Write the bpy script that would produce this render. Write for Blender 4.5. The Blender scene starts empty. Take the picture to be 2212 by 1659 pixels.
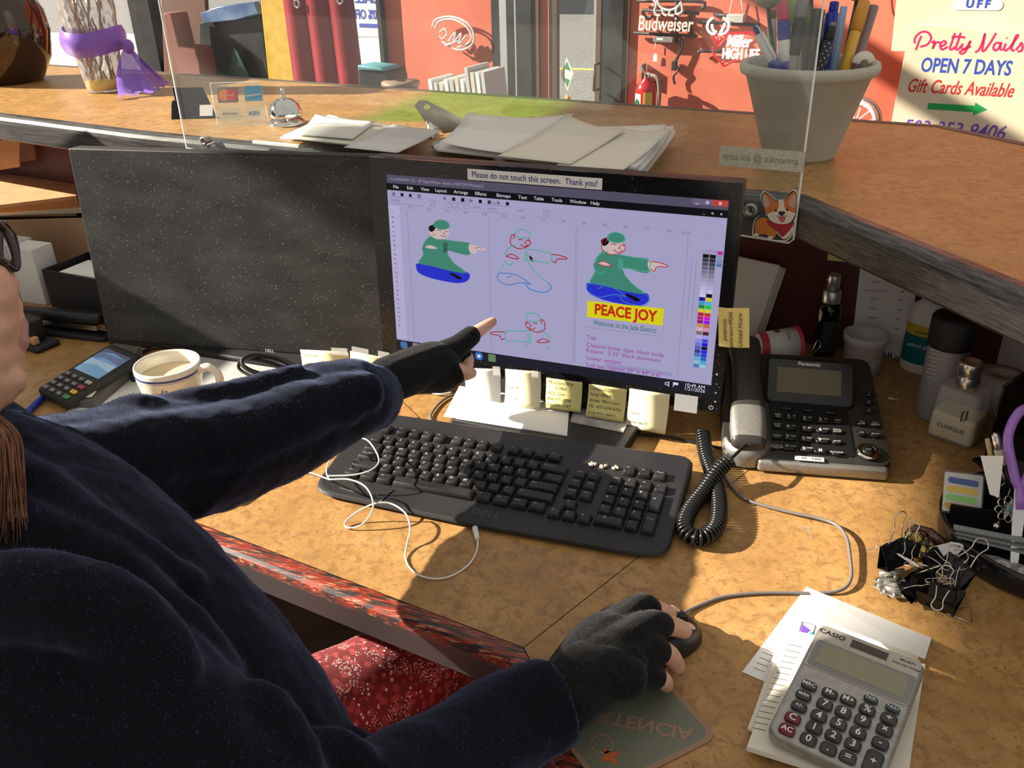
import bpy, bmesh, math, random
from mathutils import Vector, Matrix, noise
from math import sin, cos, pi, radians
SC = bpy.context.scene
COL = SC.collection
random.seed(7)
# ------------------------------------------------------------------ camera
F, PITCH, ROLL, YAW = 1917.017, 0.4780303, -0.0259952, -0.3534712
CAM = Vector((0.55557, -0.93337, 0.65679))
FW = Vector((sin(YAW)*cos(PITCH), cos(YAW)*cos(PITCH), -sin(PITCH)))
_r = Vector((cos(YAW), -sin(YAW), 0)); _u = _r.cross(FW)
RT = _r*cos(ROLL) + _u*sin(ROLL); UP = RT.cross(FW)
cd = bpy.data.cameras.new('camera'); cam = bpy.data.objects.new('camera', cd); COL.objects.link(cam)
cam.matrix_world = Matrix.Translation(CAM) @ Matrix((RT, UP, -FW)).transposed().to_4x4()
cd.sensor_width = 36; cd.lens = F/2212*36; cd.clip_start = .02; cd.clip_end = 100
SC.camera = cam
# ------------------------------------------------------------------ light
SAZ, SEL = radians(13), radians(27)
SUN_D = Vector((cos(SAZ)*cos(SEL), sin(SAZ)*cos(SEL), -sin(SEL)))
sd = bpy.data.lights.new('sun', 'SUN'); sd.energy = 19; sd.angle = radians(.55); sd.color = (1, .90, .76)
sun = bpy.data.objects.new('sun', sd); COL.objects.link(sun)
sun.rotation_euler = SUN_D.to_track_quat('-Z', 'Y').to_euler()
w = bpy.data.worlds.new('sky'); SC.world = w; w.use_nodes = True
nt = w.node_tree; bg = nt.nodes['Background']
tc = nt.nodes.new('ShaderNodeTexCoord'); sx = nt.nodes.new('ShaderNodeSeparateXYZ'); rp = nt.nodes.new('ShaderNodeValToRGB')
mr = nt.nodes.new('ShaderNodeMapRange'); mr.inputs[1].default_value = -1; mr.inputs[2].default_value = 1
nt.links.new(tc.outputs['Generated'], sx.inputs[0]); nt.links.new(sx.outputs[2], mr.inputs[0]); nt.links.new(mr.outputs[0], rp.inputs[0])
rp.color_ramp.elements[0].position = .40; rp.color_ramp.elements[0].color = (.25, .22, .18, 1)
rp.color_ramp.elements[1].position = 1.0; rp.color_ramp.elements[1].color = (1.18, 1.07, .93, 1)
e = rp.color_ramp.elements.new(.5); e.color = (1.0, 1.0, 1.0, 1)
nt.links.new(rp.outputs[0], bg.inputs[0]); bg.inputs[1].default_value = .66
SC.view_settings.view_transform = 'Standard'; SC.view_settings.look = 'None'
SC.view_settings.exposure = -0.25; SC.view_settings.gamma = 1; SC.view_settings.use_curve_mapping = False
SC.cycles.max_bounces = 12; SC.cycles.transparent_max_bounces = 16; SC.cycles.transmission_bounces = 10
SC.cycles.sample_clamp_indirect = 6
# ------------------------------------------------------------------ picture -> place (for reading positions off surfaces)
def ray(px, py): return (FW + RT*((px-1106)/F) - UP*((py-829.5)/F))
def G(px, py, z=0.0):
    d = ray(px, py); return CAM + d*((z-CAM.z)/d.z)
def D(px, py, dep): return CAM + ray(px, py)*dep
def onplane(px, py, M):
    n = M.to_3x3() @ Vector((0, 0, 1)); o = M.translation; d = ray(px, py)
    return CAM + d*((o-CAM).dot(n)/d.dot(n))
def LP(px, py, M):
    v = M.inverted() @ onplane(px, py, M); return Vector((v.x, v.y))
def frame(o, ex, ey):
    ex = Vector(ex).normalized(); ey = Vector(ey); ey = (ey-ex*ey.dot(ex)).normalized(); ez = ex.cross(ey)
    m = Matrix((ex, ey, ez)).transposed().to_4x4(); m.translation = o; return m
def T(x, y, z): return Matrix.Translation((x, y, z))
def RZ(a): return Matrix.Rotation(a, 4, 'Z')
def RX(a): return Matrix.Rotation(a, 4, 'X')
def RY(a): return Matrix.Rotation(a, 4, 'Y')
# ------------------------------------------------------------------ materials
MATS = {}
def mat(name, col=(.5, .5, .5), rough=.5, metal=0, trans=0, emit=None, es=1, alpha=1, ior=1.45, spec=.5, sheen=0, sub=0, coat=0):
    if name in MATS: return MATS[name]
    m = bpy.data.materials.new(name); m.use_nodes = True; b = m.node_tree.nodes['Principled BSDF']; i = b.inputs
    i['Base Color'].default_value = (*col, 1); i['Roughness'].default_value = rough; i['Metallic'].default_value = metal
    i['Transmission Weight'].default_value = trans; i['IOR'].default_value = ior; i['Alpha'].default_value = alpha
    i['Specular IOR Level'].default_value = spec
    if sheen: i['Sheen Weight'].default_value = sheen; i['Sheen Roughness'].default_value = .4
    if sub: i['Subsurface Weight'].default_value = sub; i['Subsurface Radius'].default_value = (1, .25, .1); i['Subsurface Scale'].default_value = .008
    if coat: i['Coat Weight'].default_value = coat
    if emit: i['Emission Color'].default_value = (*emit, 1); i['Emission Strength'].default_value = es
    m.diffuse_color = (*col, 1); MATS[name] = m; return m
def S(r, g, b):
    f = lambda c: (c/255/12.92 if c <= 10 else ((c/255+.055)/1.055)**2.4)
    return (f(r), f(g), f(b))
def nodes(m): return m.node_tree.nodes, m.node_tree.links, m.node_tree.nodes['Principled BSDF']
def noisy(m, c1, c2, scale=20, detail=6, lo=.35, hi=.65, bump=0, bscale=200, coord='Object', stretch=None, dist=0, rough=None):
    n, l, b = nodes(m); tc = n.new('ShaderNodeTexCoord'); src = tc.outputs[coord]
    if stretch:
        mp = n.new('ShaderNodeMapping'); mp.inputs['Scale'].default_value = stretch; l.new(src, mp.inputs[0]); src = mp.outputs[0]
    t = n.new('ShaderNodeTexNoise'); t.inputs['Scale'].default_value = scale; t.inputs['Detail'].default_value = detail; t.inputs['Distortion'].default_value = dist
    l.new(src, t.inputs[0]); r = n.new('ShaderNodeValToRGB'); l.new(t.outputs[0], r.inputs[0])
    r.color_ramp.elements[0].position = lo; r.color_ramp.elements[0].color = (*c1, 1); r.color_ramp.elements[1].position = hi; r.color_ramp.elements[1].color = (*c2, 1)
    l.new(r.outputs[0], b.inputs['Base Color'])
    if rough:
        q = n.new('ShaderNodeMapRange'); l.new(t.outputs[0], q.inputs[0]); q.inputs[3].default_value = rough[0]; q.inputs[4].default_value = rough[1]; l.new(q.outputs[0], b.inputs['Roughness'])
    if bump:
        t2 = n.new('ShaderNodeTexNoise'); t2.inputs['Scale'].default_value = bscale; l.new(src, t2.inputs[0])
        bp = n.new('ShaderNodeBump'); bp.inputs['Strength'].default_value = bump; bp.inputs['Distance'].default_value = .002; l.new(t2.outputs[0], bp.inputs['Height']); l.new(bp.outputs[0], b.inputs['Normal'])
    return m
def mixnode(n, l, fac, a, bcol):
    x = n.new('ShaderNodeMix'); x.data_type = 'RGBA'
    (l.new(fac, x.inputs[0]) if hasattr(fac, 'is_linked') else setattr(x.inputs[0], 'default_value', fac))
    for k, c in ((6, a), (7, bcol)):
        if hasattr(c, 'is_linked'): l.new(c, x.inputs[k])
        else: x.inputs[k].default_value = (*c, 1)
    return x.outputs[2]
# ------------------------------------------------------------------ mesh builder
class MB:
    def __init__(s): s.v = []; s.f = []; s.m = []; s.sm = []; s.mats = []; s.X = Matrix.Identity(4)
    def mi(s, m):
        if m not in s.mats: s.mats.append(m)
        return s.mats.index(m)
    def add(s, vs, fs, m, smooth=False, X=None):
        b = len(s.v); X = s.X @ X if X is not None else s.X; k = s.mi(m)
        s.v += [X @ Vector(p) for p in vs]
        for f in fs: s.f.append([i+b for i in f]); s.m.append(k); s.sm.append(smooth)
        return s
    def box(s, a, b, m, X=None):
        (x0, y0, z0), (x1, y1, z1) = a, b
        return s.add([(x0, y0, z0), (x1, y0, z0), (x1, y1, z0), (x0, y1, z0), (x0, y0, z1), (x1, y0, z1), (x1, y1, z1), (x0, y1, z1)],
                     [(3, 2, 1, 0), (4, 5, 6, 7), (0, 1, 5, 4), (1, 2, 6, 5), (2, 3, 7, 6), (3, 0, 4, 7)], m, False, X)
    def prism(s, o, z0, z1, m, bev=0, seg=2, X=None, top=None, mt=None):
        """extruded outline (ccw) with rounded top and bottom edges; top = (scale x, scale y) taper"""
        n = len(o); cx = sum(p[0] for p in o)/n; cy = sum(p[1] for p in o)/n
        nrm = []
        for i in range(n):
            a, b, c = Vector(o[i-1]), Vector(o[i]), Vector(o[(i+1) % n]); d1 = (b-a); d2 = (c-b)
            d1 = d1.normalized() if d1.length > 1e-9 else d2.normalized(); d2 = d2.normalized() if d2.length > 1e-9 else d1
            q = Vector((d1.y, -d1.x))+Vector((d2.y, -d2.x)); k = q.length_squared
            nrm.append(q*(2/k) if k > .5 else q)
        lev = []
        if bev > 0:
            lev = [(z0+bev-bev*cos(pi/2*j/seg), bev-bev*sin(pi/2*j/seg)) for j in range(seg+1)]
            lev += [(z1-bev+bev*sin(pi/2*j/seg), bev-bev*cos(pi/2*j/seg)) for j in range(seg+1)]
        else: lev = [(z0, 0), (z1, 0)]
        vs = []; fs = []
        for z, ins in lev:
            t = (z-z0)/(z1-z0) if z1 != z0 else 0; kx, ky = (1+(top[0]-1)*t, 1+(top[1]-1)*t) if top else (1, 1)
            for p, q in zip(o, nrm): vs.append((cx+(p[0]-q.x*ins-cx)*kx, cy+(p[1]-q.y*ins-cy)*ky, z))
        L = len(lev)
        for j in range(L-1):
            for i in range(n): k = (i+1) % n; fs.append((j*n+i, j*n+k, (j+1)*n+k, (j+1)*n+i))
        s.add(vs, fs, m, bev > 0, X)
        s.add(vs[:n], [tuple(range(n-1, -1, -1))], m, False, X); s.add(vs[-n:], [tuple(range(n))], mt or m, False, X)
        return s
    def rbox(s, cx, cy, z0, sx, sy, sz, m, r=.002, bev=None, X=None, top=None, mt=None, seg=3):
        return s.prism(rrect(cx, cy, sx, sy, r, seg), z0, z0+sz, m, min(r, sz/2.01) if bev is None else bev, 2, X, top, mt)
    def lathe(s, prof, m, seg=32, X=None, smooth=True, a0=0, a1=2*pi, cap=True):
        vs = []; fs = []; full = abs(a1-a0-2*pi) < 1e-6; n = seg if full else seg+1
        for r, z in prof:
            for i in range(n): a = a0+(a1-a0)*i/seg; vs.append((r*cos(a), r*sin(a), z))
        for j in range(len(prof)-1):
            for i in range(seg): k = (i+1) % n; fs.append((j*n+i, j*n+k, (j+1)*n+k, (j+1)*n+i))
        if full and cap and prof[0] != prof[-1]:
            if prof[0][0] > 1e-6: fs.append(tuple(range(n-1, -1, -1)))
            if prof[-1][0] > 1e-6: fs.append(tuple(range((len(prof)-1)*n, len(prof)*n)))
        return s.add(vs, fs, m, smooth, X)
    def cyl(s, p, q, r, m, r2=None, seg=16, X=None):
        p = Vector(p); q = Vector(q); d = q-p; X2 = Matrix.Translation(p) @ d.to_track_quat('Z', 'Y').to_matrix().to_4x4()
        r2 = r if r2 is None else r2; L = d.length; e = min(r, r2, L/2)*.15
        return s.lathe([(max(r-e, 1e-5), 0), (r, e), (r2, L-e), (max(r2-e, 1e-5), L)], m, seg, (X @ X2) if X is not None else X2)
    def tube(s, P, r, m, seg=8, closed=False, X=None, flat=1):
        P = [Vector(p) for p in P]; n = len(P); R = r if isinstance(r, (list, tuple)) else [r]*n; vs = []; fs = []
        t0 = None; N = None
        for i in range(n):
            a = P[i-1] if (i > 0 or closed) else P[i]; b = P[(i+1) % n] if (i < n-1 or closed) else P[i]; t = (b-a)
            t = t.normalized() if t.length > 1e-9 else Vector((0, 0, 1))
            if N is None: N = t.orthogonal().normalized()
            else:
                N = N-t*N.dot(t); N = N.normalized() if N.length > 1e-6 else t.orthogonal().normalized()
            B = t.cross(N)
            for k in range(seg): an = 2*pi*k/seg; vs.append(P[i]+N*(R[i]*cos(an))+B*(R[i]*flat*sin(an)))
        for i in range(n if closed else n-1):
            j = (i+1) % n
            for k in range(seg): q = (k+1) % seg; fs.append((i*seg+k, i*seg+q, j*seg+q, j*seg+k))
        if not closed: fs.append(tuple(range(seg-1, -1, -1))); fs.append(tuple(range((n-1)*seg, n*seg)))
        return s.add(vs, fs, m, True, X)
    def ball(s, c, r, m, seg=16, X=None):
        r = r if isinstance(r, (tuple, list, Vector)) else (r, r, r); n = max(6, seg//2)
        Y = Matrix.Translation(c) @ Matrix.Diagonal((*r, 1))
        return s.lathe([(max(1e-7, sin(pi*j/n)), -cos(pi*j/n)) for j in range(n+1)], m, seg, (X @ Y) if X is not None else Y)
    def quad(s, a, b, c, d, m, X=None): return s.add([a, b, c, d], [(0, 1, 2, 3)], m, False, X)
    def flat(s, o, z, m, X=None): return s.add([(p[0], p[1], z) for p in o], [tuple(range(len(o)))], m, False, X)
    def stroke(s, pts, wd, z, m, X=None, closed=False, smooth_n=0):
        """a flat line of ink of the given width on the plane z"""
        if smooth_n: pts = spline(pts, smooth_n, closed)
        P = [Vector((p[0], p[1])) for p in pts]; n = len(P); vs = []; fs = []
        for i in range(n):
            a = P[i-1] if (i > 0 or closed) else P[i]; b = P[(i+1) % n] if (i < n-1 or closed) else P[i]; t = b-a
            t = t.normalized() if t.length > 1e-9 else Vector((1, 0)); q = Vector((-t.y, t.x))*wd/2
            vs += [(*(P[i]+q), z), (*(P[i]-q), z)]
        for i in range(n if closed else n-1): j = (i+1) % n; fs.append((2*i+1, 2*j+1, 2*j, 2*i))
        return s.add(vs, fs, m, False, X)
    def text(s, body, size, m, X=None, bold=0, align='CENTER', shear=0, ext=0, space=1, width=None, font=None):
        c = bpy.data.curves.new('lettering', 'FONT'); c.body = body; c.size = size; c.offset = bold*size; c.align_x = align; c.align_y = 'CENTER'
        c.shear = shear; c.extrude = ext; c.space_character = space; c.resolution_u = 3
        o = bpy.data.objects.new('lettering', c); me = o.to_mesh()
        vs = [v.co.copy() for v in me.vertices]; fs = [tuple(f.vertices) for f in me.polygons]
        if width and vs:
            x0 = min(v.x for v in vs); x1 = max(v.x for v in vs); k = width/max(x1-x0, 1e-9)
            for v in vs: v.x *= k
        o.to_mesh_clear(); bpy.data.objects.remove(o); bpy.data.curves.remove(c)
        return s.add(vs, fs, m, False, X)
    def build(s, name, parent=None, M=None):
        me = bpy.data.meshes.new(name); me.from_pydata([tuple(v) for v in s.v], [], s.f)
        for m in s.mats: me.materials.append(m)
        me.polygons.foreach_set('material_index', s.m); me.polygons.foreach_set('use_smooth', s.sm); me.update()
        o = bpy.data.objects.new(name, me); COL.objects.link(o)
        if parent: o.parent = parent
        if M is not None: o.matrix_local = M
        return o
def rrect(cx, cy, sx, sy, r, seg=3):
    r = min(r, sx/2.001, sy/2.001); o = []
    for qx, qy, a in ((1, 1, 0), (-1, 1, 90), (-1, -1, 180), (1, -1, 270)):
        for k in range(seg+1): t = radians(a+90*k/seg); o.append((cx+qx*(sx/2-r)+r*cos(t), cy+qy*(sy/2-r)+r*sin(t)))
    return o
def spline(P, n=8, closed=False):
    P = [Vector(p) for p in P]; N = len(P); o = []
    for i in range(N if closed else N-1):
        g = lambda k: P[k % N] if closed else P[min(max(k, 0), N-1)]
        a, b, c, d = g(i-1), g(i), g(i+1), g(i+2)
        for k in range(n):
            t = k/n; o.append(.5*((2*b)+(c-a)*t+(2*a-5*b+4*c-d)*t*t+(3*b-a-3*c+d)*t**3))
    if not closed: o.append(P[-1])
    return o
def roundpoly(o, r, seg=5):
    out = []; n = len(o)
    for i in range(n):
        a, b, c = Vector(o[i-1]), Vector(o[i]), Vector(o[(i+1) % n]); k = min(r, (a-b).length*.45, (c-b).length*.45)
        p, q = b+(a-b).normalized()*k, b+(c-b).normalized()*k
        for j in range(seg+1): t = j/seg; v = p*(1-t)**2+b*2*t*(1-t)+q*t*t; out.append((v.x, v.y))
    return out
def ccw(o):
    a = sum(o[i-1][0]*o[i][1]-o[i][0]*o[i-1][1] for i in range(len(o))); return o if a > 0 else o[::-1]
# ------------------------------------------------------------------ things
def tag(o, label, cat, group=None, kind=None):
    if label: o['label'] = label
    if cat: o['category'] = cat
    if group: o['group'] = group
    if kind: o['kind'] = kind
    return o
def thing(name, label, cat, M=None, group=None):
    o = bpy.data.objects.new(name, None); COL.objects.link(o); o.empty_display_size = .02
    if M is not None: o.matrix_world = M
    return tag(o, label, cat, group)
def struct(o): o['kind'] = 'structure'; return o
def lab(o, s): o['label'] = s; return o
def dup(root, M=None, label=None, group=None):
    c = root.copy(); COL.objects.link(c)
    if M is not None: c.matrix_world = M
    if label: c['label'] = label
    if group: c['group'] = group
    for ch in root.children:
        k = ch.copy(); COL.objects.link(k); k.parent = c
        for g in ch.children: h = g.copy(); COL.objects.link(h); h.parent = k
    return c
BLACK = mat('black_plastic', (.012, .012, .013), .38)
BLACKM = mat('matte_black_plastic', (.015, .015, .016), .6)
GLOSSB = mat('gloss_black', (.006, .006, .007), .08)
WHITE = mat('white_plastic', (.8, .8, .78), .4)
PAPER = mat('white_paper', (.80, .79, .76), .8)
CREAM = mat('cream_paper', (.74, .70, .60), .8)
STEEL = mat('steel', (.62, .61, .58), .25, 1)
CHROME = mat('chrome', (.8, .8, .8), .08, 1)
INK = mat('dark_ink', (.03, .03, .04), .7)
INKW = mat('white_ink', (.75, .75, .75), .6)
CLEAR = mat('clear_plastic', (.97, .97, .97), .03, trans=1, ior=1.2)
# ================================================================== room
ZL = .30                                                            # top of the transaction counter above the desk top
LD = Vector((cos(radians(-8.7)), sin(radians(-8.7)), 0))            # direction of counter and shop wall
def sweep(mb, prof, path, m, smooth=False, mats=None, closed=True):
    """profile (outward offset, z) along a plan path; outward is to the right of travel"""
    P = [Vector((p[0], p[1])) for p in path]; n = len(P); vs = []; fs = []; k = len(prof)
    for i in range(n):
        d1 = (P[i]-P[i-1]).normalized() if i > 0 else (P[1]-P[0]).normalized(); d2 = (P[i+1]-P[i]).normalized() if i < n-1 else d1
        q = Vector((d1.y, -d1.x))+Vector((d2.y, -d2.x)); q = q*(2/q.length_squared)
        for o, z in prof: vs.append((P[i].x+q.x*o, P[i].y+q.y*o, z))
    for i in range(n-1):
        for j in range(k if closed else k-1): l = (j+1) % k; fs.append((i*k+j, (i+1)*k+j, (i+1)*k+l, i*k+l))
    fs.append(tuple(range(k))[::-1]); fs.append(tuple(range((n-1)*k, n*k)))
    return mb.add(vs, fs, m, smooth)
WBO = D(1400, 200, 1); WBO = CAM+(WBO-CAM)*((4.2-CAM.y)/(WBO-CAM).y)
WB = frame((WBO.x, WBO.y, 0), LD, (0, 0, 1))                          # shop wall: x along it, y height, z towards us
def wb(px, py, off=0): return LP(px, py, WB @ T(0, 0, off))
REDW = noisy(mat('red_wall_paint', S(204, 108, 82), .75), S(198, 100, 76), S(210, 116, 90), 3, 5)
DARKFR = noisy(mat('dark_frame_metal', (.02, .021, .022), .45), (.014, .015, .016), (.035, .035, .034), 8)
BROWNFR = mat('bronze_frame_edge', S(92, 70, 58), .5)
ALU = mat('pale_aluminium', (.55, .56, .56), .4, .6)
GLASSW = mat('window_glass', (1, 1, 1), .0, trans=1, ior=1.05, spec=.3)
nG, lG, bG = nodes(GLASSW)
_t = nG.new('ShaderNodeBsdfTransparent'); _g = nG.new('ShaderNodeBsdfGlossy'); _g.inputs['Roughness'].default_value = .02
_x = nG.new('ShaderNodeMixShader'); _x.inputs[0].default_value = .06
lG.new(_t.outputs[0], _x.inputs[1]); lG.new(_g.outputs[0], _x.inputs[2]); lG.new(_x.outputs[0], nG['Material Output'].inputs[0])
FL = -.74
X = lambda px: wb(px, 200).x
corner = wb(345, 60).x
mb = MB(); mb.box((-6, -3, FL-.1), (4, 5.6, FL), noisy(mat('floor_boards', (.10, .06, .04), .5), (.07, .045, .03), (.13, .085, .06), 6)); struct(mb.build('floor'))
# shop wall with the window and door openings
mb = MB()
for x0, x1, y0, y1 in ((X(845), X(1068), FL, 2.6), (X(1166), X(1192), FL, 2.6), (X(1350), 2.9, FL, 2.6), (corner, X(1350), 2.4, 2.6), (corner, X(845), FL, -.25)):
    mb.box((x0, y0, -.03), (x1, y1, 0), REDW, WB)
struct(mb.build('wall_back'))
mb = MB()
for a, b, m, z1 in ((1068, 1086, DARKFR, .01), (1086, 1101, ALU, .018), (1101, 1116, DARKFR, .022), (1116, 1122, ALU, .02), (1122, 1154, DARKFR, .03), (1154, 1168, BROWNFR, .02)): mb.box((X(a), FL, -.03), (X(b), 2.4, z1), m, WB)
struct(mb.build('trim_1'))
mb = MB()
for a, b, m, z1 in ((1188, 1195, DARKFR, .012), (1195, 1204, BROWNFR, .012), (1281, 1287, ALU, .008), (1287, 1297, BROWNFR, .016), (1297, 1312, DARKFR, .012), (1312, 1345, DARKFR, .03), (1345, 1356, BROWNFR, .02)): mb.box((X(a), FL, -.03), (X(b), 2.4, z1), m, WB)
mb.box((X(1204), FL, -.03), (X(1281), FL+.12, .01), DARKFR, WB)
d1 = struct(mb.build('door_1'))
mb = MB(); mb.box((X(1204), FL+.12, -.014), (X(1281), 2.4, -.010), GLASSW, WB); mb.build('pane', d1)
mb = MB(); q = wb(1293, 165, .05); mb.tube([(q.x, q.y-.07, .05), (q.x, q.y-.07, .11), (q.x, q.y+.07, .11), (q.x, q.y+.07, .05)], .009, BROWNFR, X=WB); mb.build('pull_handle', d1)
mb = MB()
mb.box((corner, -.25, -.12), (X(845), -.18, .05), DARKFR, WB); mb.box((corner, 2.33, -.12), (X(845), 2.4, .05), DARKFR, WB)
for a, b in ((345, 372), (600, 612), (838, 846)): mb.box((X(a), -.25, -.05), (X(b), 2.4, .05), DARKFR, WB)
w1 = struct(mb.build('window_1'))
mb = MB(); mb.box((corner, -.18, -.06), (X(845), 2.33, -.05), GLASSW, WB); mb.build('pane', w1)
# street side wall on the left: a long shop window, its unseen head stepped to shape the sun
CW = WB @ Vector((corner, 0, 0)); XL = CW.x
mb = MB(); WALLM = mat('cream_wall', (.55, .50, .42), .8)
HZ = ZL+(-.02-XL+.2)*math.tan(SEL)/cos(SAZ)                                            # underside of the head, set from where its shadow ends on the counter
_e = WB @ Vector((*wb(1588, 200), 0)); YT = _e.y-math.tan(SAZ)*(_e.x-XL)           # far jamb of a high opening added to let sun onto the back wall
for y0, y1, z0, z1 in ((-2.6, CW.y, FL, -.42), (-2.6, -1.47, HZ-.08, HZ+.28), (-1.47, -.80, HZ+.075, HZ+.28), (-.80, -.40, HZ-.14, HZ+.28), (-.40, 2.3, HZ, HZ+.28), (2.3, YT, HZ, HZ+.06), (YT, CW.y, HZ, HZ+.28), (-2.6, 2.3, HZ+.28, HZ+1.5), (YT, CW.y, HZ+.28, HZ+1.5), (2.3, YT, HZ+1.3, HZ+1.5)):
    mb.box((XL-.2, y0, z0), (XL, y1, z1), WALLM)
struct(mb.build('wall_left'))
mb = MB()
mb.box((XL-.14, -2.6, -.42), (XL+.05, CW.y, -.36), DARKFR); mb.box((XL-.14, CW.y-.12, -.36), (XL+.04, CW.y, HZ), DARKFR)
mb.box((XL-.12, 2.2, -.36), (XL+.02, 2.24, HZ), ALU)
w2 = struct(mb.build('window_2'))
mb = MB(); mb.box((XL-.07, -2.6, -.36), (XL-.06, CW.y-.12, HZ), GLASSW); mb.build('pane', w2)
# added shelf unit, unseen, that casts shade on the dark monitor and left desk
bk = thing('sun_blocker', 'tall dark shelf unit added out of view to block sun at the left', 'sun_blocker', T(-1.925, -.25, FL)); bh_ = .66-FL
for nm, a, c in (('side_panel', (0, -.42, 0), (.3, -.40, bh_)), ('side_panel', (0, .62, 0), (.3, .64, bh_)), ('back_panel', (0, -.40, .0), (.012, .62, bh_)), ('top_board', (.012, -.40, bh_-.02), (.3, .62, bh_)), ('shelf', (.012, -.40, .05), (.3, .62, .07)), ('shelf', (.012, -.40, .5), (.3, .62, .52)), ('shelf', (.012, -.40, .95), (.3, .62, .97))):
    mb = MB(); mb.box(a, c, noisy(mat('blocker_wood', (.06, .035, .02), .5), (.05, .03, .018), (.08, .045, .026), 8)); mb.build(nm, bk)
# pavement, road and what the sun hits beyond the glass
GRAV = noisy(mat('street_asphalt', (.4, .4, .4), .9), (.10, .10, .105), (.30, .295, .29), 42, 8, .38, .62)
mb = MB(); mb.box((-30, -12, FL-.3), (12, 30, FL-.12), GRAV)
struct(mb.build('ground'))
mb = MB(); mb.box((XL-9, -3, FL-.119), (XL-.2, 12, FL-.10), noisy(mat('pale_concrete', (.7, .69, .66), .85), (.62, .61, .58), (.75, .74, .71), 8)); struct(mb.build('ground_2'))
mb = MB(); mb.box((-1.6, 4.7, FL-.12), (2.5, 5.9, FL-.05), noisy(mat('deck_wood', (.45, .42, .38), .8), (.30, .28, .25), (.55, .52, .48), 5, stretch=(1, 14, 1)))
tag(mb.build('deck'), 'weathered timber deck outside the glass door', 'deck')
q = G(1245, 150, FL-.12); mb = MB(); mb.box((q.x-.6, q.y-.05, FL-.12), (q.x+.6, q.y+.05, FL-.112), noisy(mat('yellow_line_paint', S(205, 190, 60), .8), S(190, 175, 60), S(225, 215, 130), 30))
tag(mb.build('road_line'), 'worn yellow paint line on the asphalt outside the door', 'road marking')
mb = MB(); q = G(1245, 31, FL-.12); mb.box((q.x-3, q.y, FL-.12), (q.x+2, q.y+.2, 3), mat('far_dark_wall', (.035, .04, .05), .8)); struct(mb.build('wall_street'))
mb = MB(); mb.box((XL-9, -3, FL-.12), (XL-8.8, 10, .1), mat('white_render', (.85, .84, .80), .8)); struct(mb.build('wall_yard'))
# ================================================================== desk
LAM = mat('stone_laminate', (.5, .3, .12), .42)
n, l, b = nodes(LAM); tc = n.new('ShaderNodeTexCoord')
def nz(scale, detail=8, dist=0, rough=.6):
    t = n.new('ShaderNodeTexNoise'); t.inputs['Scale'].default_value = scale; t.inputs['Detail'].default_value = detail; t.inputs['Distortion'].default_value = dist; t.inputs['Roughness'].default_value = rough; l.new(tc.outputs['Object'], t.inputs[0]); return t.outputs[0]
def rmp(src, p0, c0, p1, c1):
    r = n.new('ShaderNodeValToRGB'); r.color_ramp.elements[0].position = p0; r.color_ramp.elements[0].color = (*c0, 1); r.color_ramp.elements[1].position = p1; r.color_ramp.elements[1].color = (*c1, 1); l.new(src, r.inputs[0]); return r.outputs[0]
big = rmp(nz(14, 6), .36, (.37, .200, .066), .64, (.47, .272, .097))
vein = rmp(nz(62, 10, .5, .72), .40, (0, 0, 0), .52, (1, 1, 1))
c = mixnode(n, l, vein, (.30, .160, .056), big)
grey = rmp(nz(34, 10, .8, .75), .60, (0, 0, 0), .70, (1, 1, 1)); c = mixnode(n, l, grey, c, (.36, .29, .19))
fine = rmp(nz(190, 5, .5, .7), .34, (1, 1, 1), .42, (0, 0, 0)); c = mixnode(n, l, fine, c, (.21, .115, .05))
l.new(c, b.inputs['Base Color'])
rr = n.new('ShaderNodeMapRange'); l.new(nz(5, 6), rr.inputs[0]); rr.inputs[3].default_value = .30; rr.inputs[4].default_value = .50; l.new(rr.outputs[0], b.inputs['Roughness'])
IC = Vector((.324, -.293)); SL = (IC.y+.213)/(IC.x+.155)               # inner corner of the L-shaped desk
DR = Vector((.636, -.772))
p0 = Vector((-1.6, IC.y+SL*(-1.6-IC.x))); pE = IC+DR*.75
WP = [(-2.4, .965), (.86, .512), (1.5, -.265)]                          # plan line of the wall under the counter
desk = thing('desk', 'L-shaped desk in tan stone laminate with worn red and black wooden front edge', 'desk')
mb = MB(); mb.prism([(-1.6, p0.y), (IC.x, IC.y), (pE.x, pE.y), (1.5, -.275), (.857, .508), (-1.6, .848)], -.035, 0, LAM); mb.build('desktop', desk)
EDG = mat('worn_red_edge', (.3, .05, .03), .32)
n, l, b = nodes(EDG); tc = n.new('ShaderNodeTexCoord'); mp = n.new('ShaderNodeMapping'); mp.inputs['Rotation'].default_value = (0, 0, radians(9.5)); mp.inputs['Scale'].default_value = (.8, 10, 5); l.new(tc.outputs['Object'], mp.inputs[0])
def nzs(scale, detail=8, src=mp.outputs[0]):
    t = n.new('ShaderNodeTexNoise'); t.inputs['Scale'].default_value = scale; t.inputs['Detail'].default_value = detail; t.inputs['Roughness'].default_value = .7; l.new(src, t.inputs[0]); return t.outputs[0]
geo = n.new('ShaderNodeNewGeometry'); sp = n.new('ShaderNodeSeparateXYZ'); l.new(geo.outputs['Position'], sp.inputs[0])
top = n.new('ShaderNodeMapRange'); l.new(sp.outputs[2], top.inputs[0]); top.inputs[1].default_value = -.018; top.inputs[2].default_value = -.009
wear = rmp(nzs(22), .45, (0, 0, 0), .52, (1, 1, 1)); gd = rmp(nzs(60, 4), .54, (0, 0, 0), .64, (1, 1, 1))
red = mixnode(n, l, gd, (.26, .032, .016), (.58, .36, .20))
mx = n.new('ShaderNodeMath'); mx.operation = 'MULTIPLY'; l.new(wear, mx.inputs[0]); l.new(top.outputs[0], mx.inputs[1])
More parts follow.
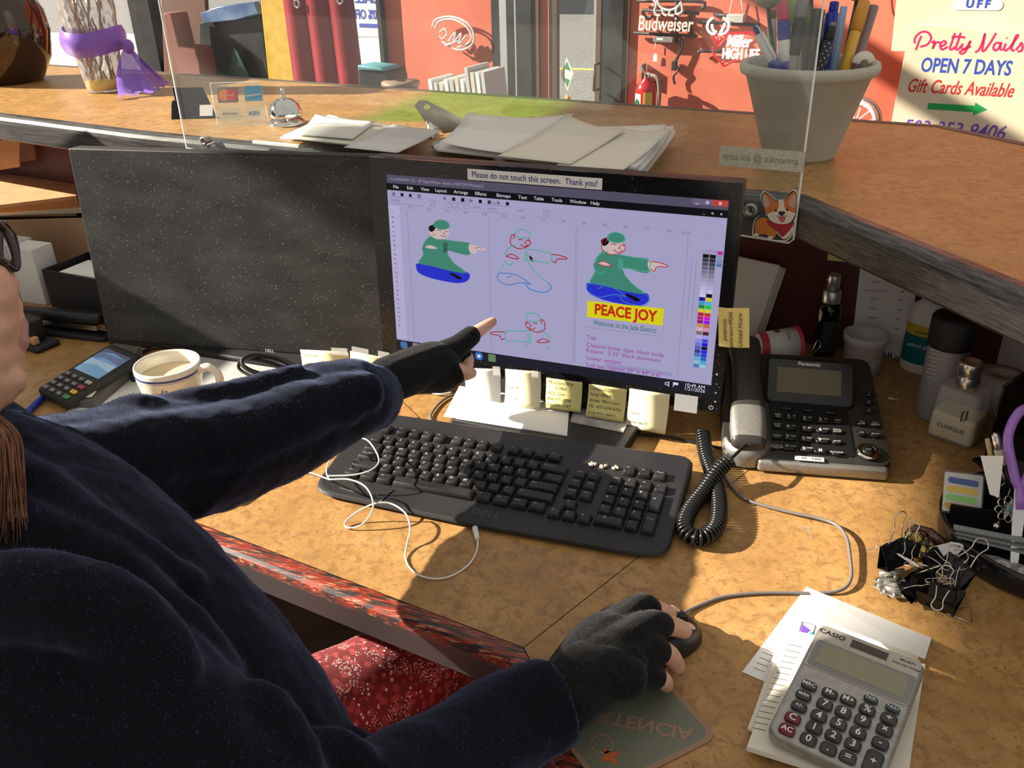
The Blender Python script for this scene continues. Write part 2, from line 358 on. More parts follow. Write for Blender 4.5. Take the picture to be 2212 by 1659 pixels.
l.new(mixnode(n, l, mx.outputs[0], (.028, .027, .028), red), b.inputs['Base Color'])
mb = MB(); prof = [(-.001, 0), (.012, .0), (.017, -.002), (.021, -.006), (.022, -.011), (.022, -.045), (.019, -.048), (-.001, -.048)]
sweep(mb, prof, [(-1.6, p0.y), (IC.x, IC.y), (pE.x, pE.y)], EDG); mb.build('front_edge', desk)
SEAM = mat('seam_gap', (.06, .03, .015), .8)
mb = MB(); a = IC; c2 = Vector((.61, .35)); dd = (c2-a).normalized(); nn = Vector((-dd.y, dd.x))*.0006
mb.quad((*(a-nn), .0002), (*(c2-nn), .0002), (*(c2+nn), .0002), (*(a+nn), .0002), SEAM); mb.build('joint_seam', desk)
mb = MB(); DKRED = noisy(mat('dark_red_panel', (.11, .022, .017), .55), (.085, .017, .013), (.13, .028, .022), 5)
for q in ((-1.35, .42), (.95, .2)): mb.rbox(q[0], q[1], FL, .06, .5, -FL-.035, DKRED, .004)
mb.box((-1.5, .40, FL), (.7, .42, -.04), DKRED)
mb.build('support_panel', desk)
# ================================================================== counter
ctr = thing('counter', 'raised transaction counter in tan laminate with black painted edge trim', 'counter')
cf = G(2019, 274, ZL); cr = G(2212, 314.6, ZL); cdir = (cr-cf).normalized()
near = [(-2.7, .905), (-1.252, .640), (-.789, .552), (.5215, .397)]; nd = Vector((.636, -.772)); near.append((.5215+nd.x*1.0, .397+nd.y*1.0))
far = [(-2.7, 1.44), (-1.24, 1.238), (cf.x, cf.y), (cf.x+cdir.x*1.0, cf.y+cdir.y*1.0)]
mb = MB(); mb.prism([(p[0], p[1]) for p in near]+[(p[0], p[1]) for p in far[::-1]], ZL-.03, ZL, LAM); mb.build('countertop', ctr)
TRIM = mat('worn_sheen_trim', (.03, .03, .031), .36, .45)
n, l, b = nodes(TRIM); tc = n.new('ShaderNodeTexCoord'); mp = n.new('ShaderNodeMapping'); mp.inputs['Scale'].default_value = (1, 1, 9); mp.inputs['Rotation'].default_value = (0, 0, radians(8)); l.new(tc.outputs['Object'], mp.inputs[0])
wear = rmp(nzs(45, 10), .42, (0, 0, 0), .80, (1, 1, 1)); l.new(mixnode(n, l, wear, (.040, .040, .041), (.24, .238, .23)), b.inputs['Base Color'])  # worn streaks, lightened to paint in the trim's silvery sheen as well
rr = n.new('ShaderNodeMapRange'); l.new(nzs(40, 8), rr.inputs[0]); rr.inputs[3].default_value = .22; rr.inputs[4].default_value = .55; l.new(rr.outputs[0], b.inputs['Roughness'])
mb = MB(); prof = [(-.002, 0), (.012, .0004), (.022, -.003), (.028, -.009), (.029, -.016), (.028, -.05), (.025, -.054), (-.002, -.054)]
sweep(mb, [(o, ZL+z) for o, z in prof], near, TRIM); mb.build('edge_trim', ctr)
mb = MB(); sweep(mb, [(-.001, ZL+.001), (.018, ZL+.001), (.020, ZL-.003), (.020, ZL-.04), (-.001, ZL-.04)], far[::-1], mat('far_trim', (.10, .075, .06), .5)); mb.build('far_edge_trim', ctr)
mb = MB(); th = [(x+.012, y+.03) for x, y in WP]
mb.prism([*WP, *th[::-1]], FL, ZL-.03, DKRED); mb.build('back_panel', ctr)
# ================================================================== monitors
def rect_frame(cx, cy, cz, yaw, tilt):
    ex = Vector((cos(yaw), sin(yaw), 0)); nn = Vector((sin(yaw), -cos(yaw), 0)); ey = Vector((0, 0, cos(tilt)))-nn*sin(tilt); return frame((cx, cy, cz), ex, ey)
# dusty black panel shared by both bezels: dust specks are geometry-free dirt of the surface itself
def dusty(name, base, rough, amt, spec=.5, cloud=.35):
    m = mat(name, base, rough, spec=spec); n, l, b = nodes(m); tc = n.new('ShaderNodeTexCoord')
    v = n.new('ShaderNodeTexVoronoi'); v.inputs['Scale'].default_value = 400; l.new(tc.outputs['Object'], v.inputs[0])
    mp = n.new('ShaderNodeMapping'); mp.inputs['Scale'].default_value = (3, 7, 3); mp.inputs['Rotation'].default_value = (0, 0, .35); l.new(tc.outputs['Object'], mp.inputs[0])
    t = n.new('ShaderNodeTexNoise'); t.inputs['Scale'].default_value = 3.2; t.inputs['Detail'].default_value = 8; l.new(mp.outputs[0], t.inputs[0])
    sep = n.new('ShaderNodeSeparateColor'); l.new(v.outputs['Color'], sep.inputs[0])
    sz = n.new('ShaderNodeMath'); sz.operation = 'POWER'; l.new(sep.outputs[0], sz.inputs[0]); sz.inputs[1].default_value = 5
    th = n.new('ShaderNodeMath'); th.operation = 'MULTIPLY'; l.new(sz.outputs[0], th.inputs[0]); th.inputs[1].default_value = .27
    lt = n.new('ShaderNodeMath'); lt.operation = 'LESS_THAN'; l.new(v.outputs['Distance'], lt.inputs[0]); l.new(th.outputs[0], lt.inputs[1])
    r = n.new('ShaderNodeValToRGB'); l.new(t.outputs[0], r.inputs[0]); r.color_ramp.elements[0].position = .40; r.color_ramp.elements[1].position = .75
    r.color_ramp.elements[0].color = (*[c+amt*.16*cloud for c in base], 1); r.color_ramp.elements[1].color = (*[c+amt*.30*cloud for c in base], 1)
    l.new(mixnode(n, l, lt.outputs[0], r.outputs[0], (amt*2.1, amt*2.2, amt*2.2)), b.inputs['Base Color']); return m
DELL = rect_frame(-.338, .222, .003, .130, .063); DW, DH = .585, .345
mon = thing('monitor', 'switched off black wide monitor with dusty matte screen, beside the lit one', 'monitor', DELL)
mb = MB(); mb.rbox(0, DH/2, -.030, DW, DH, .030, BLACKM, .004, .002); mb.build('housing', mon)
mb = MB(); mb.rbox(0, DH/2+.004, .0001, DW-.006, DH-.014, .0007, dusty('dusty_dark_screen', (.006, .0075, .007), .5, .26, .14, .85), .001, 0); mb.build('screen', mon)
mb = MB(); q = LP(583, 757, DELL); mb.text('DELL', .0075, INKW, T(q.x, q.y-.0003, .0012), .02); mb.build('lettering', mon)
mb = MB(); mb.rbox(.02, .10, -.075, .09, .16, .046, BLACKM, .01, .004); mb.build('stand_neck', mon)
Mi = DELL.inverted()
st = Mi @ Vector((-.345, .275, 0)); mb = MB(); mb.rbox(-.345, .275, 0, .24, .17, .012, BLACKM, .02, .004, X=Mi); mb.rbox(-.35, .29, .01, .07, .03, .16, BLACKM, .01, .004, X=Mi); mb.build('stand_base', mon)
ACT = rect_frame(.1925, .172, .0515, -.0265, .048); AW, AH = .524, .316
mon2 = thing('monitor', 'lit black glossy monitor showing a drawing program, notes taped along its bottom', 'monitor', ACT)
GB = dusty('dusty_gloss_bezel', (.006, .006, .007), .12, .10, .5, .12)
s0 = LP(833, 374, ACT); s1 = LP(1582, 437, ACT); s2 = LP(1527, 858, ACT); s3 = LP(858, 748, ACT)
SX0 = (s0.x+s3.x)/2; SX1 = (s1.x+s2.x)/2; SY1 = (s0.y+s1.y)/2; SY0 = (s2.y+s3.y)/2
mb = MB(); mb.prism(rrect(0, AH/2, AW, AH, .004), -.035, -.004, BLACK, .003)
for a, bq in (((-AW/2, 0), (SX0, AH)), ((SX1, 0), (AW/2, AH)), ((SX0, 0), (SX1, SY0)), ((SX0, SY1), (SX1, AH))): mb.box((*a, -.0045), (*bq, 0), GB)
mb.build('bezel', mon2)
mb = MB(); mb.rbox(0, .13, -.075, .10, .2, .046, BLACK, .01, .004); mb.build('stand_neck', mon2)
Mi = ACT.inverted()
# ================================================================== person
def solid(mb, name, voxel, smooth=4, parent=None, mats=None, fac=.5, disp=None):
    """weld overlapping volumes into one continuous skin"""
    o = mb.build(name); r = o.modifiers.new('weld', 'REMESH'); r.mode = 'VOXEL'; r.voxel_size = voxel; r.use_smooth_shade = True
    s = o.modifiers.new('soft', 'SMOOTH'); s.iterations = smooth; s.factor = fac
    bpy.context.view_layer.update(); dg = bpy.context.evaluated_depsgraph_get(); me = bpy.data.meshes.new_from_object(o.evaluated_get(dg))
    old = o.data; o.modifiers.clear(); o.data = me; bpy.data.meshes.remove(old); me.materials.clear()
    for m in (mats or mb.mats[:1]): me.materials.append(m)
    if disp:
        ns = [v.normal.copy() for v in me.vertices]
        for v, q in zip(me.vertices, ns): v.co += q*disp(v.co)
    me.polygons.foreach_set('use_smooth', [True]*len(me.polygons)); me.polygons.foreach_set('material_index', [0]*len(me.polygons)); me.update()
    if parent: o.parent = parent
    return o
def chain(mb, P, R, m, seg=14, n=6, end=True):
    pts = [Vector((*p, r)) for p, r in zip(P, R)]; q = spline(pts, n)
    mb.tube([v.xyz for v in q], [max(v.w, .001) for v in q], m, seg); mb.ball(P[0], R[0], m, seg); (mb.ball(P[-1], R[-1], m, seg) if end else 0)
SKIN = noisy(mat('skin', (.62, .36, .25), .55, sub=.12, spec=.3), (.56, .31, .21), (.66, .40, .29), 40, 5)
FLEECE = mat('navy_fleece', (.0060, .0066, .0095), .95, sheen=.24, spec=.1)
MATS['navy_fleece'].node_tree.nodes['Principled BSDF'].inputs['Sheen Tint'].default_value = (.45, .55, .95, 1)
KNIT = noisy(mat('black_knit', (.010, .010, .011), .95, sheen=.10, spec=.1), (.008, .008, .009), (.016, .016, .017), 300, 3, bump=.6, bscale=700)
per = thing('person', 'person in navy fleece jacket and black fingerless gloves pointing at the lit screen', 'person', T(-.05, -.55, -.25))
def tip(px, py, off): return onplane(px, py, ACT @ T(0, 0, off))
mb = MB(); gl = MB(); gr = MB(); jk = MB()
# --- left hand: index finger out to the screen, thumb and the rest folded
It = tip(1064, 695, .014); dT = (It-CAM).dot(FW)
Lh = lambda px, py, dd=0: D(px, py, dT-.045+dd)
Iw = Lh(862, 812, -.055)
I = [Lh(962, 772, 0), Lh(1000, 741, .018), Lh(1032, 716, .03), It]
chain(mb, I, [.012, .0115, .0100, .0072], SKIN)
chain(mb, [Lh(975, 795, .0), Lh(1000, 806, .0), Lh(1018, 806, .010)], [.013, .0115, .0085], SKIN)            # thumb
chain(mb, [Lh(972, 775, .02), Lh(1006, 768, .035), Lh(1009, 790, .025), Lh(995, 800, .02)], [.011, .0098, .0088, .008], SKIN)
chain(mb, [Lh(960, 790, .03), Lh(996, 785, .045), Lh(1000, 803, .035), Lh(985, 812, .025)], [.011, .0095, .0085, .008], SKIN)
chain(mb, [Lh(950, 805, .035), Lh(985, 802, .05), Lh(988, 818, .035), Lh(972, 822, .028)], [.010, .009, .008, .007], SKIN)
chain(mb, [Iw, Lh(905, 800, -.025), Lh(950, 792, 0)], [.023, .024, .024], SKIN)
K = KNIT
chain(gl, [Lh(835, 822, -.07), Iw, Lh(900, 798, -.03), Lh(938, 785, -.005), Lh(955, 790, .01)], [.031, .0315, .032, .0315, .029], K)
chain(gl, [Lh(915, 805, -.02), Lh(955, 812, .0), Lh(972, 806, .01)], [.029, .024, .021], K)
chain(gl, [Lh(945, 768, 0), Lh(985, 750, .012), Lh(1017, 726, .024)], [.019, .0165, .0148], K)
chain(gl, [Lh(960, 778, .02), Lh(1000, 768, .033)], [.018, .0135], K)
chain(gl, [Lh(955, 795, .03), Lh(990, 787, .042)], [.018, .0130], K)
chain(gl, [Lh(945, 805, .035), Lh(980, 803, .047)], [.017, .0125], K)
chain(gl, [Lh(940, 805, -.01), Lh(972, 802, -.002), Lh(986, 808, -.001)], [.022, .0175, .0148], K)
# --- right hand on the mouse
Rg = lambda px, py, z: G(px, py, z)
Rw = Rg(1225, 1500, .050)
fing = [([(1318, 1365, .062), (1378, 1312, .058), (1420, 1318, .046), (1446, 1325, .036)], [.0125, .0108, .0098, .0082]),
        ([(1335, 1390, .066), (1398, 1350, .064), (1448, 1352, .050), (1478, 1362, .039)], [.0125, .0112, .0102, .0086]),
        ([(1335, 1425, .060), (1400, 1400, .056), (1442, 1412, .042), (1462, 1438, .018)], [.0120, .0108, .0100, .0086]),
        ([(1325, 1460, .050), (1390, 1455, .042), (1428, 1466, .030), (1440, 1480, .014)], [.0110, .0098, .0088, .0075])]
for P, R in fing: chain(mb, [Rg(*p) for p in P], R, SKIN)
chain(mb, [Rw, Rg(1280, 1440, .055), Rg(1330, 1405, .058)], [.022, .023, .022], SKIN)
chain(mb, [Rg(1270, 1420, .045), Rg(1330, 1340, .030), Rg(1385, 1318, .022)], [.013, .011, .009], SKIN)
for (P, R), cut in zip(fing, (.58, .60, .55, .62)):
    a = [Rg(*p) for p in P]; end = a[1]+(a[2]-a[1])*cut
    chain(gr, [a[0], a[1], end], [R[0]+.005, R[1]+.0030, R[1]+.0022], K)
for y in (1385, 1420, 1455): chain(gr, [Rg(1235, 1490+.3*(y-1420), .046), Rg(1300, y, .055), Rg(1350, y+8 if y > 1400 else y-12, .056)], [.030, .027, .021], K)
chain(gr, [Rg(1195, 1515, .048), Rw, Rg(1265, 1465, .050)], [.033, .032, .034], K)
chain(gr, [Rg(1250, 1440, .04), Rg(1320, 1345, .030), Rg(1350, 1335, .026)], [.024, .016, .0135], K)
# --- arms, neck and head
sL = D(-90, 1120, .76); eL = D(350, 1000, .90)
chain(mb, [sL, D(150, 1050, .82), eL, D(620, 915, 1.03), Iw], [.05, .045, .042, .034, .024], SKIN)
sR = D(30, 1470, .60); eR = D(640, 1830, .60)
chain(mb, [sR, D(330, 1660, .585), eR, D(960, 1680, .70), Rw], [.05, .045, .040, .034, .024], SKIN)
chain(mb, [D(-110, 1000, .74), D(120, 1300, .72), D(330, 1650, .72), D(400, 1950, .75)], [.05, .09, .11, .12], SKIN)
chain(mb, [sL, D(-40, 1250, .70), sR], [.05, .06, .05], SKIN)
HDp = .655
H = lambda px, py, dd=0: D(px, py, HDp+dd)
chain(mb, [H(-150, 720, .0), H(-150, 860, .0), D(-140, 1010, .70)], [.042, .040, .050], SKIN)
mb.ball(H(-275, 510, .01), (.080, .086, .090), SKIN, 24); mb.ball(H(-150, 610, .01), (.044, .048, .066), SKIN, 24)
for px, py, r, dd in ((-62, 700, .038, 0), (-50, 770, .034, .005), (-12, 815, .0215, .012), (-3, 800, .018, .012), (22, 822, .0140, .012), (-58, 640, .035, -.005), (-40, 565, .016, .02),
                      (-18, 668, .025, .012), (4, 688, .0180, .016), (33, 704, .0110, .018), (36, 719, .0098, .018), (37, 737, .0105, .018), (16, 760, .0135, .016), (-85, 520, .03, .01),
                      (4, 596, .0095, .02), (12, 610, .0095, .02), (21, 616, .0085, .02), (2, 625, .0095, .012), (-35, 825, .026, .005), (-5, 850-8, .016, .008), (-60, 845, .028, 0)):
    mb.ball(H(px, py, dd*.88), r*.88, SKIN, 12)
body = solid(mb, 'body', .0026, 3, per, [SKIN])
n, l, b = nodes(SKIN)
LIP = noisy(mat('lips', (.42, .20, .18), .4), (.40, .17, .15), (.48, .25, .21), 150)
body.data.materials.append(LIP)
lc = [H(40, 708, .016), H(42, 734, .016)]
for f in body.data.polygons:
    if min((Vector(f.center)-q).length for q in lc) < .0088 and (Vector(f.center)-CAM).dot(RT) > (H(22, 722)-CAM).dot(RT): f.material_index = 1
NAIL = mat('fingernail', (.72, .48, .42), .25)
mbn = MB()
for (P, R) in fing[:2]:
    a, c = Rg(*P[2]), Rg(*P[3]); d = (c-a).normalized(); up = Vector((0, 0, 1)); up = (up-d*up.dot(d)).normalized()
    X = frame(c+d*R[3]*.35+up*(R[3]*.80), d, up.cross(d)); mbn.ball((0, 0, 0), (.0065, .0052, .0020), NAIL, 12, X)
mbn.build('fingernails', per)
glv = solid(gl, 'glove', .0020, 3, per, [KNIT]); glv2 = solid(gr, 'glove', .0020, 3, per, [KNIT])
# --- jacket
A = FLEECE
cuff = Lh(808, 852, -.09)
chain(jk, [D(-130, 1125, .76), D(60, 1060, .79), D(200, 1032, .83), D(320, 1005, .88), D(450, 976, .93), D(600, 922, 1.00), D(700, 884, 1.045), D(762, 864, 1.07), cuff],
      [.075, .066, .0655, .0655, .0640, .0620, .0545, .0480, .0405], A, 24, 6, False)
_h = Vector((.95, -.28, 0))*.036
chain(jk, [v+_h+Vector((0, 0, r*.40+.002)) for v, r in ((D(100, 1050, .80), .066), (D(200, 1032, .83), .0655), (D(320, 1005, .88), .0655), (D(450, 976, .93), .0640), (D(600, 922, 1.00), .0620), (D(700, 884, 1.045), .0560), (D(745, 868, 1.06), .049))], [.038, .038, .038, .037, .036, .031, .024], A, 20)
# folds of the pointing sleeve
for P, R in (([(215, 912, .84), (300, 895, .865), (345, 905, .87), (365, 945, .865)], [.016, .020, .015, .010]), ([(350, 885, .885), (480, 858, .93), (640, 815, 1.0)], [.014, .017, .015]),
             ([(420, 1090, .88), (520, 1000, .90), (560, 930, .93)], [.016, .014, .010]), ([(330, 1120, .85), (375, 1010, .845), (420, 930, .875)], [.018, .016, .01]), ([(620, 1010, .98), (700, 930, 1.0), (740, 850, 1.03)], [.016, .014, .01])):
    chain(jk, [D(*p) for p in P], R, A, 10)
# torso, hood folds and the near shoulder
chain(jk, [D(-100, 1010, .74), D(60, 1190, .715), D(150, 1300, .70), D(235, 1430, .69), D(330, 1570, .68), D(400, 1760, .68), D(420, 1950, .70)], [.07, .10, .110, .118, .125, .14, .15], A, 28)
chain(jk, [D(-160, 1100, .76), D(-60, 1250, .68), sR], [.08, .11, .09], A, 24)
for P, R in (([(-40, 925, .72), (60, 985, .69), (160, 1075, .66), (260, 1150, .645), (330, 1195, .665)], [.018, .018, .016, .014, .012]),
             ([(-40, 1010, .665), (80, 1075, .640), (190, 1155, .625), (300, 1225, .625), (400, 1265, .645)], [.026, .026, .024, .021, .016]),
             ([(-60, 1110, .625), (60, 1150, .608), (180, 1215, .602), (300, 1290, .598), (400, 1370, .602), (460, 1450, .607), (500, 1530, .61)], [.026, .026, .025, .023, .022, .02, .016]),
             ([(-60, 1300, .535), (80, 1290, .522), (200, 1320, .522), (300, 1390, .53), (370, 1470, .54), (400, 1530, .55)], [.030, .030, .029, .026, .020, .014]),
             ([(480, 1290, .70), (530, 1390, .69), (590, 1490, .69), (680, 1575, .69), (800, 1625, .70)], [.020, .018, .016, .016, .014])):
    chain(jk, [D(*p) for p in P], R, A, 12)
chain(jk, [sR, D(200, 1545, .57), D(380, 1680, .565), D(520, 1770, .57), eR], [.085, .080, .070, .062, .056], A, 24)
chain(jk, [eR, D(800, 1765, .64), D(960, 1675, .70), D(1090, 1570, .755), Rg(1205, 1512, .052)], [.056, .052, .0475, .0440, .0395], A, 24, 6, False)
for P, R in (([(440, 1560, .58), (540, 1540, .58), (600, 1590, .575), (640, 1660, .57)], [.020, .022, .022, .02]), ([(640, 1640, .60), (720, 1635, .615), (800, 1690, .62)], [.020, .020, .018]),
             ([(900, 1640, .68), (1000, 1572, .72), (1100, 1500, .76)], [.018, .018, .018])):
    chain(jk, [D(*p) for p in P], R, A, 12)
def wrinkle(co):
    return .0035*noise.noise(co*14)+.0022*noise.noise(co*34)+.0009*noise.noise(co*90)
jack = solid(jk, 'jacket', .0045, 5, per, [FLEECE], .5, wrinkle)
# cuffs open around the gloves: pile standing up on the fleece
me = jack.data; import bisect
tri = [(f.area, f.index) for f in me.polygons]; acc = []; s = 0
for ar, i in tri: s += ar; acc.append(s)
vs = []; fs = []; rnd = random.Random(3)
for k in range(130000):
    f = me.polygons[bisect.bisect(acc, rnd.random()*s) if 0 else min(bisect.bisect(acc, rnd.random()*s), len(acc)-1)]
    vv = [me.vertices[i].co for i in f.vertices]; a, c = rnd.random(), rnd.random()
    p = vv[0]+(vv[1]-vv[0])*a*(1-c)+(vv[-1]-vv[0])*c*(1-a); nn = f.normal
    if (p-CAM).dot(FW) < .3: continue
    d = (nn+Vector((rnd.gauss(0, .34), rnd.gauss(0, .34), rnd.gauss(0, .34)))).normalized(); L = rnd.uniform(.0008, .0024)
    t = d.orthogonal().normalized()*.00011; m1 = p+d*L*.6+nn*L*.1; b0 = len(vs)
    vs += [p-t, p+t, p+d*L+Vector((rnd.gauss(0, .0006), rnd.gauss(0, .0006), rnd.gauss(0, .0006)))]; fs.append((b0, b0+1, b0+2))
PILE = mat('fleece_pile', (.065, .092, .22), .85, spec=.2)
pl = MB(); pl.add(vs, fs, PILE); o = pl.build('fleece_pile', jack); tag(o, None, None, None, 'stuff')
# --- trousers with small flowers
FLW = mat('floral_cotton', (.3, .03, .03), .85)
n, l, b = nodes(FLW); tc = n.new('ShaderNodeTexCoord')
def dots(scale, rad, col, base, gate=None):
    v = n.new('ShaderNodeTexVoronoi'); v.inputs['Scale'].default_value = scale; l.new(tc.outputs['Object'], v.inputs[0])
    r = n.new('ShaderNodeMath'); r.operation = 'LESS_THAN'; l.new(v.outputs['Distance'], r.inputs[0]); r.inputs[1].default_value = rad
    fac = r.outputs[0]
    if gate:
        t = n.new('ShaderNodeTexNoise'); t.inputs['Scale'].default_value = gate; l.new(tc.outputs['Object'], t.inputs[0]); g = n.new('ShaderNodeMath'); g.operation = 'GREATER_THAN'; g.inputs[1].default_value = .52; l.new(t.outputs[0], g.inputs[0])
        q = n.new('ShaderNodeMath'); q.operation = 'MULTIPLY'; l.new(fac, q.inputs[0]); l.new(g.outputs[0], q.inputs[1]); fac = q.outputs[0]
    return mixnode(n, l, fac, base, col)
c = dots(90, .42, (.40, .07, .07), (.20, .03, .034)); c = dots(330, .33, (.8, .72, .70), c, 28); c = dots(120, .22, (.85, .8, .78), c, 16); l.new(c, b.inputs['Base Color'])
tr = MB()
chain(tr, [Vector((-.16, -.72, -0.225)), Vector((.02, -.52, -0.230)), Vector((.20, -.33, -0.245)), Vector((.33, -.18, -0.275)), Vector((.36, -.12, -0.470))], [.12, .10, .085, .07, .06], FLW, 24)
chain(tr, [Vector((-.20, -.66, -0.225)), Vector((-.06, -.42, -0.235)), Vector((.06, -.20, -0.255)), Vector((.12, -.06, -0.285)), Vector((.14, -.02, -0.470))], [.12, .095, .08, .07, .06], FLW, 24)
solid(tr, 'trousers', .007, 4, per, [FLW], .5, lambda co: .003*noise.noise(co*16))
# --- hair and glasses
HAIR = noisy(mat('brown_hair', (.12, .045, .022), .45, spec=.4), (.07, .026, .012), (.24, .10, .05), 60)
hr = MB(); rnd = random.Random(5)
hr.ball(H(-330, 460, .0), (.09, .095, .10), HAIR, 24)
for k in range(260):
    u = rnd.random(); x1 = -60+u*100+rnd.gauss(0, 6); low = 1110+70*rnd.random()+(60 if rnd.random() < .15 else 0)
    P = [H(-270-40*rnd.random(), 560, -.04), H(-200+40*u, 740, -.05), H(-120+70*u, 860, -.04), D(x1-10, 930, .622-.01*rnd.random()), D(x1+6*u, 1010, .610-.012*rnd.random()), D(min(x1+14*u+rnd.gauss(0, 7), 62), low, .588-.012*rnd.random())]
    q = spline(P, 6); hr.tube(q, [.0010*(1-.75*i/len(q)) for i in range(len(q))], HAIR, 4)
hr.build('hair', per)
GF = mat('dark_frame_acetate', (.02, .010, .008), .15, coat=.5)
gm = MB(); P = [H(-80, 505, -.02), H(-30, 478, .0), H(8, 496, .016), H(29, 535, .022), H(36, 572, .022), H(27, 580, .018), H(0, 562, .0), H(-50, 545, -.015)]
gm.tube(spline(P, 6, True), .0032, GF, 8, True); q = [H(-75, 510, -.025), H(-200, 500, -.075)]; gm.tube(q, .003, GF, 8)
P2 = [H(2, 485, .05), H(25, 505, .06), H(35, 550, .065), H(22, 575, .06), H(0, 560, .045)]; gm.tube(spline(P2, 6, True), .003, GF, 8, True)
gm.build('glasses', per)
for ch in list(per.children): ch.matrix_parent_inverse = per.matrix_world.inverted()
# ================================================================== what the lit screen shows, drawn on its plane
def em(name, r, g, b_, k=1.0): c = S(r, g, b_); return mat('screen_'+name, (0, 0, 0), .25, emit=c, es=k, spec=.12)
SA = lambda px, py: LP(px, py, ACT)
SB = em('lilac', 174, 170, 208); mb = MB()
mb.quad((SX0, SY0, -.0010), (SX1, SY0, -.0010), (SX1, SY1, -.0010), (SX0, SY1, -.0010), SB)
scr = mb.build('screen', mon2)
ex_t = (SA(1560, 470)-SA(870, 405)); sang = math.atan2(ex_t.y, ex_t.x)
def sline(mb, P, wd, m, z=-.0006, smooth=5, closed=False): mb.stroke([SA(*p) for p in P], wd, z, m, None, closed, smooth)
def spoly(mb, P, m, z=-.0008, smooth=0):
    q = [SA(*p) for p in P]
    if smooth: q = [Vector((v.x, v.y)) for v in spline([(v.x, v.y, 0) for v in q], smooth, True)]
    mb.flat(ccw([(v.x, v.y) for v in q]), z, m)
def stext(mb, s, px, py, size, m, bold=0, align='CENTER', z=-.0004, wd=None, shear=0): q = SA(px, py); mb.text(s, size, m, T(q.x, q.y, z) @ RZ(sang*0), bold, align, shear, width=wd)
sb, sw, sg = em('black', 18, 18, 24), em('white', 235, 232, 245), em('grey', 120, 112, 150)
ui = MB()
uy = lambda f: SY1-(SY1-SY0)*f
ui.quad((SX0, uy(.046), -.0008), (SX1, uy(.046), -.0008), (SX1, SY1, -.0008), (SX0, SY1, -.0008), em('titlebar', 88, 82, 104))
ui.quad((SX0, uy(.083), -.0008), (SX1, uy(.083), -.0008), (SX1, uy(.046), -.0008), (SX0, uy(.046), -.0008), sb)
ui.quad((SX0, SY0, -.0008), (SX1, SY0, -.0008), (SX1, uy(.945), -.0008), (SX0, uy(.945), -.0008), em('taskbar', 36, 34, 48))
ui.quad((SX0, uy(.935), -.0008), (SX0+.018, uy(.935), -.0008), (SX0+.018, uy(.165), -.0008), (SX0, uy(.165), -.0008), em('toolbox', 190, 182, 222))
W_ = SX1-SX0
ui.text('CorelDRAW X5 - [P:\\Signs\\Neon- Apex LANTON Monitor]', .0058, em('dim', 170, 160, 185), T(SX0+.006, uy(.023), -.0004), 0, 'LEFT')
x = SX0+.010
for wd in ('File', 'Edit', 'View', 'Layout', 'Arrange', 'Effects', 'Bitmaps', 'Text', 'Table', 'Tools', 'Window', 'Help'):
    ui.text(wd, .0066, sw, T(x, uy(.064), -.0004), 0, 'LEFT'); x += .0090+.0033*len(wd)
rnd = random.Random(9)
for k in range(14):
    if k in (4, 5): continue
    xx = SX0+.008+.0135*k; s = .0020+.0008*rnd.random(); ui.quad((xx, uy(.103)-s, -.0005), (xx+2*s, uy(.103)-s, -.0005), (xx+2*s, uy(.103)+s, -.0005), (xx, uy(.103)+s, -.0005), sb if k % 3 else sg)
ui.text('12%', .0062, sg, T(SX0+.125, uy(.103), -.0004)); ui.text('Snap to', .006, sg, T(SX0+.167, uy(.103), -.0004))
for xa, xb_, f in ((.004, .058, .135), (.150, .188, .135)): ui.stroke([(SX0+xa, uy(f-.018)), (SX0+xb_, uy(f-.018)), (SX0+xb_, uy(f+.018)), (SX0+xa, uy(f+.018))], .0004, -.0005, sg, closed=True)
ui.text('Letter', .0058, sg, T(SX0+.006, uy(.135), -.0004), 0, 'LEFT'); ui.text('11.0"', .0052, sg, T(SX0+.072, uy(.125), -.0004)); ui.text('8.5"', .0052, sg, T(SX0+.072, uy(.145), -.0004))
ui.text('Units:', .0058, sg, T(SX0+.140, uy(.135), -.0004)); ui.text('inches', .0058, sg, T(SX0+.163, uy(.135), -.0004)); ui.text('0.03"', .0055, sg, T(SX0+.205, uy(.135), -.0004))
ui.text('0.25"', .0052, sg, T(SX0+.243, uy(.125), -.0004)); ui.text('0.25"', .0052, sg, T(SX0+.243, uy(.146), -.0004))
for k in range(4): xx = SX0+.096+.0095*k; ui.stroke(rrect(xx, uy(.135), .007, .007, .001, 1), .0005, -.0005, sg, closed=True)
for f in (.088, .118, .158): ui.stroke([(SX0, uy(f)), (SX1, uy(f))], .00025, -.0006, em('rule', 150, 142, 185))
for k in range(82):
    xx = SX0+.022+k*.0055
    if xx < SX1-.045: ui.stroke([(xx, uy(.186)), (xx, uy(.186 if 0 else .174 if k % 8 == 0 else .182))], .00035, -.0005, sg)
for k, t_ in enumerate(('216', '224', '232', '240', '248', '256', '264', '272', '280', '288', '296', '304', '312', '320', '328')):
    xx = SX0+.036+.0288*k
    if xx < SX1-.05: ui.text(t_, .0048, sg, T(xx, uy(.168), -.0004))
ui.text('inches', .005, sg, T(SX1-.050, uy(.170), -.0004))
for k in range(26): xx = SX0+.006; f = .2+.026*k; ui.stroke([(xx-.0015, uy(f)), (xx+.0015+.001*(k % 2), uy(f+.008))], .0009, -.0005, sb if k % 4 else sg)
for k in range(9): f = .22+.08*k; ui.stroke([(SX0+.016, uy(f)), (SX0+.0185, uy(f))], .0004, -.0005, sg)
# page edges
for xa in (880, 1056, 1244, 1248, 1486):
    q = SA(xa, {880: 470, 1056: 480, 1244: 500, 1248: 500, 1486: 520}[xa]); ui.stroke([(q.x, uy(.19)), (q.x, uy(.925))], .0004, -.0006, sg)
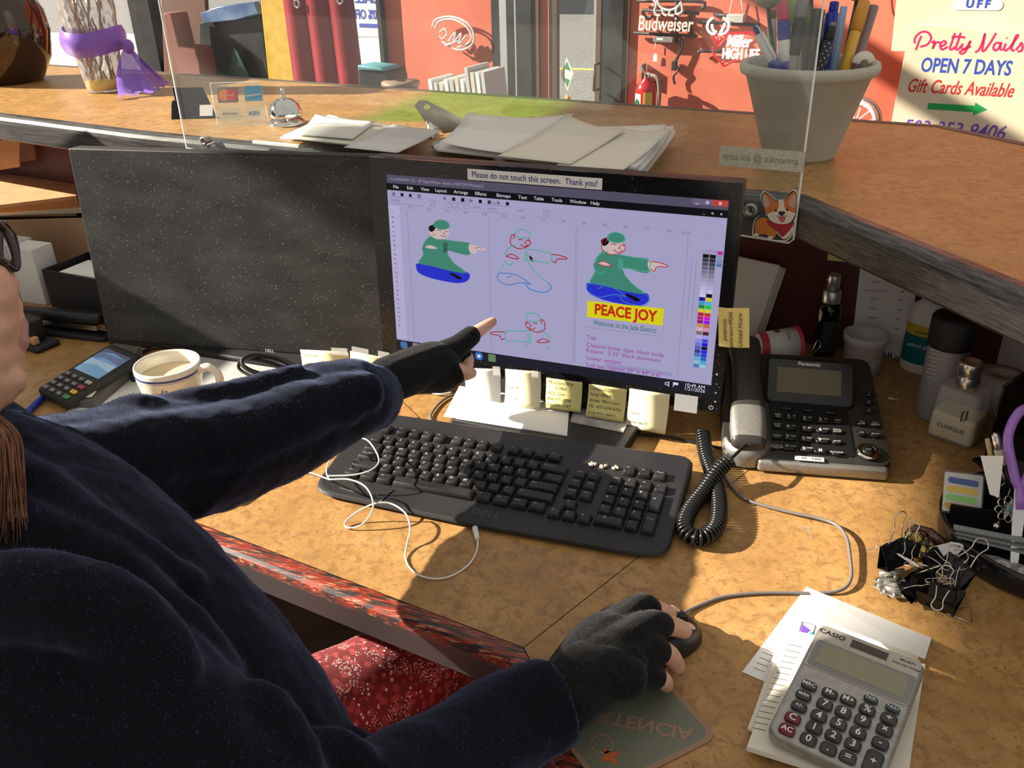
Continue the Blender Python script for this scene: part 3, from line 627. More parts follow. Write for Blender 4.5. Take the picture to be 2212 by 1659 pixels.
# window buttons
for xa, wd, m, t_ in ((-.046, .013, em('button', 110, 100, 130), '_'), (-.033, .013, em('button', 110, 100, 130), 'o'), (-.020, .019, em('closered', 196, 70, 62), 'x')):
    ui.quad((SX1+xa, uy(.030), -.0006), (SX1+xa+wd, uy(.030), -.0006), (SX1+xa+wd, uy(.0), -.0006), (SX1+xa, uy(.0), -.0006), m); ui.text(t_, .008, sw, T(SX1+xa+wd/2, uy(.014), -.0003), .02)
for k, t_ in enumerate('_ox'): ui.text(t_, .006, sw, T(SX1-.030+.011*k, uy(.064), -.0004))
# colour swatches
cols = [None, (20, 20, 24), (60, 60, 70), (85, 83, 98), (110, 106, 125), (130, 126, 150), (150, 145, 172), (165, 160, 190), (180, 174, 208), (196, 190, 226), (206, 200, 236), (216, 210, 240), (30, 30, 150), (70, 160, 215), (40, 140, 90), (222, 214, 40), (200, 40, 50), (200, 40, 140), (160, 30, 120), (215, 150, 70), (230, 180, 200), (130, 120, 120), (190, 180, 240), (150, 150, 235), (110, 130, 230), (90, 100, 190), (60, 60, 140), (70, 120, 210), (110, 180, 225), (140, 200, 225), (90, 130, 190)]
cols2 = [None, (20, 20, 24), (46, 46, 54), (70, 68, 82), (96, 92, 112), (120, 116, 138), (140, 136, 160), (158, 152, 182), (175, 170, 205), (190, 184, 220), (206, 200, 236), (20, 20, 24), (225, 215, 30), (80, 190, 220), (40, 210, 50), (225, 220, 60), (200, 60, 40), (225, 20, 230), (150, 30, 230), (215, 110, 60), (225, 150, 190), (90, 40, 45), (170, 160, 235), (70, 70, 235), (30, 30, 220), (20, 20, 60), (40, 40, 235), (50, 60, 215), (30, 110, 190), (70, 180, 215), (160, 210, 235)]
for j, cc in enumerate((cols, cols2)):
    for k, c in enumerate(cc):
        x0 = SX1-.0265+.0088*j; y1 = uy(.245+.0198*k); y0 = uy(.245+.0198*(k+1))
        if c: ui.quad((x0, y0+.0004, -.0005), (x0+.0078, y0+.0004, -.0005), (x0+.0078, y1, -.0005), (x0, y1, -.0005), em('swatch%d_%d' % (j, k), *c))
        else: ui.stroke([(x0, y0), (x0+.0078, y0), (x0+.0078, y1), (x0, y1)], .0005, -.0005, sg, closed=True); ui.stroke([(x0, y0), (x0+.0078, y1)], .0005, -.0005, sg)
for k, c in enumerate(((205, 40, 180), (150, 150, 185), (120, 150, 190), (100, 130, 180))): x0 = SX1-.0085; ui.quad((x0, uy(.262+.02*k), -.0005), (x0+.0072, uy(.262+.02*k), -.0005), (x0+.0072, uy(.244+.02*k), -.0005), (x0, uy(.244+.02*k), -.0005), em('swatch3_%d' % k, *c))
ui.stroke([(SX1-.040, uy(.30)), (SX1-.034, uy(.30)), (SX1-.034, uy(.62)), (SX1-.040, uy(.62))], .0004, -.0005, sg, closed=True)
ui.quad((SX1-.15, uy(.928), -.0006), (SX1-.055, uy(.928), -.0006), (SX1-.055, uy(.905), -.0006), (SX1-.15, uy(.905), -.0006), em('scroll', 160, 152, 200))
# task bar
for k, c in enumerate(((70, 120, 170), (150, 140, 150), (190, 160, 90), (90, 110, 150), (80, 90, 90), (200, 70, 80), (60, 120, 220), (110, 140, 100))):
    xx = SX0+.012+.021*k; yy = uy(.973); ui.flat(rrect(xx, yy, .012, .012, .004 if k in (0, 6) else .0015, 3), -.0005, em('taskicon%d' % k, *c))
q = SX0+.012+.021*6; ui.flat(rrect(q, uy(.973), .0055, .0055, .0027), -.0003, sw); ui.flat(rrect(SX0+.012+.021*5, uy(.973), .006, .004, .001), -.0003, sw)
ui.text('10:49 AM', .0072, sw, T(SX1-.022, uy(.963), -.0004)); ui.text('1/21/2026', .0072, sw, T(SX1-.022, uy(.984), -.0004))
ui.stroke([(SX1-.063, uy(.966)), (SX1-.060, uy(.966)), (SX1-.058, uy(.958)), (SX1-.058, uy(.986)), (SX1-.060, uy(.978)), (SX1-.063, uy(.978))], .0012, -.0004, sw, closed=True); ui.flat([(SX1-.052, uy(.985)), (SX1-.051, uy(.985)), (SX1-.051, uy(.972)), (SX1-.045, uy(.972)), (SX1-.045, uy(.958)), (SX1-.052, uy(.958))], -.0004, sw)
ui.build('program_window', scr)
# a plain generic figure pointing sideways, drawn three ways and a half
GR, BL, SKN, RD, TL, LB = em('figure_green', 68, 140, 120), em('figure_blue', 42, 52, 210), em('figure_skin', 214, 190, 190), em('figure_red', 178, 28, 46), em('figure_teal', 86, 178, 160), em('figure_lightblue', 70, 130, 205)
def figure(dx, dy, k, mode, flip=1):
    f = MB(); o = (dx, dy)
    P = lambda L: [(o[0]+flip*x*k, o[1]+y*k*.77+flip*x*k*.09) for x, y in L]
    body = [(-38, -62), (-62, -40), (-76, 0), (-72, 30), (-88, 72), (-40, 82), (30, 96), (84, 98), (40, 58), (18, 20), (20, 2), (92, 14), (98, -40), (40, -46), (0, -50)]
    legs = [(-92, 74), (-98, 92), (-88, 118), (-50, 136), (0, 146), (50, 150), (84, 138), (96, 112), (84, 94), (30, 92), (-40, 78)]
    head = [(-10, -106), (-34, -102), (-50, -84), (-46, -62), (-24, -48), (4, -52), (20, -72), (18, -96)]
    hat = [(-34, -104), (-30, -128), (-8, -140), (16, -132), (22, -108), (-4, -94)]
    hand = [(92, -34), (112, -36), (150, -26), (150, -16), (122, -12), (116, 4), (96, 0)]
    hand2 = [(-66, -6), (-44, -16), (-22, -4), (-44, 0)]
    if mode in ('fill', 'both'):
        spoly(f, P(legs), BL, -.00080, 4); spoly(f, P(body), GR, -.00075, 4); spoly(f, P(head), SKN, -.00070, 5); spoly(f, P(hat), GR, -.00066, 4); spoly(f, P(hand), SKN, -.00068, 4); spoly(f, P(hand2), SKN, -.00066, 4)
        spoly(f, P([(-50, -84), (-52, -102), (-34, -114), (-28, -96), (-40, -80)]), sb, -.00068, 4); spoly(f, P([(20, 108), (36, 106), (66, 122), (58, 132), (40, 122)]), sb, -.00066, 5)
        ink, w_ = (sb, .0007)
        if mode == 'fill':
            for L in ([(-22, -88), (-14, -91), (-6, -88)], [(6, -86), (12, -90), (18, -86)], [(-10, -68), (0, -62), (12, -68)], [(2, -82), (6, -76), (0, -74)], [(-36, -72), (-32, -66), (-36, -62)], [(116, -20), (128, -26), (142, -24)]): sline(f, P(L), w_, ink, -.0005, 4)
            for y in (-28, -12, 4): sline(f, P([(8, y-6), (15, y), (8, y+6), (1, y)]), .0010, ink, -.0005, 4, True)
    if mode in ('line', 'both', 'half'):
        g, r_, b_, w_ = (TL, RD, LB, .0014)
        segs = [(g, [(-30, -60), (-58, -42), (-70, -8)]), (g, [(-10, -52), (90, -40)]), (g, [(92, -44), (100, -20), (92, 10)]), (g, [(92, 8), (22, 2)]), (r_, [(-50, -84), (-48, -64), (-26, -48), (4, -54), (22, -76), (16, -98)]), (r_, [(-50, -84), (-46, -104), (-34, -110), (-40, -90)]),
                (r_, [(-22, -88), (-14, -91), (-6, -88)]), (r_, [(6, -86), (12, -90), (18, -86)]), (r_, [(-14, -68), (0, -58), (14, -70)]), (r_, [(2, -82), (6, -76), (0, -74)]), (g, [(-32, -104), (-28, -128), (-6, -138), (16, -130), (20, -108), (-4, -97), (-32, -104)]),
                (r_, [(98, -32), (116, -34), (150, -26), (150, -18), (120, -14), (112, 4), (100, -4)]), (r_, [(-66, -6), (-44, -18), (-20, -2), (-34, 2), (-66, -6)])]
        if mode != 'half': segs += [(g, [(22, 2), (18, 22), (44, 62), (82, 96)]), (g, [(-74, 34), (-88, 70)]), (b_, [(-92, 76), (-96, 104), (-60, 128), (-14, 112), (24, 116)]), (b_, [(-92, 76), (-50, 74), (-16, 84), (26, 116)]), (b_, [(84, 100), (98, 120), (76, 146), (24, 140), (4, 116)]), (b_, [(-62, 94), (-46, 84)]), (g, [(-72, 16), (-56, 34), (-40, 20)])]
        else: segs += [(g, [(22, 2), (20, 16), (12, 26)]), (g, [(-72, 16), (-56, 30)])]
        for m_, L in segs: sline(f, P(L), w_ if mode != 'both' else .0011, m_, -.0005, 5)
        for y in (-28, -13, 2): sline(f, P([(8, y-6), (15, y), (8, y+6), (1, y)]), .0012, g, -.0005, 4, True)
    f.build('drawn_figure', scr)
figure(957, 540, .60, 'fill'); figure(1132, 560, .60, 'line'); figure(1335, 577, .70, 'both'); figure(1148, 738, .58, 'half', -1)
f = MB(); spoly(f, [(1269, 650), (1434, 667), (1431, 704), (1267, 685)], em('yellow', 226, 220, 30)); stext(f, 'PEACE JOY', 1350, 677, .0215, em('signred', 205, 42, 30), .034, z=-.0005, wd=.088)
sline(f, [(1267, 685), (1265, 707), (1431, 727), (1433, 704)], .0004, sg, -.0006, 0); stext(f, 'Welcome to the Jade District', 1349, 706, .0105, em('welcome', 45, 115, 120), .008, z=-.0005, wd=.090)
PU = em('purple', 160, 40, 160)
for t_, py, wd in (('Top:', 728, None), ('Channel letter type, black body', 745, .084), ('Return:  3.25" black aluminum', 757, .081), ('Lower section:', 773, .037), ('Led sign cabinet 20" x 44" x 6"', 788, .074)):
    q = SA(1266, 729-728+py-3 if 0 else py); f.text(t_, .0088, PU, T(q.x, q.y, -.0005), 0, 'LEFT')
f.build('drawn_sign', scr)
f = MB(); q = SA(1143, 551); f.flat([(q.x, q.y), (q.x+.001, q.y-.0075), (q.x+.0026, q.y-.0055), (q.x+.0048, q.y-.0092), (q.x+.006, q.y-.0085), (q.x+.004, q.y-.005), (q.x+.0064, q.y-.0047)][::-1], -.0003, sb); f.build('pointer', scr)
# controls and label on the bezel
f = MB()
for py, t_ in ((808, 'o'), (829, '-'), (849, '+'), (868, '=')):
    q = SA(1545+(868-py)*.06, py); f.text(t_, .006, INKW, T(q.x, q.y, .0002))
q = SA(1536, 880); f.lathe([(.0026, 0), (.0032, 0)], INKW, 16, T(q.x, q.y, .0002), False, radians(120), radians(420)); f.quad((q.x-.0003, q.y, .0002), (q.x+.0003, q.y, .0002), (q.x+.0003, q.y+.0035, .0002), (q.x-.0003, q.y+.0035, .0002), INKW); f.build('control_marks', mon2)
MS = ACT @ T(0, 0, .0003)
a, c = LP(1010, 376, MS), LP(1301, 398, MS); mb = MB()
LBLUE = mat('blue_print', S(30, 50, 130), .7)
LABM = frame(MS @ Vector(((a.x+c.x)/2, (a.y+c.y)/2, 0)), MS.to_3x3() @ Vector((c.x-a.x, c.y-a.y, 0)), MS.to_3x3() @ Vector((0, 1, 0)))
lbl = thing('label', 'white strip reading Please do not touch this screen, on the lit monitor', 'label', LABM)
L_ = (c-a).length; mb.box((-L_/2, -.0075, 0), (L_/2, .0075, .0003), PAPER); mb.build('paper_strip', lbl)
mb = MB(); mb.text('Please do not touch this screen.  Thank you!', .0118, LBLUE, T(0, 0, .0005), .006, width=L_*.93); mb.build('lettering', lbl)
# stand base
mb = MB(); b0, b1, b2 = G(972, 905, .018), G(1342, 980, .018), G(1372, 905, .018); bm = frame((b0+b1)/2, b1-b0, b2-b1); bw = (b1-b0).length
Mi = ACT.inverted(); mb.prism(rrect(0, .085, bw, .17, .004), -.018, 0, BLACKM, .002, X=Mi @ bm); mb.rbox(0, .12, 0, .12, .05, .05, BLACK, .006, X=Mi @ bm); mb.build('stand_base', mon2)
# ================================================================== notes taped along the bottom of the screen
NOTEY = mat('yellow_note', S(224, 214, 140), .8); NOTEP = mat('pale_note', S(236, 230, 190), .8); TAPE = mat('clear_tape', (.9, .92, .93), .12, alpha=.28)
def curl(mb, w, h, m, c0=.0, c1=.010, n=8, t=.0002):
    """sheet hanging from y=0 down to -h, leaving the plane towards +z"""
    vs = []; fs = []
    for i in range(n+1):
        u = i/n; z = c0+(c1-c0)*u*u
        vs += [(-w/2, -h*u, z), (w/2, -h*u, z)]
    for i in range(n): fs.append((2*i, 2*i+2, 2*i+3, 2*i+1))
    k = len(vs); vs += [(x, y, z-t) for x, y, z in vs]; fs += [tuple(j+k for j in reversed(f)) for f in fs]
    edge = [2*i for i in range(n+1)]+[2*i+1 for i in range(n, -1, -1)]
    for i in range(len(edge)): a, b_ = edge[i], edge[(i+1) % len(edge)]; fs.append((b_, a, a+k, b_+k))
    mb.add(vs, fs, m, True); return lambda y: c0+(c1-c0)*(min(max(-y/h, 0), 1))**2
def note(tl, tr, h, m, lines, label, off, c1, grp='notes along the lit monitor', tape=None, rot=0, tsz=.0065):
    M1 = ACT @ T(0, 0, off); a, c = LP(*tl, M1), LP(*tr, M1); w = (c-a).length
    M = frame(M1 @ Vector(((a.x+c.x)/2, (a.y+c.y)/2, 0)), M1.to_3x3() @ Vector((c.x-a.x, c.y-a.y, 0)), M1.to_3x3() @ Vector((0, 1, 0)))
    t = thing('sticky_note', label, 'note', M, grp); mb = MB(); zf = curl(mb, w, h, m, 0, c1); mb.build('paper', t)
    if lines:
        mb = MB(); n = len(lines)
        for k, s in enumerate(lines): y = -h*(k+.7)/(n+.4); mb.text(s, tsz, INK, T(-w*.46, y, zf(y)+.0005) @ RX(-.15 if c1 else 0), 0, 'LEFT', .25)
        mb.build('handwriting', t)
    if tape:
        mb = MB()
        for x, y, tw, th_ in tape: mb.box((x-tw/2, y-th_/2, .0004), (x+tw/2, y+th_/2, .0006), TAPE)
        mb.build('tape', t)
    return t
note((648, 755), (752, 760), .045, NOTEP, ['northpoint', 'pinelane', '4 4 6'], 'pale note taped at bottom left of the lit monitor, nearest the navy sleeve', .002, .006, tape=[(.03, 0, .03, .012)])
note((756, 758), (850, 776), .045, NOTEP, ['daisy 55', 'to pick'], 'pale note directly above the black glove cuff under the two monitors', .003, .006, tape=[(-.02, .003, .03, .012), (.022, .004, .02, .012)])
note((1002, 795), (1078, 797), .062, PAPER, [], 'blank white note just right of the folded fingertips under the lit screen', .002, .018)
note((1091, 797), (1168, 803), .054, NOTEP, ['', 'Tax 99', 'Gal #9'], 'pale note between the blank white note and the phone number note', .002, .016, tape=[(-.042, -.008, .012, .022)])
note((1180, 816), (1258, 826), .044, NOTEY, ['Merchant ID #', '      5.7463', 'POL Care', '800-571-3928', '500-725-1243'], 'yellow note listing two phone numbers below the lit screen', .002, .010, tape=[(-.045, -.004, .010, .026)])
note((1272, 829), (1354, 841), .046, NOTEY, ['Combus1237', 'Senly 49266', 'James, Mary Leon', 'ML: 877-659-4726', 'Ac# 426-18442'], 'yellow note with five handwritten lines below the lit screen', .002, .014)
note((1360, 839), (1447, 852), .056, NOTEP, ['', '', 'thank', 'J8942867C'], 'pale note nearest the lower right corner of the lit monitor', .002, .014, tape=[(.052, -.010, .032, .026)])
M1 = ACT @ T(0, 0, .0012); a, c = LP(1551, 663, M1), LP(1619, 664, M1); d_ = LP(1545, 747, M1)
M = frame(M1 @ Vector((a.x, a.y, 0)), M1.to_3x3() @ Vector((c.x-a.x, c.y-a.y, 0)), M1.to_3x3() @ Vector((0, 1, 0))); w_ = (c-a).length; h_ = (d_-a).length
t = thing('sticky_note', 'yellow note stuck sideways on the right edge of the lit monitor', 'note', M); mb = MB()
mb.add([(0, 0, 0), (w_*.3, 0, .004), (w_, 0, .002), (0, -h_, 0), (w_*.3, -h_, .004), (w_, -h_, .003)], [(0, 3, 4, 1), (1, 4, 5, 2)], mat('amber_note', S(236, 214, 130), .8)); mb.build('paper', t)
mb = MB()
for k, (s, f_) in enumerate((('petercao', .22), ('peterzeno49266', .42), ('United Hcare', .72))): mb.text(s, .0085 if k != 1 else .0075, INK, T(w_*f_, -h_*.55, .0048) @ RZ(pi/2), 0, 'CENTER', .2)
mb.build('handwriting', t)
# papers lying on the stand
bz = G(1100, 900, .0).z
def sheet(name, label, cat, pts, z, m, t=.0004, lines=0, grp=None, lift=None):
    q = [G(px, py, z) for px, py in pts]; c = sum(q, Vector())/len(q); th = thing(name, label, cat, T(c.x, c.y, z), grp); mb = MB()
    o = ccw([(v.x-c.x, v.y-c.y) for v in q]); mb.prism(o, 0, t, m); mb.build('sheet', th)
    if lines:
        mb = MB(); a, b_, c3 = q[0]-c, q[1]-c, q[3]-c
        for k in range(lines):
            f_ = .12+.76*k/max(1, lines-1); p1 = a.lerp(c3, f_); p2 = b_.lerp(q[2]-c, f_); mb.stroke([p1.lerp(p2, .10), p1.lerp(p2, .10+.7*random.random()+.1)], .0007, t+.0001, INK)
        mb.build('printing', th)
    return th
sheet('paper_sheet', 'large white sheet lying on the stand base of the lit monitor', 'paper', [(1010, 800), (1240, 830), (1216, 938), (958, 900)], .0186, PAPER)
sheet('paper_sheet', 'white sheet under the large sheet on the monitor stand', 'paper', [(1040, 820), (1232, 850), (1225, 942), (985, 905)], .0181, PAPER)
sheet('photo_card', 'printed grey card lying on the right of the monitor stand', 'card', [(1250, 850), (1378, 870), (1346, 935), (1232, 912)], .0184, noisy(mat('card_grey', (.3, .3, .31), .5), (.22, .22, .24), (.48, .46, .42), 30), .0008)
# ================================================================== keyboard
U = .01905
KB = thing('keyboard', 'black full size keyboard with worn keys and three small charms', 'keyboard', T(0, 0, 0))
KP = noisy(mat('keyboard_body', (.018, .018, .019), .45), (.015, .015, .016), (.024, .024, .024), 10, bump=.2, bscale=900)
mb = MB(); Xk = Matrix.Identity(4)
zt = lambda y: .0195+.10*(y+.02)                                        # deck slopes down towards the user
o = [(-.030, .066), (.424, .078), (.436, .070), (.437, -.098), (.428, -.112), (.400, -.119), (.20, -.124), (-.002, -.121), (-.022, -.114), (-.030, -.098), (-.037, .056)]
o = roundpoly(ccw(o), .016); n_ = len(o); vs = []
for ins, dz in ((.003, None), (0, 'low'), (0, 'mid'), (.0015, 'top1'), (.004, 'top')):
    for x, y in o:
        k = 1-ins/.2; X_, Y_ = .2+(x-.2)*k, -.02+(y+.02)*(1-ins/.09)
        z = {None: .003, 'low': .006, 'mid': zt(Y_)-.004, 'top1': zt(Y_)-.001, 'top': zt(Y_)}[dz]; vs.append((X_, Y_, z))
fs = []
for j in range(4):
    for i in range(n_): fs.append((j*n_+i, j*n_+(i+1) % n_, (j+1)*n_+(i+1) % n_, (j+1)*n_+i))
fs += [tuple(range(n_))[::-1], tuple(range(4*n_, 5*n_))]
mb.add(vs, fs, KP, False); mb.build('housing', KB)
for x, y in ((.0, -.10), (.41, -.10), (.0, .055), (.41, .055)): mb = MB(); mb.rbox(x, y, 0, .02, .008, .0045, BLACKM, .001); mb.build('rubber_foot', KB)
mb = MB(); q = [LP(px, py, T(0, 0, .012)) for px, py in ((735, 1052), (850, 1060), (820, 1082))]
mb.tube([(q[0].x, q[0].y, zt(q[0].y)), (q[0].x+.05, q[0].y-.006, zt(q[0].y-.006)), (q[1].x, q[1].y, zt(q[1].y)), (q[2].x, q[2].y, zt(q[2].y))], .0012, BLACK, 6); mb.build('palm_rest_groove', KB)
q = LP(1049, 1112, T(0, 0, .0105)); mb = MB(); mb.text('DELL', .0165, mat('embossed_grey', (.075, .075, .078), .3, .4), T(q.x, q.y, zt(q.y)+.0004) @ RX(.1), .015, space=1.05); mb.build('lettering', KB)
KEYM = noisy(mat('keycap', (.017, .017, .018), .42), (.014, .014, .015), (.034, .034, .033), 28, 6, .45, .75, rough=(.25, .6)); LEG = mat('key_legend', (.42, .42, .42), .6)
nkey = 0; rest = MB()
def key(cx, cy, w, h=1, legend='', sz=.006):
    global nkey
    y = cy; z = zt(y)-.001; mb = MB() if nkey < 100 else rest; W2, H2 = w*U-.0012, h*U-.0012; X = T(cx, cy, z) @ RX(.10)
    mb.prism(rrect(0, 0, W2, H2, .0015, 2), 0, .0078, KEYM, .0010, 1, X, ((W2-.0052)/W2, (H2-.0052)/H2))
    if legend:
        if len(legend) == 1: mb.text(legend, sz, LEG, X @ T(-W2*.16, H2*.10, .0080), .01)
        else: mb.text(legend, .0034, LEG, X @ T(-W2/2+.0048, H2*.12, .0080), 0, 'LEFT')
    if nkey < 100: mb.build('key', KB)
    nkey += 1
def row(x, y, L):
    for it in L:
        if isinstance(it, (int, float)): x += it
        else: w, lg = it; key((x+w/2)*U, y, w, 1, lg); x += w
one = lambda s: [(1, c) for c in s]
row(0, 0, one('`1234567890-=')+[(2, 'Backspace')])
row(0, -U, [(1.5, 'Tab')]+one('QWERTYUIOP[]')+[(1.5, '\\')])
row(0, -2*U, [(1.75, 'Caps Lock')]+one("ASDFGHJKL;'")+[(2.25, 'Enter')])
row(0, -3*U, [(2.25, 'Shift')]+one('ZXCVBNM,./')+[(2.75, 'Shift')])
row(0, -4*U, [(1.25, 'Ctrl'), (1.25, 'Win'), (1.25, 'Alt'), (6.0, ''), (1.25, 'Alt'), (1.25, 'Win'), (1.25, 'Menu'), (1.25, 'Ctrl')])
row(0.1, U*1.32, [(1, 'Esc'), .35]+[(1, 'F%d' % i) for i in range(1, 5)]+[.35]+[(1, 'F%d' % i) for i in range(5, 9)]+[.35]+[(1, 'F%d' % i) for i in range(9, 13)])
for k, (a, bq) in enumerate((('Home', 'End'), ('Insert', 'PgUp'), ('Delete', 'PgDn'))): row(15.35, -k*U-.002, [(1, a), (1, bq)])
key((16.1)*U, -3.25*U, 1, 1, '^'); row(14.85, -4.25*U, [(1, '<'), (1, 'v'), (1, '>')])
NX = 17.88
row(NX, -.002, [(1, 'Num'), (1, '/'), (1, '*'), (1, '-')])
for k, s in enumerate(('789', '456', '123')): row(NX, -(k+1)*U-.002, one(s))
key((NX+3.5)*U, -1.5*U-.002, 1, 2, '+'); key((NX+3.5)*U, -3.5*U-.002, 1, 2, 'Enter'); row(NX, -4*U-.002, [(2, '0'), (1, '.')])
row(NX+.6, U*1.22, [(1.03, 'Prt'), (1.03, 'Scr'), (1.03, 'Pause')])
if rest.v: o = rest.build('key', KB); o['kind'] = 'stuff'
CH = noisy(mat('glitter_charm', (.8, .72, .6), .3), (.85, .8, .75), (.6, .42, .25), 260, lo=.45, hi=.55)
for px, py in ((1280, 997), (1305, 1002), (1330, 1005)):
    q = LP(px, py, T(0, 0, .03)); mb = MB(); z = zt(q.y); rnd = random.Random(px)
    for k in range(9): mb.ball((q.x+rnd.uniform(-.0045, .0045), q.y+rnd.uniform(-.0035, .0035), z+.002), (.0018, .0018, .0022), CH, 8)
    mb.build('charm', KB)
# ================================================================== desk phone
p0, p1 = G(1560, 1004, .004), G(1924, 1032, .004); PX = (p1-p0); PW = PX.length
PM = frame((p0.x, p0.y, 0), (PX.x, PX.y, 0), (-PX.y, PX.x, 0))
ph = thing('desk_phone', 'black corded desk phone with tilting display and silver handset beside the lit monitor', 'telephone', PM)
SL_ = radians(12); FPL = T(0, 0, .022) @ RX(SL_); FPM = PM @ FPL
PLB = mat('phone_black', (.014, .014, .014), .3); PLG = mat('phone_graphite', (.05, .046, .042), .38, .3); PSIL = noisy(mat('phone_silver', (.30, .29, .27), .38, .6), (.27, .26, .24), (.33, .32, .30), 300)
mb = MB(); PDp = .225
def wedge(mb, x0, x1, y0, y1, zf, m, r=.012, lift=.003):
    o = rrect((x0+x1)/2, (y0+y1)/2, x1-x0, y1-y0, r, 4); n = len(o); zt_ = lambda y: zf+(y)*math.tan(SL_)
    vs = [(x, y, lift) for x, y in o]+[(x, y, zt_(y)-.003) for x, y in o]
    cx, cy = (x0+x1)/2, (y0+y1)/2
    vs += [(cx+(x-cx)*.99, cy+(y-cy)*.99, zt_(y)) for x, y in o]
    fs = [tuple(range(n))[::-1], tuple(range(2*n, 3*n))]
    for j in range(2):
        for i in range(n): fs.append((j*n+i, j*n+(i+1) % n, (j+1)*n+(i+1) % n, (j+1)*n+i))
    mb.add(vs, fs, m)
wedge(mb, 0, PW, 0, PDp, .020, PLG, .016, .003); mb.build('base', ph)
mb = MB(); wedge(mb, .064, PW-.045, .012, PDp-.01, .0218, PLB, .004, .010); mb.build('keypad_panel', ph)
mb = MB(); mb.prism(rrect(PW/2+.02, -.002, PW-.05, .012, .005), .003, .019, PSIL, .003); mb.build('front_lip', ph)
for x in (.03, PW-.03):
    for y in (.03, PDp-.03): mb = MB(); mb.cyl((x, y, 0), (x, y, .004), .007, BLACKM, seg=12); mb.build('rubber_foot', ph)
def fp(px, py): return LP(px, py, FPM)
PLT = mat('phone_legend', (.62, .61, .58), .5)
def pkey(px, py, w, h, main, sub='', sz=.0085, m=PLB):
    q = fp(px, py); mb = MB(); mb.prism(rrect(q.x, q.y, w, h, .003), 0, .0035, m, .0012, 1, FPL)
    if main:
        X = FPL @ T(q.x-(.003 if sub else 0), q.y, .0037)
        if '/' in main and len(main) > 3:
            a, c = main.split('/'); mb.text(a, .0034, PLT, X @ T(0, .0018, 0), .01); mb.text(c, .0034, PLT, X @ T(0, -.0020, 0), .01)
        else: mb.text(main, sz if len(main) < 2 else .0036, PLT, X, .015)
    if sub: mb.text(sub, .0033, PLT, FPL @ T(q.x+.0045, q.y+.0015, .0037))
    mb.build('key', ph)
for px, py, a, s in ((1708, 903, '1', '@'), (1742, 907, '2', 'ABC'), (1776, 910, '3', 'DEF'), (1706, 925, '4', 'GHI'), (1741, 929, '5', 'JKL'), (1776, 932, '6', 'MNO'), (1705, 947, '7', 'PQRS'), (1740, 951, '8', 'TUV'), (1775, 954, '9', 'WXYZ'), (1704, 969, '*', 'TONE'), (1741, 973, '0', 'OPER'), (1771, 976, '#', '')): pkey(px, py, .0165, .0095, a, s)
for px, py, a in ((1680, 901, 'SPEED/DIAL'), (1679, 922, 'FLASH/CALL'), (1678, 945, 'HOLD'), (1677, 968, 'LOCATOR/INTERCOM'), (1809, 912, 'EXIT'), (1808, 934, 'REDIAL/PAUSE'), (1807, 957, 'MUTE'), (1806, 981, 'SP-PHONE')): pkey(px, py, .0125, .0085, a)
for px, py, a in ((1698, 884, ''), (1745, 888, ''), (1793, 893, '')): pkey(px, py, .017, .005, a)
for px, py, a in ((1876, 855, '1'), (1876, 872, '2'), (1876, 890, '3')): pkey(px, py, .0135, .0062, a, '', .0055)
for px, py, a in ((1861, 916, 'CALL/LOG'), (1890, 919, 'CALL/BLOCK'), (1860, 938, 'USE'), (1890, 941, 'ERASE')): pkey(px, py, .0125, .0095, a)
q = fp(1875, 978); mb = MB(); X = FPL @ T(q.x, q.y, 0); mb.lathe([(0, .001), (.0145, .001), (.0155, .003), (.0140, .0045), (.009, .0050), (.0085, .0045)], CHROME, 28, X); mb.build('navigation_ring', ph)
mb = MB(); mb.lathe([(.0085, .003), (.0082, .0058), (0, .0062)], PLB, 20, X); mb.text('PLAY', .003, PLT, X @ T(0, 0, .0065)); mb.build('navigation_button', ph)
q = fp(1748, 992); mb = MB(); mb.box((q.x-.0185, q.y-.004, .0006), (q.x+.0185, q.y+.004, .0009), PAPER, FPL); mb.text('* 99 - 9406', .0066, INK, FPL @ T(q.x, q.y, .0012), 0, 'CENTER', .2); mb.build('number_label', ph)
# display head, hinged at the back of the keypad
b0, b1 = fp(1652, 868), fp(1845, 884); B0 = FPL @ Vector((b0.x, b0.y, .001)); B1 = FPL @ Vector((b1.x, b1.y, .001))
dx_ = (B1-B0).normalized(); upv = Vector((0, cos(radians(46)), sin(radians(46)))); DM = frame((B0+B1)/2, dx_, upv); DWd = (B1-B0).length
tl = LP(1662, 770, PM @ DM); hh = tl.y
mb = MB(); mb.prism(rrect(0, hh/2, DWd, hh, .008, 4), -.013, 0, PLB, .003, X=DM); mb.build('display_housing', ph)
l0, l1, l2 = LP(1680, 792, PM @ DM), LP(1818, 803, PM @ DM), LP(1816, 857, PM @ DM)
mb = MB(); mb.prism(rrect((l0.x+l1.x)/2, (l0.y+l2.y)/2, l1.x-l0.x, abs(l0.y-l2.y), .001), 0, .0005, mat('lcd_olive', (.105, .088, .045), .25), 0, X=DM); mb.build('lcd_screen', ph)
mb = MB(); q = LP(1748, 785, PM @ DM); mb.text('Panasonic', .0078, PLT, DM @ T(q.x, hh-.0075, .0004), .03); mb.build('lettering', ph)
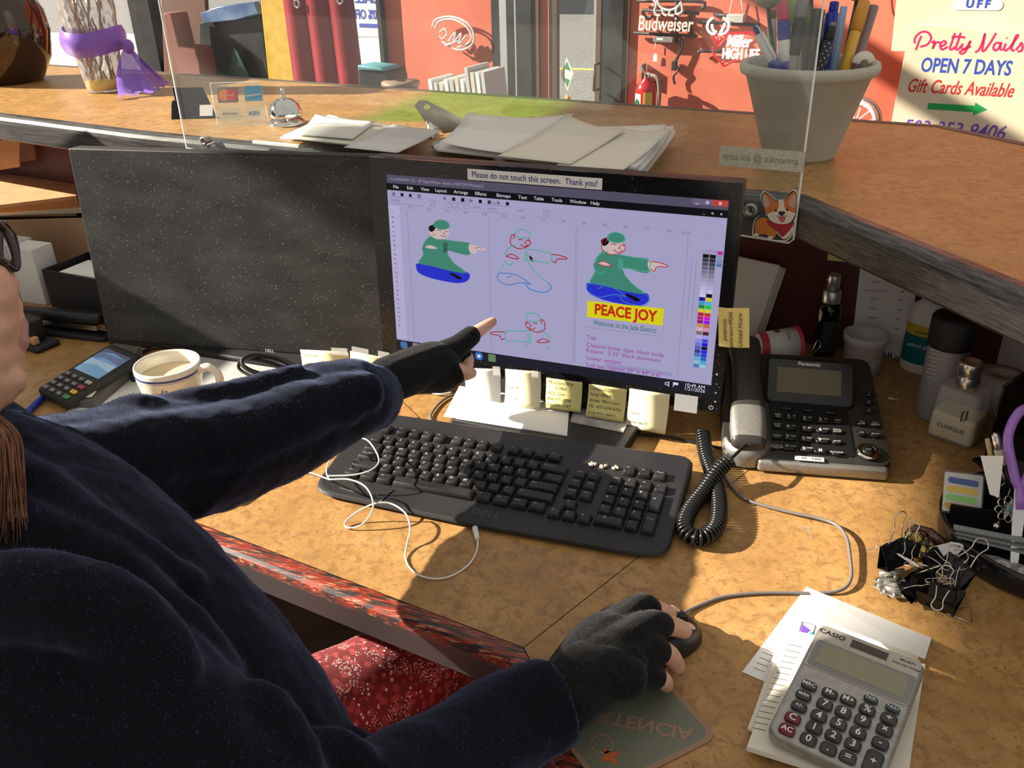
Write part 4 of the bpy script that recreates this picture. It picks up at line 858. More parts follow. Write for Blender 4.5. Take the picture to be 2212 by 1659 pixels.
# handset: lies along the left side
h0, h1 = LP(1580, 975, PM @ T(0, 0, .055)), LP(1592, 740, PM @ T(0, 0, .085))
hx = .031; mb = MB(); vs = []; fs = []; prof = [(-.006, .018, .010), (0, .0225, .018), (.02, .0245, .024), (.05, .0235, .020), (.08, .0205, .016), (.125, .0195, .016), (.165, .0205, .018), (.19, .0235, .024), (.212, .0225, .020), (.222, .018, .012)]
n_ = 16; base_z = lambda y: .040+.010*max(0, y)+y*math.tan(SL_)+(.010*sin(pi*min(max(y, 0)/.21, 1)))
for y, w_, h_ in prof:
    for k in range(n_): a = 2*pi*k/n_; ca, sa = cos(a), sin(a); vs.append((hx+w_*abs(ca)**.6*(1 if ca > 0 else -1), y+.002, base_z(y)+h_*.62*abs(sa)**.7*(1 if sa > 0 else -1)))
for j in range(len(prof)-1):
    for k in range(n_): q = (k+1) % n_; fs.append((j*n_+k, j*n_+q, (j+1)*n_+q, (j+1)*n_+k))
fs += [tuple(range(n_))[::-1], tuple(range((len(prof)-1)*n_, len(prof)*n_))]
mb.add(vs, fs, PLG, True); hs = mb.build('handset', ph)
mb = MB(); vs2 = [(x, y, z+.0008) for x, y, z in vs[n_:4*n_]]; fs2 = []
for j in range(2):
    for k in range(0, n_//2+0): q = k+1; fs2.append((j*n_+k, j*n_+q, (j+1)*n_+q, (j+1)*n_+k))
mb.add(vs2, fs2, PSIL, True); mb.build('silver_cover', hs)
mb = MB(); mb.lathe([(.031, .004), (.034, .02), (.032, .030), (.028, .032)], PSIL, 24, T(hx, .028, 0) @ Matrix.Diagonal((.95, 1, 1, 1)), True, pi, 2*pi); mb.build('cradle_rim', ph)
# coiled cord
pts = [G(px, py, z) for px, py, z in ((1518, 938, .02), (1526, 985, .013), (1545, 1040, .013), (1553, 1090, .013), (1548, 1135, .013), (1522, 1160, .013), (1492, 1158, .013), (1478, 1135, .013), (1492, 1098, .013), (1522, 1058, .016), (1550, 1018, .026), (1572, 996, .034))]
q = spline(pts, 30); Ls = [0]
for a, c in zip(q, q[1:]): Ls.append(Ls[-1]+(c-a).length)
tot = Ls[-1]; N = int(tot/.0055)*10; hel = []; j = 0; NN = Vector((0, 0, 1))
for i in range(N+1):
    d_ = tot*i/N
    while j < len(Ls)-2 and Ls[j+1] < d_: j += 1
    f_ = (d_-Ls[j])/max(Ls[j+1]-Ls[j], 1e-9); c = q[j].lerp(q[j+1], f_); t_ = (q[j+1]-q[j]).normalized(); s_ = t_.cross(NN).normalized(); u_ = s_.cross(t_)
    a = 2*pi*i/10; hel.append(c+s_*(.0086*cos(a))+u_*(.0086*sin(a)))
mb = MB(); mb.tube(hel, .0024, mat('cord_black', (.010, .010, .010), .22), 6)
o = mb.build('coiled_cord'); mb = MB(); mb.tube(spline([G(1572, 996, .034), G(1580, 990, .040), PM @ Vector((hx, .004, .040))], 5), .0022, BLACK, 6); mb.build('plug_lead', o)
tag(o, 'black coiled handset cord looped on the desk by the keyboard', 'cord')
# ================================================================== mouse, cable, mat
m0, m1 = G(1350, 1418), G(1492, 1356); md = (m1-m0).normalized(); mc = G(1410, 1398)
MM = frame((mc.x, mc.y, 0), md, (-md.y, md.x, 0)); ms = thing('computer_mouse', 'black computer mouse under the gloved right hand', 'mouse', MM)
def shell(mb, L, W, Hh, m, X=None, n=20, k=10, z0=0):
    vs = []; fs = []
    for j in range(k+1):
        t = pi/2*j/k; r = cos(t)**.55; z = z0+Hh*sin(t)
        for i in range(n): a = 2*pi*i/n; ca, sa = cos(a), sin(a); vs.append((L/2*r*abs(ca)**.75*(1 if ca > 0 else -1), W/2*r*abs(sa)**.8*(1 if sa > 0 else -1), z-.25*Hh*sin(t)*(L/2*r*ca)/(L/2)*.8))
    for j in range(k):
        for i in range(n): q = (i+1) % n; fs.append((j*n+i, j*n+q, (j+1)*n+q, (j+1)*n+i))
    fs.append(tuple(range(n))[::-1]); mb.add(vs, fs, m, True, X)
mb = MB(); shell(mb, .110, .061, .031, BLACK, z0=.002); mb.build('shell', ms)
mb = MB(); mb.rbox(0, 0, 0, .095, .05, .004, BLACKM, .02); mb.build('base', ms)
mb = MB(); mb.cyl((.032, -.003, .023), (.032, .003, .023), .009, BLACKM, seg=16); mb.build('scroll_wheel', ms)
mb = MB(); cab = mat('grey_cable', (.16, .15, .15), .4)
P = [MM @ Vector((.050, 0, .012)), G(1476, 1326, .004)]+[G(px, py, z) for px, py, z in ((1525, 1302, .0022), (1570, 1288, .0022), (1650, 1281, .0022), (1760, 1281, .0022), (1815, 1275, .004), (1838, 1250, .006), (1836, 1200, .008), (1828, 1160, .009), (1808, 1135, .008), (1770, 1120, .006), (1700, 1105, .004), (1630, 1086, .003), (1600, 1072, .003), (1578, 1048, .003), (1562, 1020, .003))]
mb.tube(spline(P, 8), .0019, cab, 8); tag(mb.build('mouse_cable'), 'thin grey cable curving over the desk from the mouse to behind the phone', 'cable')
A_, B_, C_ = G(1552, 1594), G(1450, 1483), G(1420, 1662); d1 = (B_-A_).normalized(); d2 = Vector((d1.y, -d1.x, 0)); d2 = d2 if d2.dot(C_-A_) > 0 else -d2
lft = G(1225, 1612); wM = (lft-A_).dot(d2); hM = .128
MTM = frame(A_, -d2, d1) if (-d2).cross(d1).z > 0 else frame(A_, d2, d1); sgn = -1 if (-d2).cross(d1).z > 0 else 1
mt = thing('sign_plate', 'thin grey green plate with faint mirrored pink lettering under the right hand', 'sign', MTM)
GG = noisy(mat('grey_green', S(108, 112, 96), .35), S(100, 104, 90), S(118, 120, 104), 6); PK = mat('faded_pink', S(150, 120, 100), .5); OR = mat('faded_orange', S(190, 95, 55), .5)
mb = MB(); mb.prism(rrect(sgn*wM/2, hM/2, wM, hM, .012, 5), .0006, .0021, PK, .0004); mb.prism(rrect(sgn*wM/2, hM/2, wM-.010, hM-.010, .010, 5), .0006, .0023, GG, .0001); mb.build('plate', mt)
Mi = MTM.inverted(); t0, t1 = Mi @ G(1268, 1540, .002), Mi @ G(1496, 1588, .002); dt = (t1-t0); ang = math.atan2(dt.y, dt.x)
mb = MB(); mb.text('ERTENCIA', .021, PK, T((t0.x+t1.x)/2, (t0.y+t1.y)/2, .0026) @ RZ(ang) @ Matrix.Diagonal((1, -1, 1, 1)), .03, width=dt.length)
q = Mi @ G(1318, 1635, .002); st = []
for k in range(8): a = 2*pi*k/8; r = .012 if k % 2 == 0 else .0045; st.append((q.x+r*cos(a), q.y+r*sin(a)))
mb.flat(ccw(st), .0026, OR); q = Mi @ G(1300, 1608, .002); mb.stroke([(q.x+.0098*cos(2*pi*k/20), q.y+.0098*sin(2*pi*k/20)) for k in range(20)], .002, .0026, PK, closed=True); mb.build('lettering', mt)
# ================================================================== papers and calculator
def sheets(pts, z, t, m, name, label, cat, lines=(), extra=None, grp=None):
    q = [G(px, py, z) for px, py in pts]; c = sum(q, Vector())/len(q); th = thing(name, label, cat, T(c.x, c.y, z), grp); mb = MB()
    mb.prism(ccw([(v.x-c.x, v.y-c.y) for v in q]), 0, t, m); mb.build('sheet', th)
    if lines:
        mb = MB()
        for a, bq in lines: p, r = G(*a, z+t)-c, G(*bq, z+t)-c; mb.stroke([p, r], .0006, t+.0002, INK)
        mb.build('printing', th)
    return th, c
ln = [((1646-6*k, 1400+18*k), (1680-6*k, 1414+18*k)) for k in range(0)]
t1, c1 = sheets([(1742, 1268), (2012, 1380), (1880, 1572), (1603, 1452)], .0004, .0006, PAPER, 'paper_sheet', 'white printed sheet under the calculator pad, its corner pointing at the mouse cable', 'paper', [((1655-7*k, 1398+11*k), (1680-7*k, 1408+11*k)) for k in range(5)])
PUR, CY = mat('print_purple', S(110, 70, 190), .6), mat('print_cyan', S(40, 150, 190), .6)
mb = MB(); z1 = .0013; g = lambda px, py: (G(px, py, .001)-c1).to_2d()
mb.stroke([g(1733, 1344), g(1762, 1352), g(1752, 1386), g(1724, 1378)], .0012, z1, INK, closed=True); mb.flat(ccw([g(1733, 1350), g(1750, 1362), g(1727, 1375)]), z1, PUR); mb.flat(ccw([g(1757, 1364), g(1751, 1384), g(1730, 1378)]), z1, CY); mb.build('logo', t1)
for k, (pts, zz, tt, lab_) in enumerate((([(1690, 1362), (1985, 1432), (1960, 1700), (1622, 1560)], .0012, .004, 'lower cream form sheets under the calculator pad'), ([(1696, 1368), (1990, 1440), (1958, 1712), (1614, 1578)], .0054, .003, 'middle cream form sheets under the calculator pad'),
        ([(1702, 1374), (1996, 1444), (1952, 1730), (1612, 1622)], .0086, .0055, 'top cream form pad directly under the calculator'))):
    sheets(pts, zz, tt, CREAM, 'paper_pad', lab_, 'paper pad', [((1702-5.2*j, 1392+12*j), (1722-5.2*j+10, 1398+12*j)) for j in range(16)] if k == 2 else ())
mb = MB(); q = [G(*p, z) for p, z in (((1742, 1268), .016), ((2012, 1380), .016), ((1998, 1424), .034), ((1790, 1345), .034))]
mb.add([q[0], q[1], q[2], q[3]]+[v+Vector((0, 0, .0005)) for v in q], [(0, 3, 2, 1), (4, 5, 6, 7), (0, 1, 5, 4), (1, 2, 6, 5), (2, 3, 7, 6), (3, 0, 4, 7)], PAPER)
q = G(1742, 1268, 0); mb.add([G(1742, 1268, .0012), G(2012, 1380, .0012), G(2012, 1380, .016), G(1742, 1268, .016)], [(0, 1, 2, 3)], PAPER)
tag(mb.build('envelope'), 'white envelope standing up behind the top of the calculator', 'envelope')
c0, c1_, c2 = G(1773, 1343, .050), G(2003, 1432, .050), G(1658, 1592, .032)
CM = frame(c0, c1_-c0, c2-c0); CM = frame(c0, c1_-c0, -(c2-c0)); Wc = (c1_-c0).length
CB = Matrix.Translation((c0.x, c0.y, 0)); base = frame((c0.x, c0.y, .0145), (c1_-c0).normalized()*1, -(c2-c0)); Lc = Wc*1.44
calc = thing('calculator', 'silver desktop calculator with grey keys lying on the paper pad', 'calculator', CM)
CS = noisy(mat('calculator_silver', (.36, .355, .335), .38, .45), (.33, .325, .305), (.40, .395, .375), 120); CG = mat('calculator_bezel', (.22, .22, .22), .4, .3); CK = noisy(mat('calculator_key', (.035, .036, .036), .4), (.030, .031, .031), (.05, .05, .048), 60); CKR = mat('calculator_key_maroon', (.14, .012, .03), .4); CKG = mat('calculator_key_teal', (.04, .055, .06), .4)
mb = MB(); mb.prism(rrect(Wc/2, -Lc/2, Wc, Lc, .009, 5), -.016, 0, CS, .004, 3); mb.build('housing', calc)
mb = MB(); zf = lambda x, y: (CM @ Vector((x, y, -.016))).z-.0142
for x in (.012, Wc-.012):
    for y, m_ in ((-.016, 0), (-Lc+.016, 0)): h_ = max(zf(x, y), .001); mb = MB(); mb.cyl((x, y, -.016-h_), (x, y, -.015), .006, BLACKM, seg=12); mb.build('rubber_foot', calc)
cp = lambda x, y: LP(1562+x*.337, 1100+y*.337, CM)
strip = noisy(mat('calculator_faceplate', (.42, .39, .33), .5), (.40, .37, .31), (.47, .44, .38), 500)
s_ = cp(500, 990); mb = MB(); mb.prism(rrect(Wc/2, s_.y/2-.001, Wc-.006, -s_.y-.004, .003), 0, .0008, strip, .0003); mb.build('faceplate', calc)
a, c, d_ = cp(610, 835), cp(1240, 1090), cp(545, 995); mb = MB(); mb.prism(rrect((a.x+c.x)/2, (a.y+d_.y)/2, c.x-a.x, a.y-d_.y, .003), .0008, .0013, CG, .0002); mb.build('display_bezel', calc)
a, c, d_ = cp(640, 865), cp(1195, 1090), cp(588, 985); mb = MB(); mb.prism(rrect((a.x+c.x)/2, (a.y+d_.y)/2, c.x-a.x, a.y-d_.y, .001), .0013, .0016, mat('lcd_grey', (.26, .245, .165), .18), 0); mb.build('lcd_screen', calc)
a, c, d_ = cp(830, 840), cp(1065, 925), cp(815, 885); mb = MB(); mb.prism(rrect((a.x+c.x)/2, (a.y+d_.y)/2, c.x-a.x, a.y-d_.y, .0005), .0008, .0012, mat('solar_cell', (.07, .04, .03), .15), 0); mb.build('solar_cell', calc)
mb = MB(); q = cp(700, 808); mb.text('CASIO', .0072, INK, T(q.x, q.y, .0011), .035, space=1.1, width=.024); q = cp(1185, 985); mb.text('MS-80TV', .0036, INK, T(q.x, q.y, .0011), .01); q = cp(1172, 1012); mb.text('TWO WAY POWER', .0028, INK, T(q.x, q.y, .0011), .02); mb.build('lettering', calc)
for x, y, s, m_, w_, h_ in ((550, 1140, 'MRC', CK, .0138, .0092), (515, 1205, 'M/EX', CK, .0138, .0092), (485, 1275, '+/-', CK, .0138, .0095), (445, 1350, 'C', CKR, .0138, .0100), (408, 1425, 'AC', CKR, .0138, .0105), (682, 1190, 'M-', CK, .0138, .0092), (800, 1235, 'M+', CK, .0138, .0092),
        (945, 1230, 'TAX-', CKG, .0125, .0070), (1085, 1290, 'TAX+', CKG, .0125, .0070), (650, 1262, '7', CK, .0138, .0105), (768, 1312, '8', CK, .0138, .0105), (922, 1298, '%', CK, .0138, .0100), (1060, 1355, '÷', CK, .0138, .0105), (612, 1337, '4', CK, .0138, .0105), (738, 1387, '5', CK, .0138, .0105), (893, 1367, '9', CK, .0138, .0105), (1033, 1427, '×', CK, .0138, .0105),
        (582, 1412, '1', CK, .0138, .0105), (705, 1465, '2', CK, .0138, .0105), (862, 1445, '6', CK, .0138, .0105), (1005, 1512, '-', CK, .0138, .0105), (545, 1487, '0', CK, .0138, .0110), (672, 1547, '.', CK, .0138, .0110), (830, 1520, '3', CK, .0138, .0105), (797, 1602, '=', CK, .0138, .0110), (958, 1632, '+', CK, .0145, .0220)):
    q = cp(x, y); mb = MB(); mb.prism(rrect(q.x, q.y, w_, h_, .0035, 4), 0, .0042, m_, .0016, 2)
    sz = .0095 if len(s) == 1 else .0072 if len(s) == 2 else .0058 if len(s) == 3 else .0042
    mb.text(s, sz, INKW, T(q.x, q.y, .0044), .012); mb.build('key', calc)
# ================================================================== binder clips and hair clips in a heap
WIRE = mat('clip_wire', (.75, .74, .71), .15, 1); CLB = mat('clip_black', (.010, .010, .011), .2, .2)
def clip(M, label, wd=.030, open_=(.9, .9), grp='binder clips in the heap'):
    t = thing('binder_clip', label, 'clip', M, grp); mb = MB(); w2 = wd/2; d_ = wd*.42; t_ = .0006
    o = [(-w2, 0), (w2, 0)]
    prof = [(0, -d_), (d_*.9, 0), (0, d_)]
    def slab(a, c): mb.add([(-w2, *a), (w2, *a), (w2, *c), (-w2, *c), (-w2, a[0]+t_, a[1]), (w2, a[0]+t_, a[1]), (w2, c[0]+t_, c[1]), (-w2, c[0]+t_, c[1])], [(3, 2, 1, 0), (4, 5, 6, 7), (0, 1, 5, 4), (1, 2, 6, 5), (2, 3, 7, 6), (3, 0, 4, 7)], CLB)
    slab((0, d_*.42), (d_*1.5, .001)); slab((0, -d_*.42), (d_*1.5, -.001)); slab((0, -d_*.42), (0.0002, d_*.42))
    for s in (-1, 1):
        for x in (-w2*.45, w2*.45): mb.tube([(x-.004, d_*1.5, s*.0015), (x+.004, d_*1.5, s*.0015)], .0013, CLB, 8)
    mb.build('body', t)
    for s, op in zip((-1, 1), open_):
        m2 = MB(); L = wd*.95; a = op
        f = lambda x, u: (x, d_*1.5-u*cos(a) if a > .5 else d_*1.5+u*cos(a), s*(.0015+u*sin(a)))
        m2.tube(spline([f(-w2*.5, 0), f(-w2*.30, L*.5), f(-w2*.42, L*.85), f(0, L), f(w2*.42, L*.85), f(w2*.30, L*.5), f(w2*.5, 0)], 5), .0007, WIRE, 6); m2.build('wire_handle', t)
    return t
def cl(px, py, z, rz, rx, ry, label, wd=.030, op=(.9, .9)): clip(Matrix.Translation(G(px, py, z)) @ RZ(radians(rz)) @ RX(radians(rx)) @ RY(radians(ry)), label, wd, op)
cl(1935, 1220, .012, 40, 70, 8, 'large black binder clip at the left top of the clip heap', .042, (1.1, .3))
cl(2010, 1300, .010, -25, 15, 0, 'large black binder clip at the front of the heap with a long triangular wire', .048, (.2, .2))
cl(2050, 1250, .014, -60, 60, 15, 'black binder clip at the right of the heap, wire reaching to the round tray', .036, (.2, 1.0))
cl(1985, 1250, .028, 15, 110, 20, 'black binder clip lying on top in the middle of the heap', .030, (.8, .4))
cl(2020, 1222, .026, 75, 60, -20, 'small black binder clip just behind the middle of the heap', .026, (.7, .7))
cl(1970, 1282, .011, 100, 35, 0, 'small black binder clip beside the silver scalloped clip', .026, (.4, .9))
cl(2035, 1290, .024, 150, 80, 10, 'small black binder clip stacked at the front right of the heap', .026, (.9, .2))
cl(1958, 1196, .022, -35, 80, 30, 'small black binder clip by the gold patterned hair tie', .024, (.5, 1.0))
SILV = mat('silver_filigree', (.7, .68, .62), .3, .9)
M = Matrix.Translation(G(1932, 1268, .004)) @ RZ(.3); t = thing('hair_clip', 'silver scalloped hair clip at the left of the clip heap', 'hair clip', M); mb = MB()
mb.prism([(.021*(1+.08*cos(10*a))*cos(a), .019*(1+.08*cos(10*a))*sin(a)) for a in [2*pi*k/80 for k in range(80)]], 0, .0015, SILV, .0005)
for k in range(10): a = 2*pi*k/10; mb.ball((.017*cos(a), .0155*sin(a), .002), .0022, SILV, 8)
mb.lathe([(.012, .001), (.010, .004), (0, .006)], SILV, 24); mb.build('scallop', t)
mb = MB(); mb.tube([(-.012, .016, .004), (.016, .020, .006)], .0035, SILV, 10); mb.build('barrel', t)
M = Matrix.Translation(G(2005, 1165, .012)) @ RZ(-.6); t = thing('hair_claw', 'dark brown glossy hair claw at the back of the clip heap', 'hair clip', M); mb = MB()
BRN = mat('tortoise_brown', (.055, .016, .012), .12, coat=.6)
vs = []; 
for s in (-1, 1): mb.prism([(-.025, 0), (-.018, .011), (0, .015), (.018, .011), (.025, 0), (.016, .004), (0, .007), (-.016, .004)][::-1] if s > 0 else [(-.025, 0), (-.016, .004), (0, .007), (.016, .004), (.025, 0), (.018, .011), (0, .015), (-.018, .011)][::-1], -.004, .004, BRN, .0012, 2, RX(radians(75*s)) @ T(0, 0, .004*s))
mb.build('jaws', t); mb = MB(); mb.tube([(-.018, 0, .003), (.018, 0, .003)], .0045, BRN, 12); mb.build('hinge', t)
t = thing('hair_tie', 'gold and black patterned hair tie in the clip heap', 'hair tie', Matrix.Translation(G(1978, 1178, .012)) @ RX(.5)); mb = MB(); GOLD = noisy(mat('gold_brocade', (.4, .3, .1), .4), (.02, .018, .012), (.45, .33, .08), 220, lo=.48, hi=.52)
mb.tube([(.012*cos(a), .012*sin(a), .0015*sin(5*a)) for a in [2*pi*k/30 for k in range(30)]], [.0058+.0012*sin(7*2*pi*k/30) for k in range(30)], GOLD, 10, True); mb.build('band', t)
t = thing('plastic_clip', 'white plastic clip in the clip heap', 'clip', Matrix.Translation(G(2038, 1192, .016)) @ RZ(.5) @ RX(.6)); mb = MB(); mb.prism([(-.016, -.006), (.010, -.009), (.018, -.003), (.018, .003), (.010, .009), (-.016, .006)], 0, .006, WHITE, .002); mb.build('jaw', t); mb = MB(); mb.tube(spline([(.010, -.006, .006), (.014, 0, .016), (.004, .006, .012)], 6), .0016, WHITE, 8); mb.build('lever', t)
t = thing('hair_claw', 'pink bronze hair claw beside the round tray', 'hair clip', Matrix.Translation(G(2068, 1222, .012)) @ RZ(.8)); mb = MB(); PB = mat('bronze_pink', (.30, .13, .09), .2, .5)
for k in range(7): a = 2*pi*k/7; mb.ball((.010*cos(a), .010*sin(a), .003*sin(3*a)), (.006, .004, .004), PB, 10, RZ(0))
mb.ball((0, 0, .002), (.008, .008, .005), PB, 12); mb.build('petals', t)
for px, py, z, rz, lab_ in ((2000, 1262, .034, 20, 'bent steel paper clip on top of the heap'), (2028, 1268, .036, 95, 'steel paper clip lying across the top of the heap'), (1992, 1228, .036, 140, 'steel paper clip near the brown hair claw')):
    mb = MB(); L = .026; mb.tube(spline([(0, 0, 0), (L, 0, 0), (L+.004, .003, 0), (L, .006, 0), (.004, .006, 0), (.001, .003, 0), (.006, .0015, .001), (L*.8, .002, .001)], 5), .0006, WIRE, 6, X=Matrix.Translation(G(px, py, z)) @ RZ(radians(rz)) @ RX(.5)); tag(mb.build('paper_clip'), lab_, 'paper clip', 'paper clips in the heap')
mb = MB(); mb.tube(spline([(0, 0, 0), (.024, .004, 0), (.012, .030, 0), (0, 0, .0004)], 1), .0007, WIRE, 6, X=Matrix.Translation(G(2045, 1325, .0035)) @ RZ(-.5)); tag(mb.build('wire_triangle'), 'triangular steel clip wire lying in front of the heap', 'wire')
# ================================================================== bottles, papers and rolls under the counter on the right
def bottle(name, label, cat, p, prof, m, parts, rz=0, sc=(1, 1, 1)):
    t = thing(name, label, cat, T(p.x, p.y, 0) @ RZ(rz)); mb = MB(); mb.lathe(prof, m, 28, Matrix.Diagonal((*sc, 1))); mb.build('body', t)
    for nm, f in parts: mb = MB(); f(mb); mb.build(nm, t)
    return t
p = G(1776, 775); sil = mat('brushed_silver', (.55, .53, .50), .35, .8)
def _lab(m, r, z0, z1, mat_, a0, a1, sc=None): m.lathe([(r, z0), (r, z1)], mat_, 20, sc, True, a0, a1)
bottle('spray_bottle', 'black spray bottle with silver pump against the dark red wall', 'bottle', p, [(0, 0), (.017, 0), (.019, .003), (.019, .092), (.015, .102), (.010, .106), (0, .106)], GLOSSB,
       (('collar', lambda m: m.lathe([(.0135, .100), (.0140, .102), (.0140, .122), (.0125, .124), (0, .124)], sil, 24)), ('pump', lambda m: (m.lathe([(.0098, .122), (.0098, .146), (.0088, .150), (0, .151)], sil, 20), m.cyl((-.011, 0, .140), (-.007, 0, .140), .0025, sil, seg=10))),
        ('label', lambda m: (_lab(m, .0193, .02, .075, mat('dark_label', (.03, .03, .03), .5), radians(250), radians(330)), [m.stroke([(0, -.0075+.0015*k), (.0+.010, -.0075+.0015*k)], .0005, .0195, INKW, RZ(radians(0)) @ T(.003, 0, .03+.002*k) @ RX(pi/2)) for k in range(0)]))))
p = G(1858, 800); tub = mat('frosted_plastic', (.75, .74, .72), .35, alpha=.55)
bottle('plastic_jar', 'translucent plastic jar half full of white powder behind the phone', 'jar', p, [(0, 0), (.027, 0), (.029, .003), (.031, .052), (.034, .054), (.0345, .066), (.0325, .067), (.0325, .055), (.029, .052), (.027, .004), (0, .004)], tub,
       (('powder', lambda m: m.lathe([(0, .005), (.0265, .005), (.0285, .026), (.018, .031), (0, .032)], mat('white_powder', (.82, .80, .76), .9), 24)),))
p = G(1985, 800); GLUEW = mat('glue_white', (.78, .76, .70), .35); TEAL = mat('label_teal', S(20, 105, 115), .5); YEL = mat('label_yellow', S(215, 180, 60), .5); NOZ = mat('nozzle_blue', S(20, 75, 150), .35)
sc = (1, .62, 1)
def glab(m):
    X = Matrix.Diagonal((*sc, 1)); _lab(m, .0322, .018, .066, TEAL, radians(200), radians(340), X); _lab(m, .0322, .066, .084, YEL, radians(200), radians(340), X)
    for s, z, sz in (('school glue', .050, .0085), ('washable', .073, .006)): m.text(s, sz, INKW if z < .06 else INK, T(-.002, -.0206, z) @ RX(pi/2), .01)
bottle('glue_bottle', 'white school glue bottle with teal label and blue nozzle', 'bottle', p, [(0, 0), (.029, 0), (.032, .004), (.032, .094), (.027, .112), (.015, .121), (.0145, .134), (0, .134)], GLUEW,
       (('label', glab), ('cap', lambda m: m.lathe([(.017, .121), (.017, .138), (.010, .144), (0, .144)], WHITE, 24)), ('nozzle', lambda m: m.lathe([(.0085, .143), (.0080, .152), (.0045, .168), (.003, .172), (0, .172)], NOZ, 20))), -.35, sc)
p = G(2018, 895); gb = mat('grey_translucent', (.30, .29, .28), .3)
def grad(m):
    for k in range(8): m.stroke([(-.006-.003*(k % 2), .06+.006*k), (.006, .06+.006*k)], .0010, .0283, PLT, RZ(-.4) @ RX(pi/2) @ T(-.008, .01, 0))
bottle('marker_bottle', 'tall grey bottle with a wide black cap', 'bottle', p, [(0, 0), (.026, 0), (.028, .003), (.028, .112), (.026, .118), (0, .118)], gb,
       (('cap', lambda m: m.lathe([(.030, .113), (.0305, .116), (.0305, .154), (.028, .158), (0, .159)], BLACKM, 28)), ('graduation', grad)))
# square lotion bottle with silver cap
p = (G(2003, 958)+G(2118, 930))/2; t = thing('lotion_bottle', 'square clear bottle half full of pale lotion with silver cap', 'bottle', T(p.x, p.y, 0) @ RZ(radians(-28)))
LOT = noisy(mat('pale_lotion', (.72, .62, .40), .4), (.70, .60, .38), (.75, .66, .45), 20); CLB2 = mat('clear_glass_body', (.8, .79, .76), .05, alpha=.30)
mb = MB(); mb.prism(rrect(0, 0, .062, .046, .008, 4), .004, .042, LOT, .003, top=(.97, .97)); mb.build('lotion', t)
mb = MB(); mb.prism(rrect(0, 0, .064, .048, .009, 4), .0, .080, CLB2, .004, top=(.88, .88)); mb.build('glass_body', t)
mb = MB(); mb.lathe([(.015, .079), (.0155, .084), (.0155, .097), (.0145, .099), (.0155, .101), (.0155, .116), (.0142, .119), (.0120, .1185), (.011, .112), (0, .112)], mat('satin_chrome', (.75, .74, .72), .22, .9), 28); mb.build('cap', t)
mb = MB(); mb.text('CLINIQUE', .0082, mat('print_olive', (.18, .17, .12), .5), T(.0, -.02415, .024) @ RX(pi/2), .015); mb.stroke([(-.003, -.007), (.003, -.002), (.003, .012), (-.003, .007)], .0022, 0, INK, T(.014, -.0235, .046) @ RX(pi/2), closed=True); mb.build('lettering', t)
# rolls of tape and the leaning dark panel
def roll(M, label, ro, ri, h, m, core=None, name='tape_roll', grp='tape rolls under the counter'):
    t = thing(name, label, 'tape', M, grp); mb = MB(); mb.lathe([(ri, 0), (ro, 0), (ro, h), (ri, h), (ri, 0)], m, 32); mb.build('winding', t)
    if core: mb = MB(); mb.lathe([(ri-.003, .001), (ri, .001), (ri, h-.001), (ri-.003, h-.001), (ri-.003, .001)], core, 28); mb.build('core', t)
    return t
TW = mat('tape_white', (.72, .70, .66), .4)
q = G(2068, 868, 0); roll(T(q.x, q.y, 0), 'small white roll standing behind the silver cap', .018, .009, .040, TW, CREAM); q = G(2150, 872, 0); roll(T(q.x, q.y, 0), 'wider white roll at the right, behind the dark leaning panel', .034, .011, .050, TW, CREAM)
a, c = G(2122, 1012), G(2260, 985); dd = (c-a).normalized(); Mx = frame(a, dd, Vector((0, 0, 1))); top_ = LP(2128, 842, Mx).y
t = thing('dark_plaque', 'dark glossy panel with slanted top standing at the right edge', 'panel', Mx); mb = MB(); w_ = .13; mb.prism([(0, 0), (w_, 0), (w_, top_+.075), (.001, top_)], -.003, 0, GLOSSB, .0006); mb.build('panel', t)
mb = MB(); mb.prism(rrect(w_/2, .002, w_, .004, .001), -.02, .012, GLOSSB); mb.build('foot', t)
# things on the dark red wall
wv = (Vector(WP[1])-Vector(WP[0])).normalized(); WALLF = frame((WP[0][0], WP[0][1], 0), (wv.x, wv.y, 0), (0, 0, 1)) @ T(0, 0, .0008)
wv2 = (Vector(WP[2])-Vector(WP[1])).normalized(); WALL2 = frame((WP[1][0], WP[1][1], 0), (wv2.x, wv2.y, 0), (0, 0, 1)) @ T(0, 0, .0008)
def wallsheet(pts, Mw, off, m, name, label, cat, txt=None, th=.0004):
    MW = Mw @ T(0, 0, off); q = [LP(px, py, MW) for px, py in pts]; c = sum(q, Vector((0, 0)))/len(q); t = thing(name, label, cat, MW @ T(c.x, c.y, 0)); mb = MB()
    mb.prism(ccw([(v.x-c.x, v.y-c.y) for v in q]), 0, th, m); mb.build('sheet', t)
    if txt: mb = MB(); txt(mb, q[0]-c, q[1]-c, q[3]-c); mb.build('printing', t)
    return t
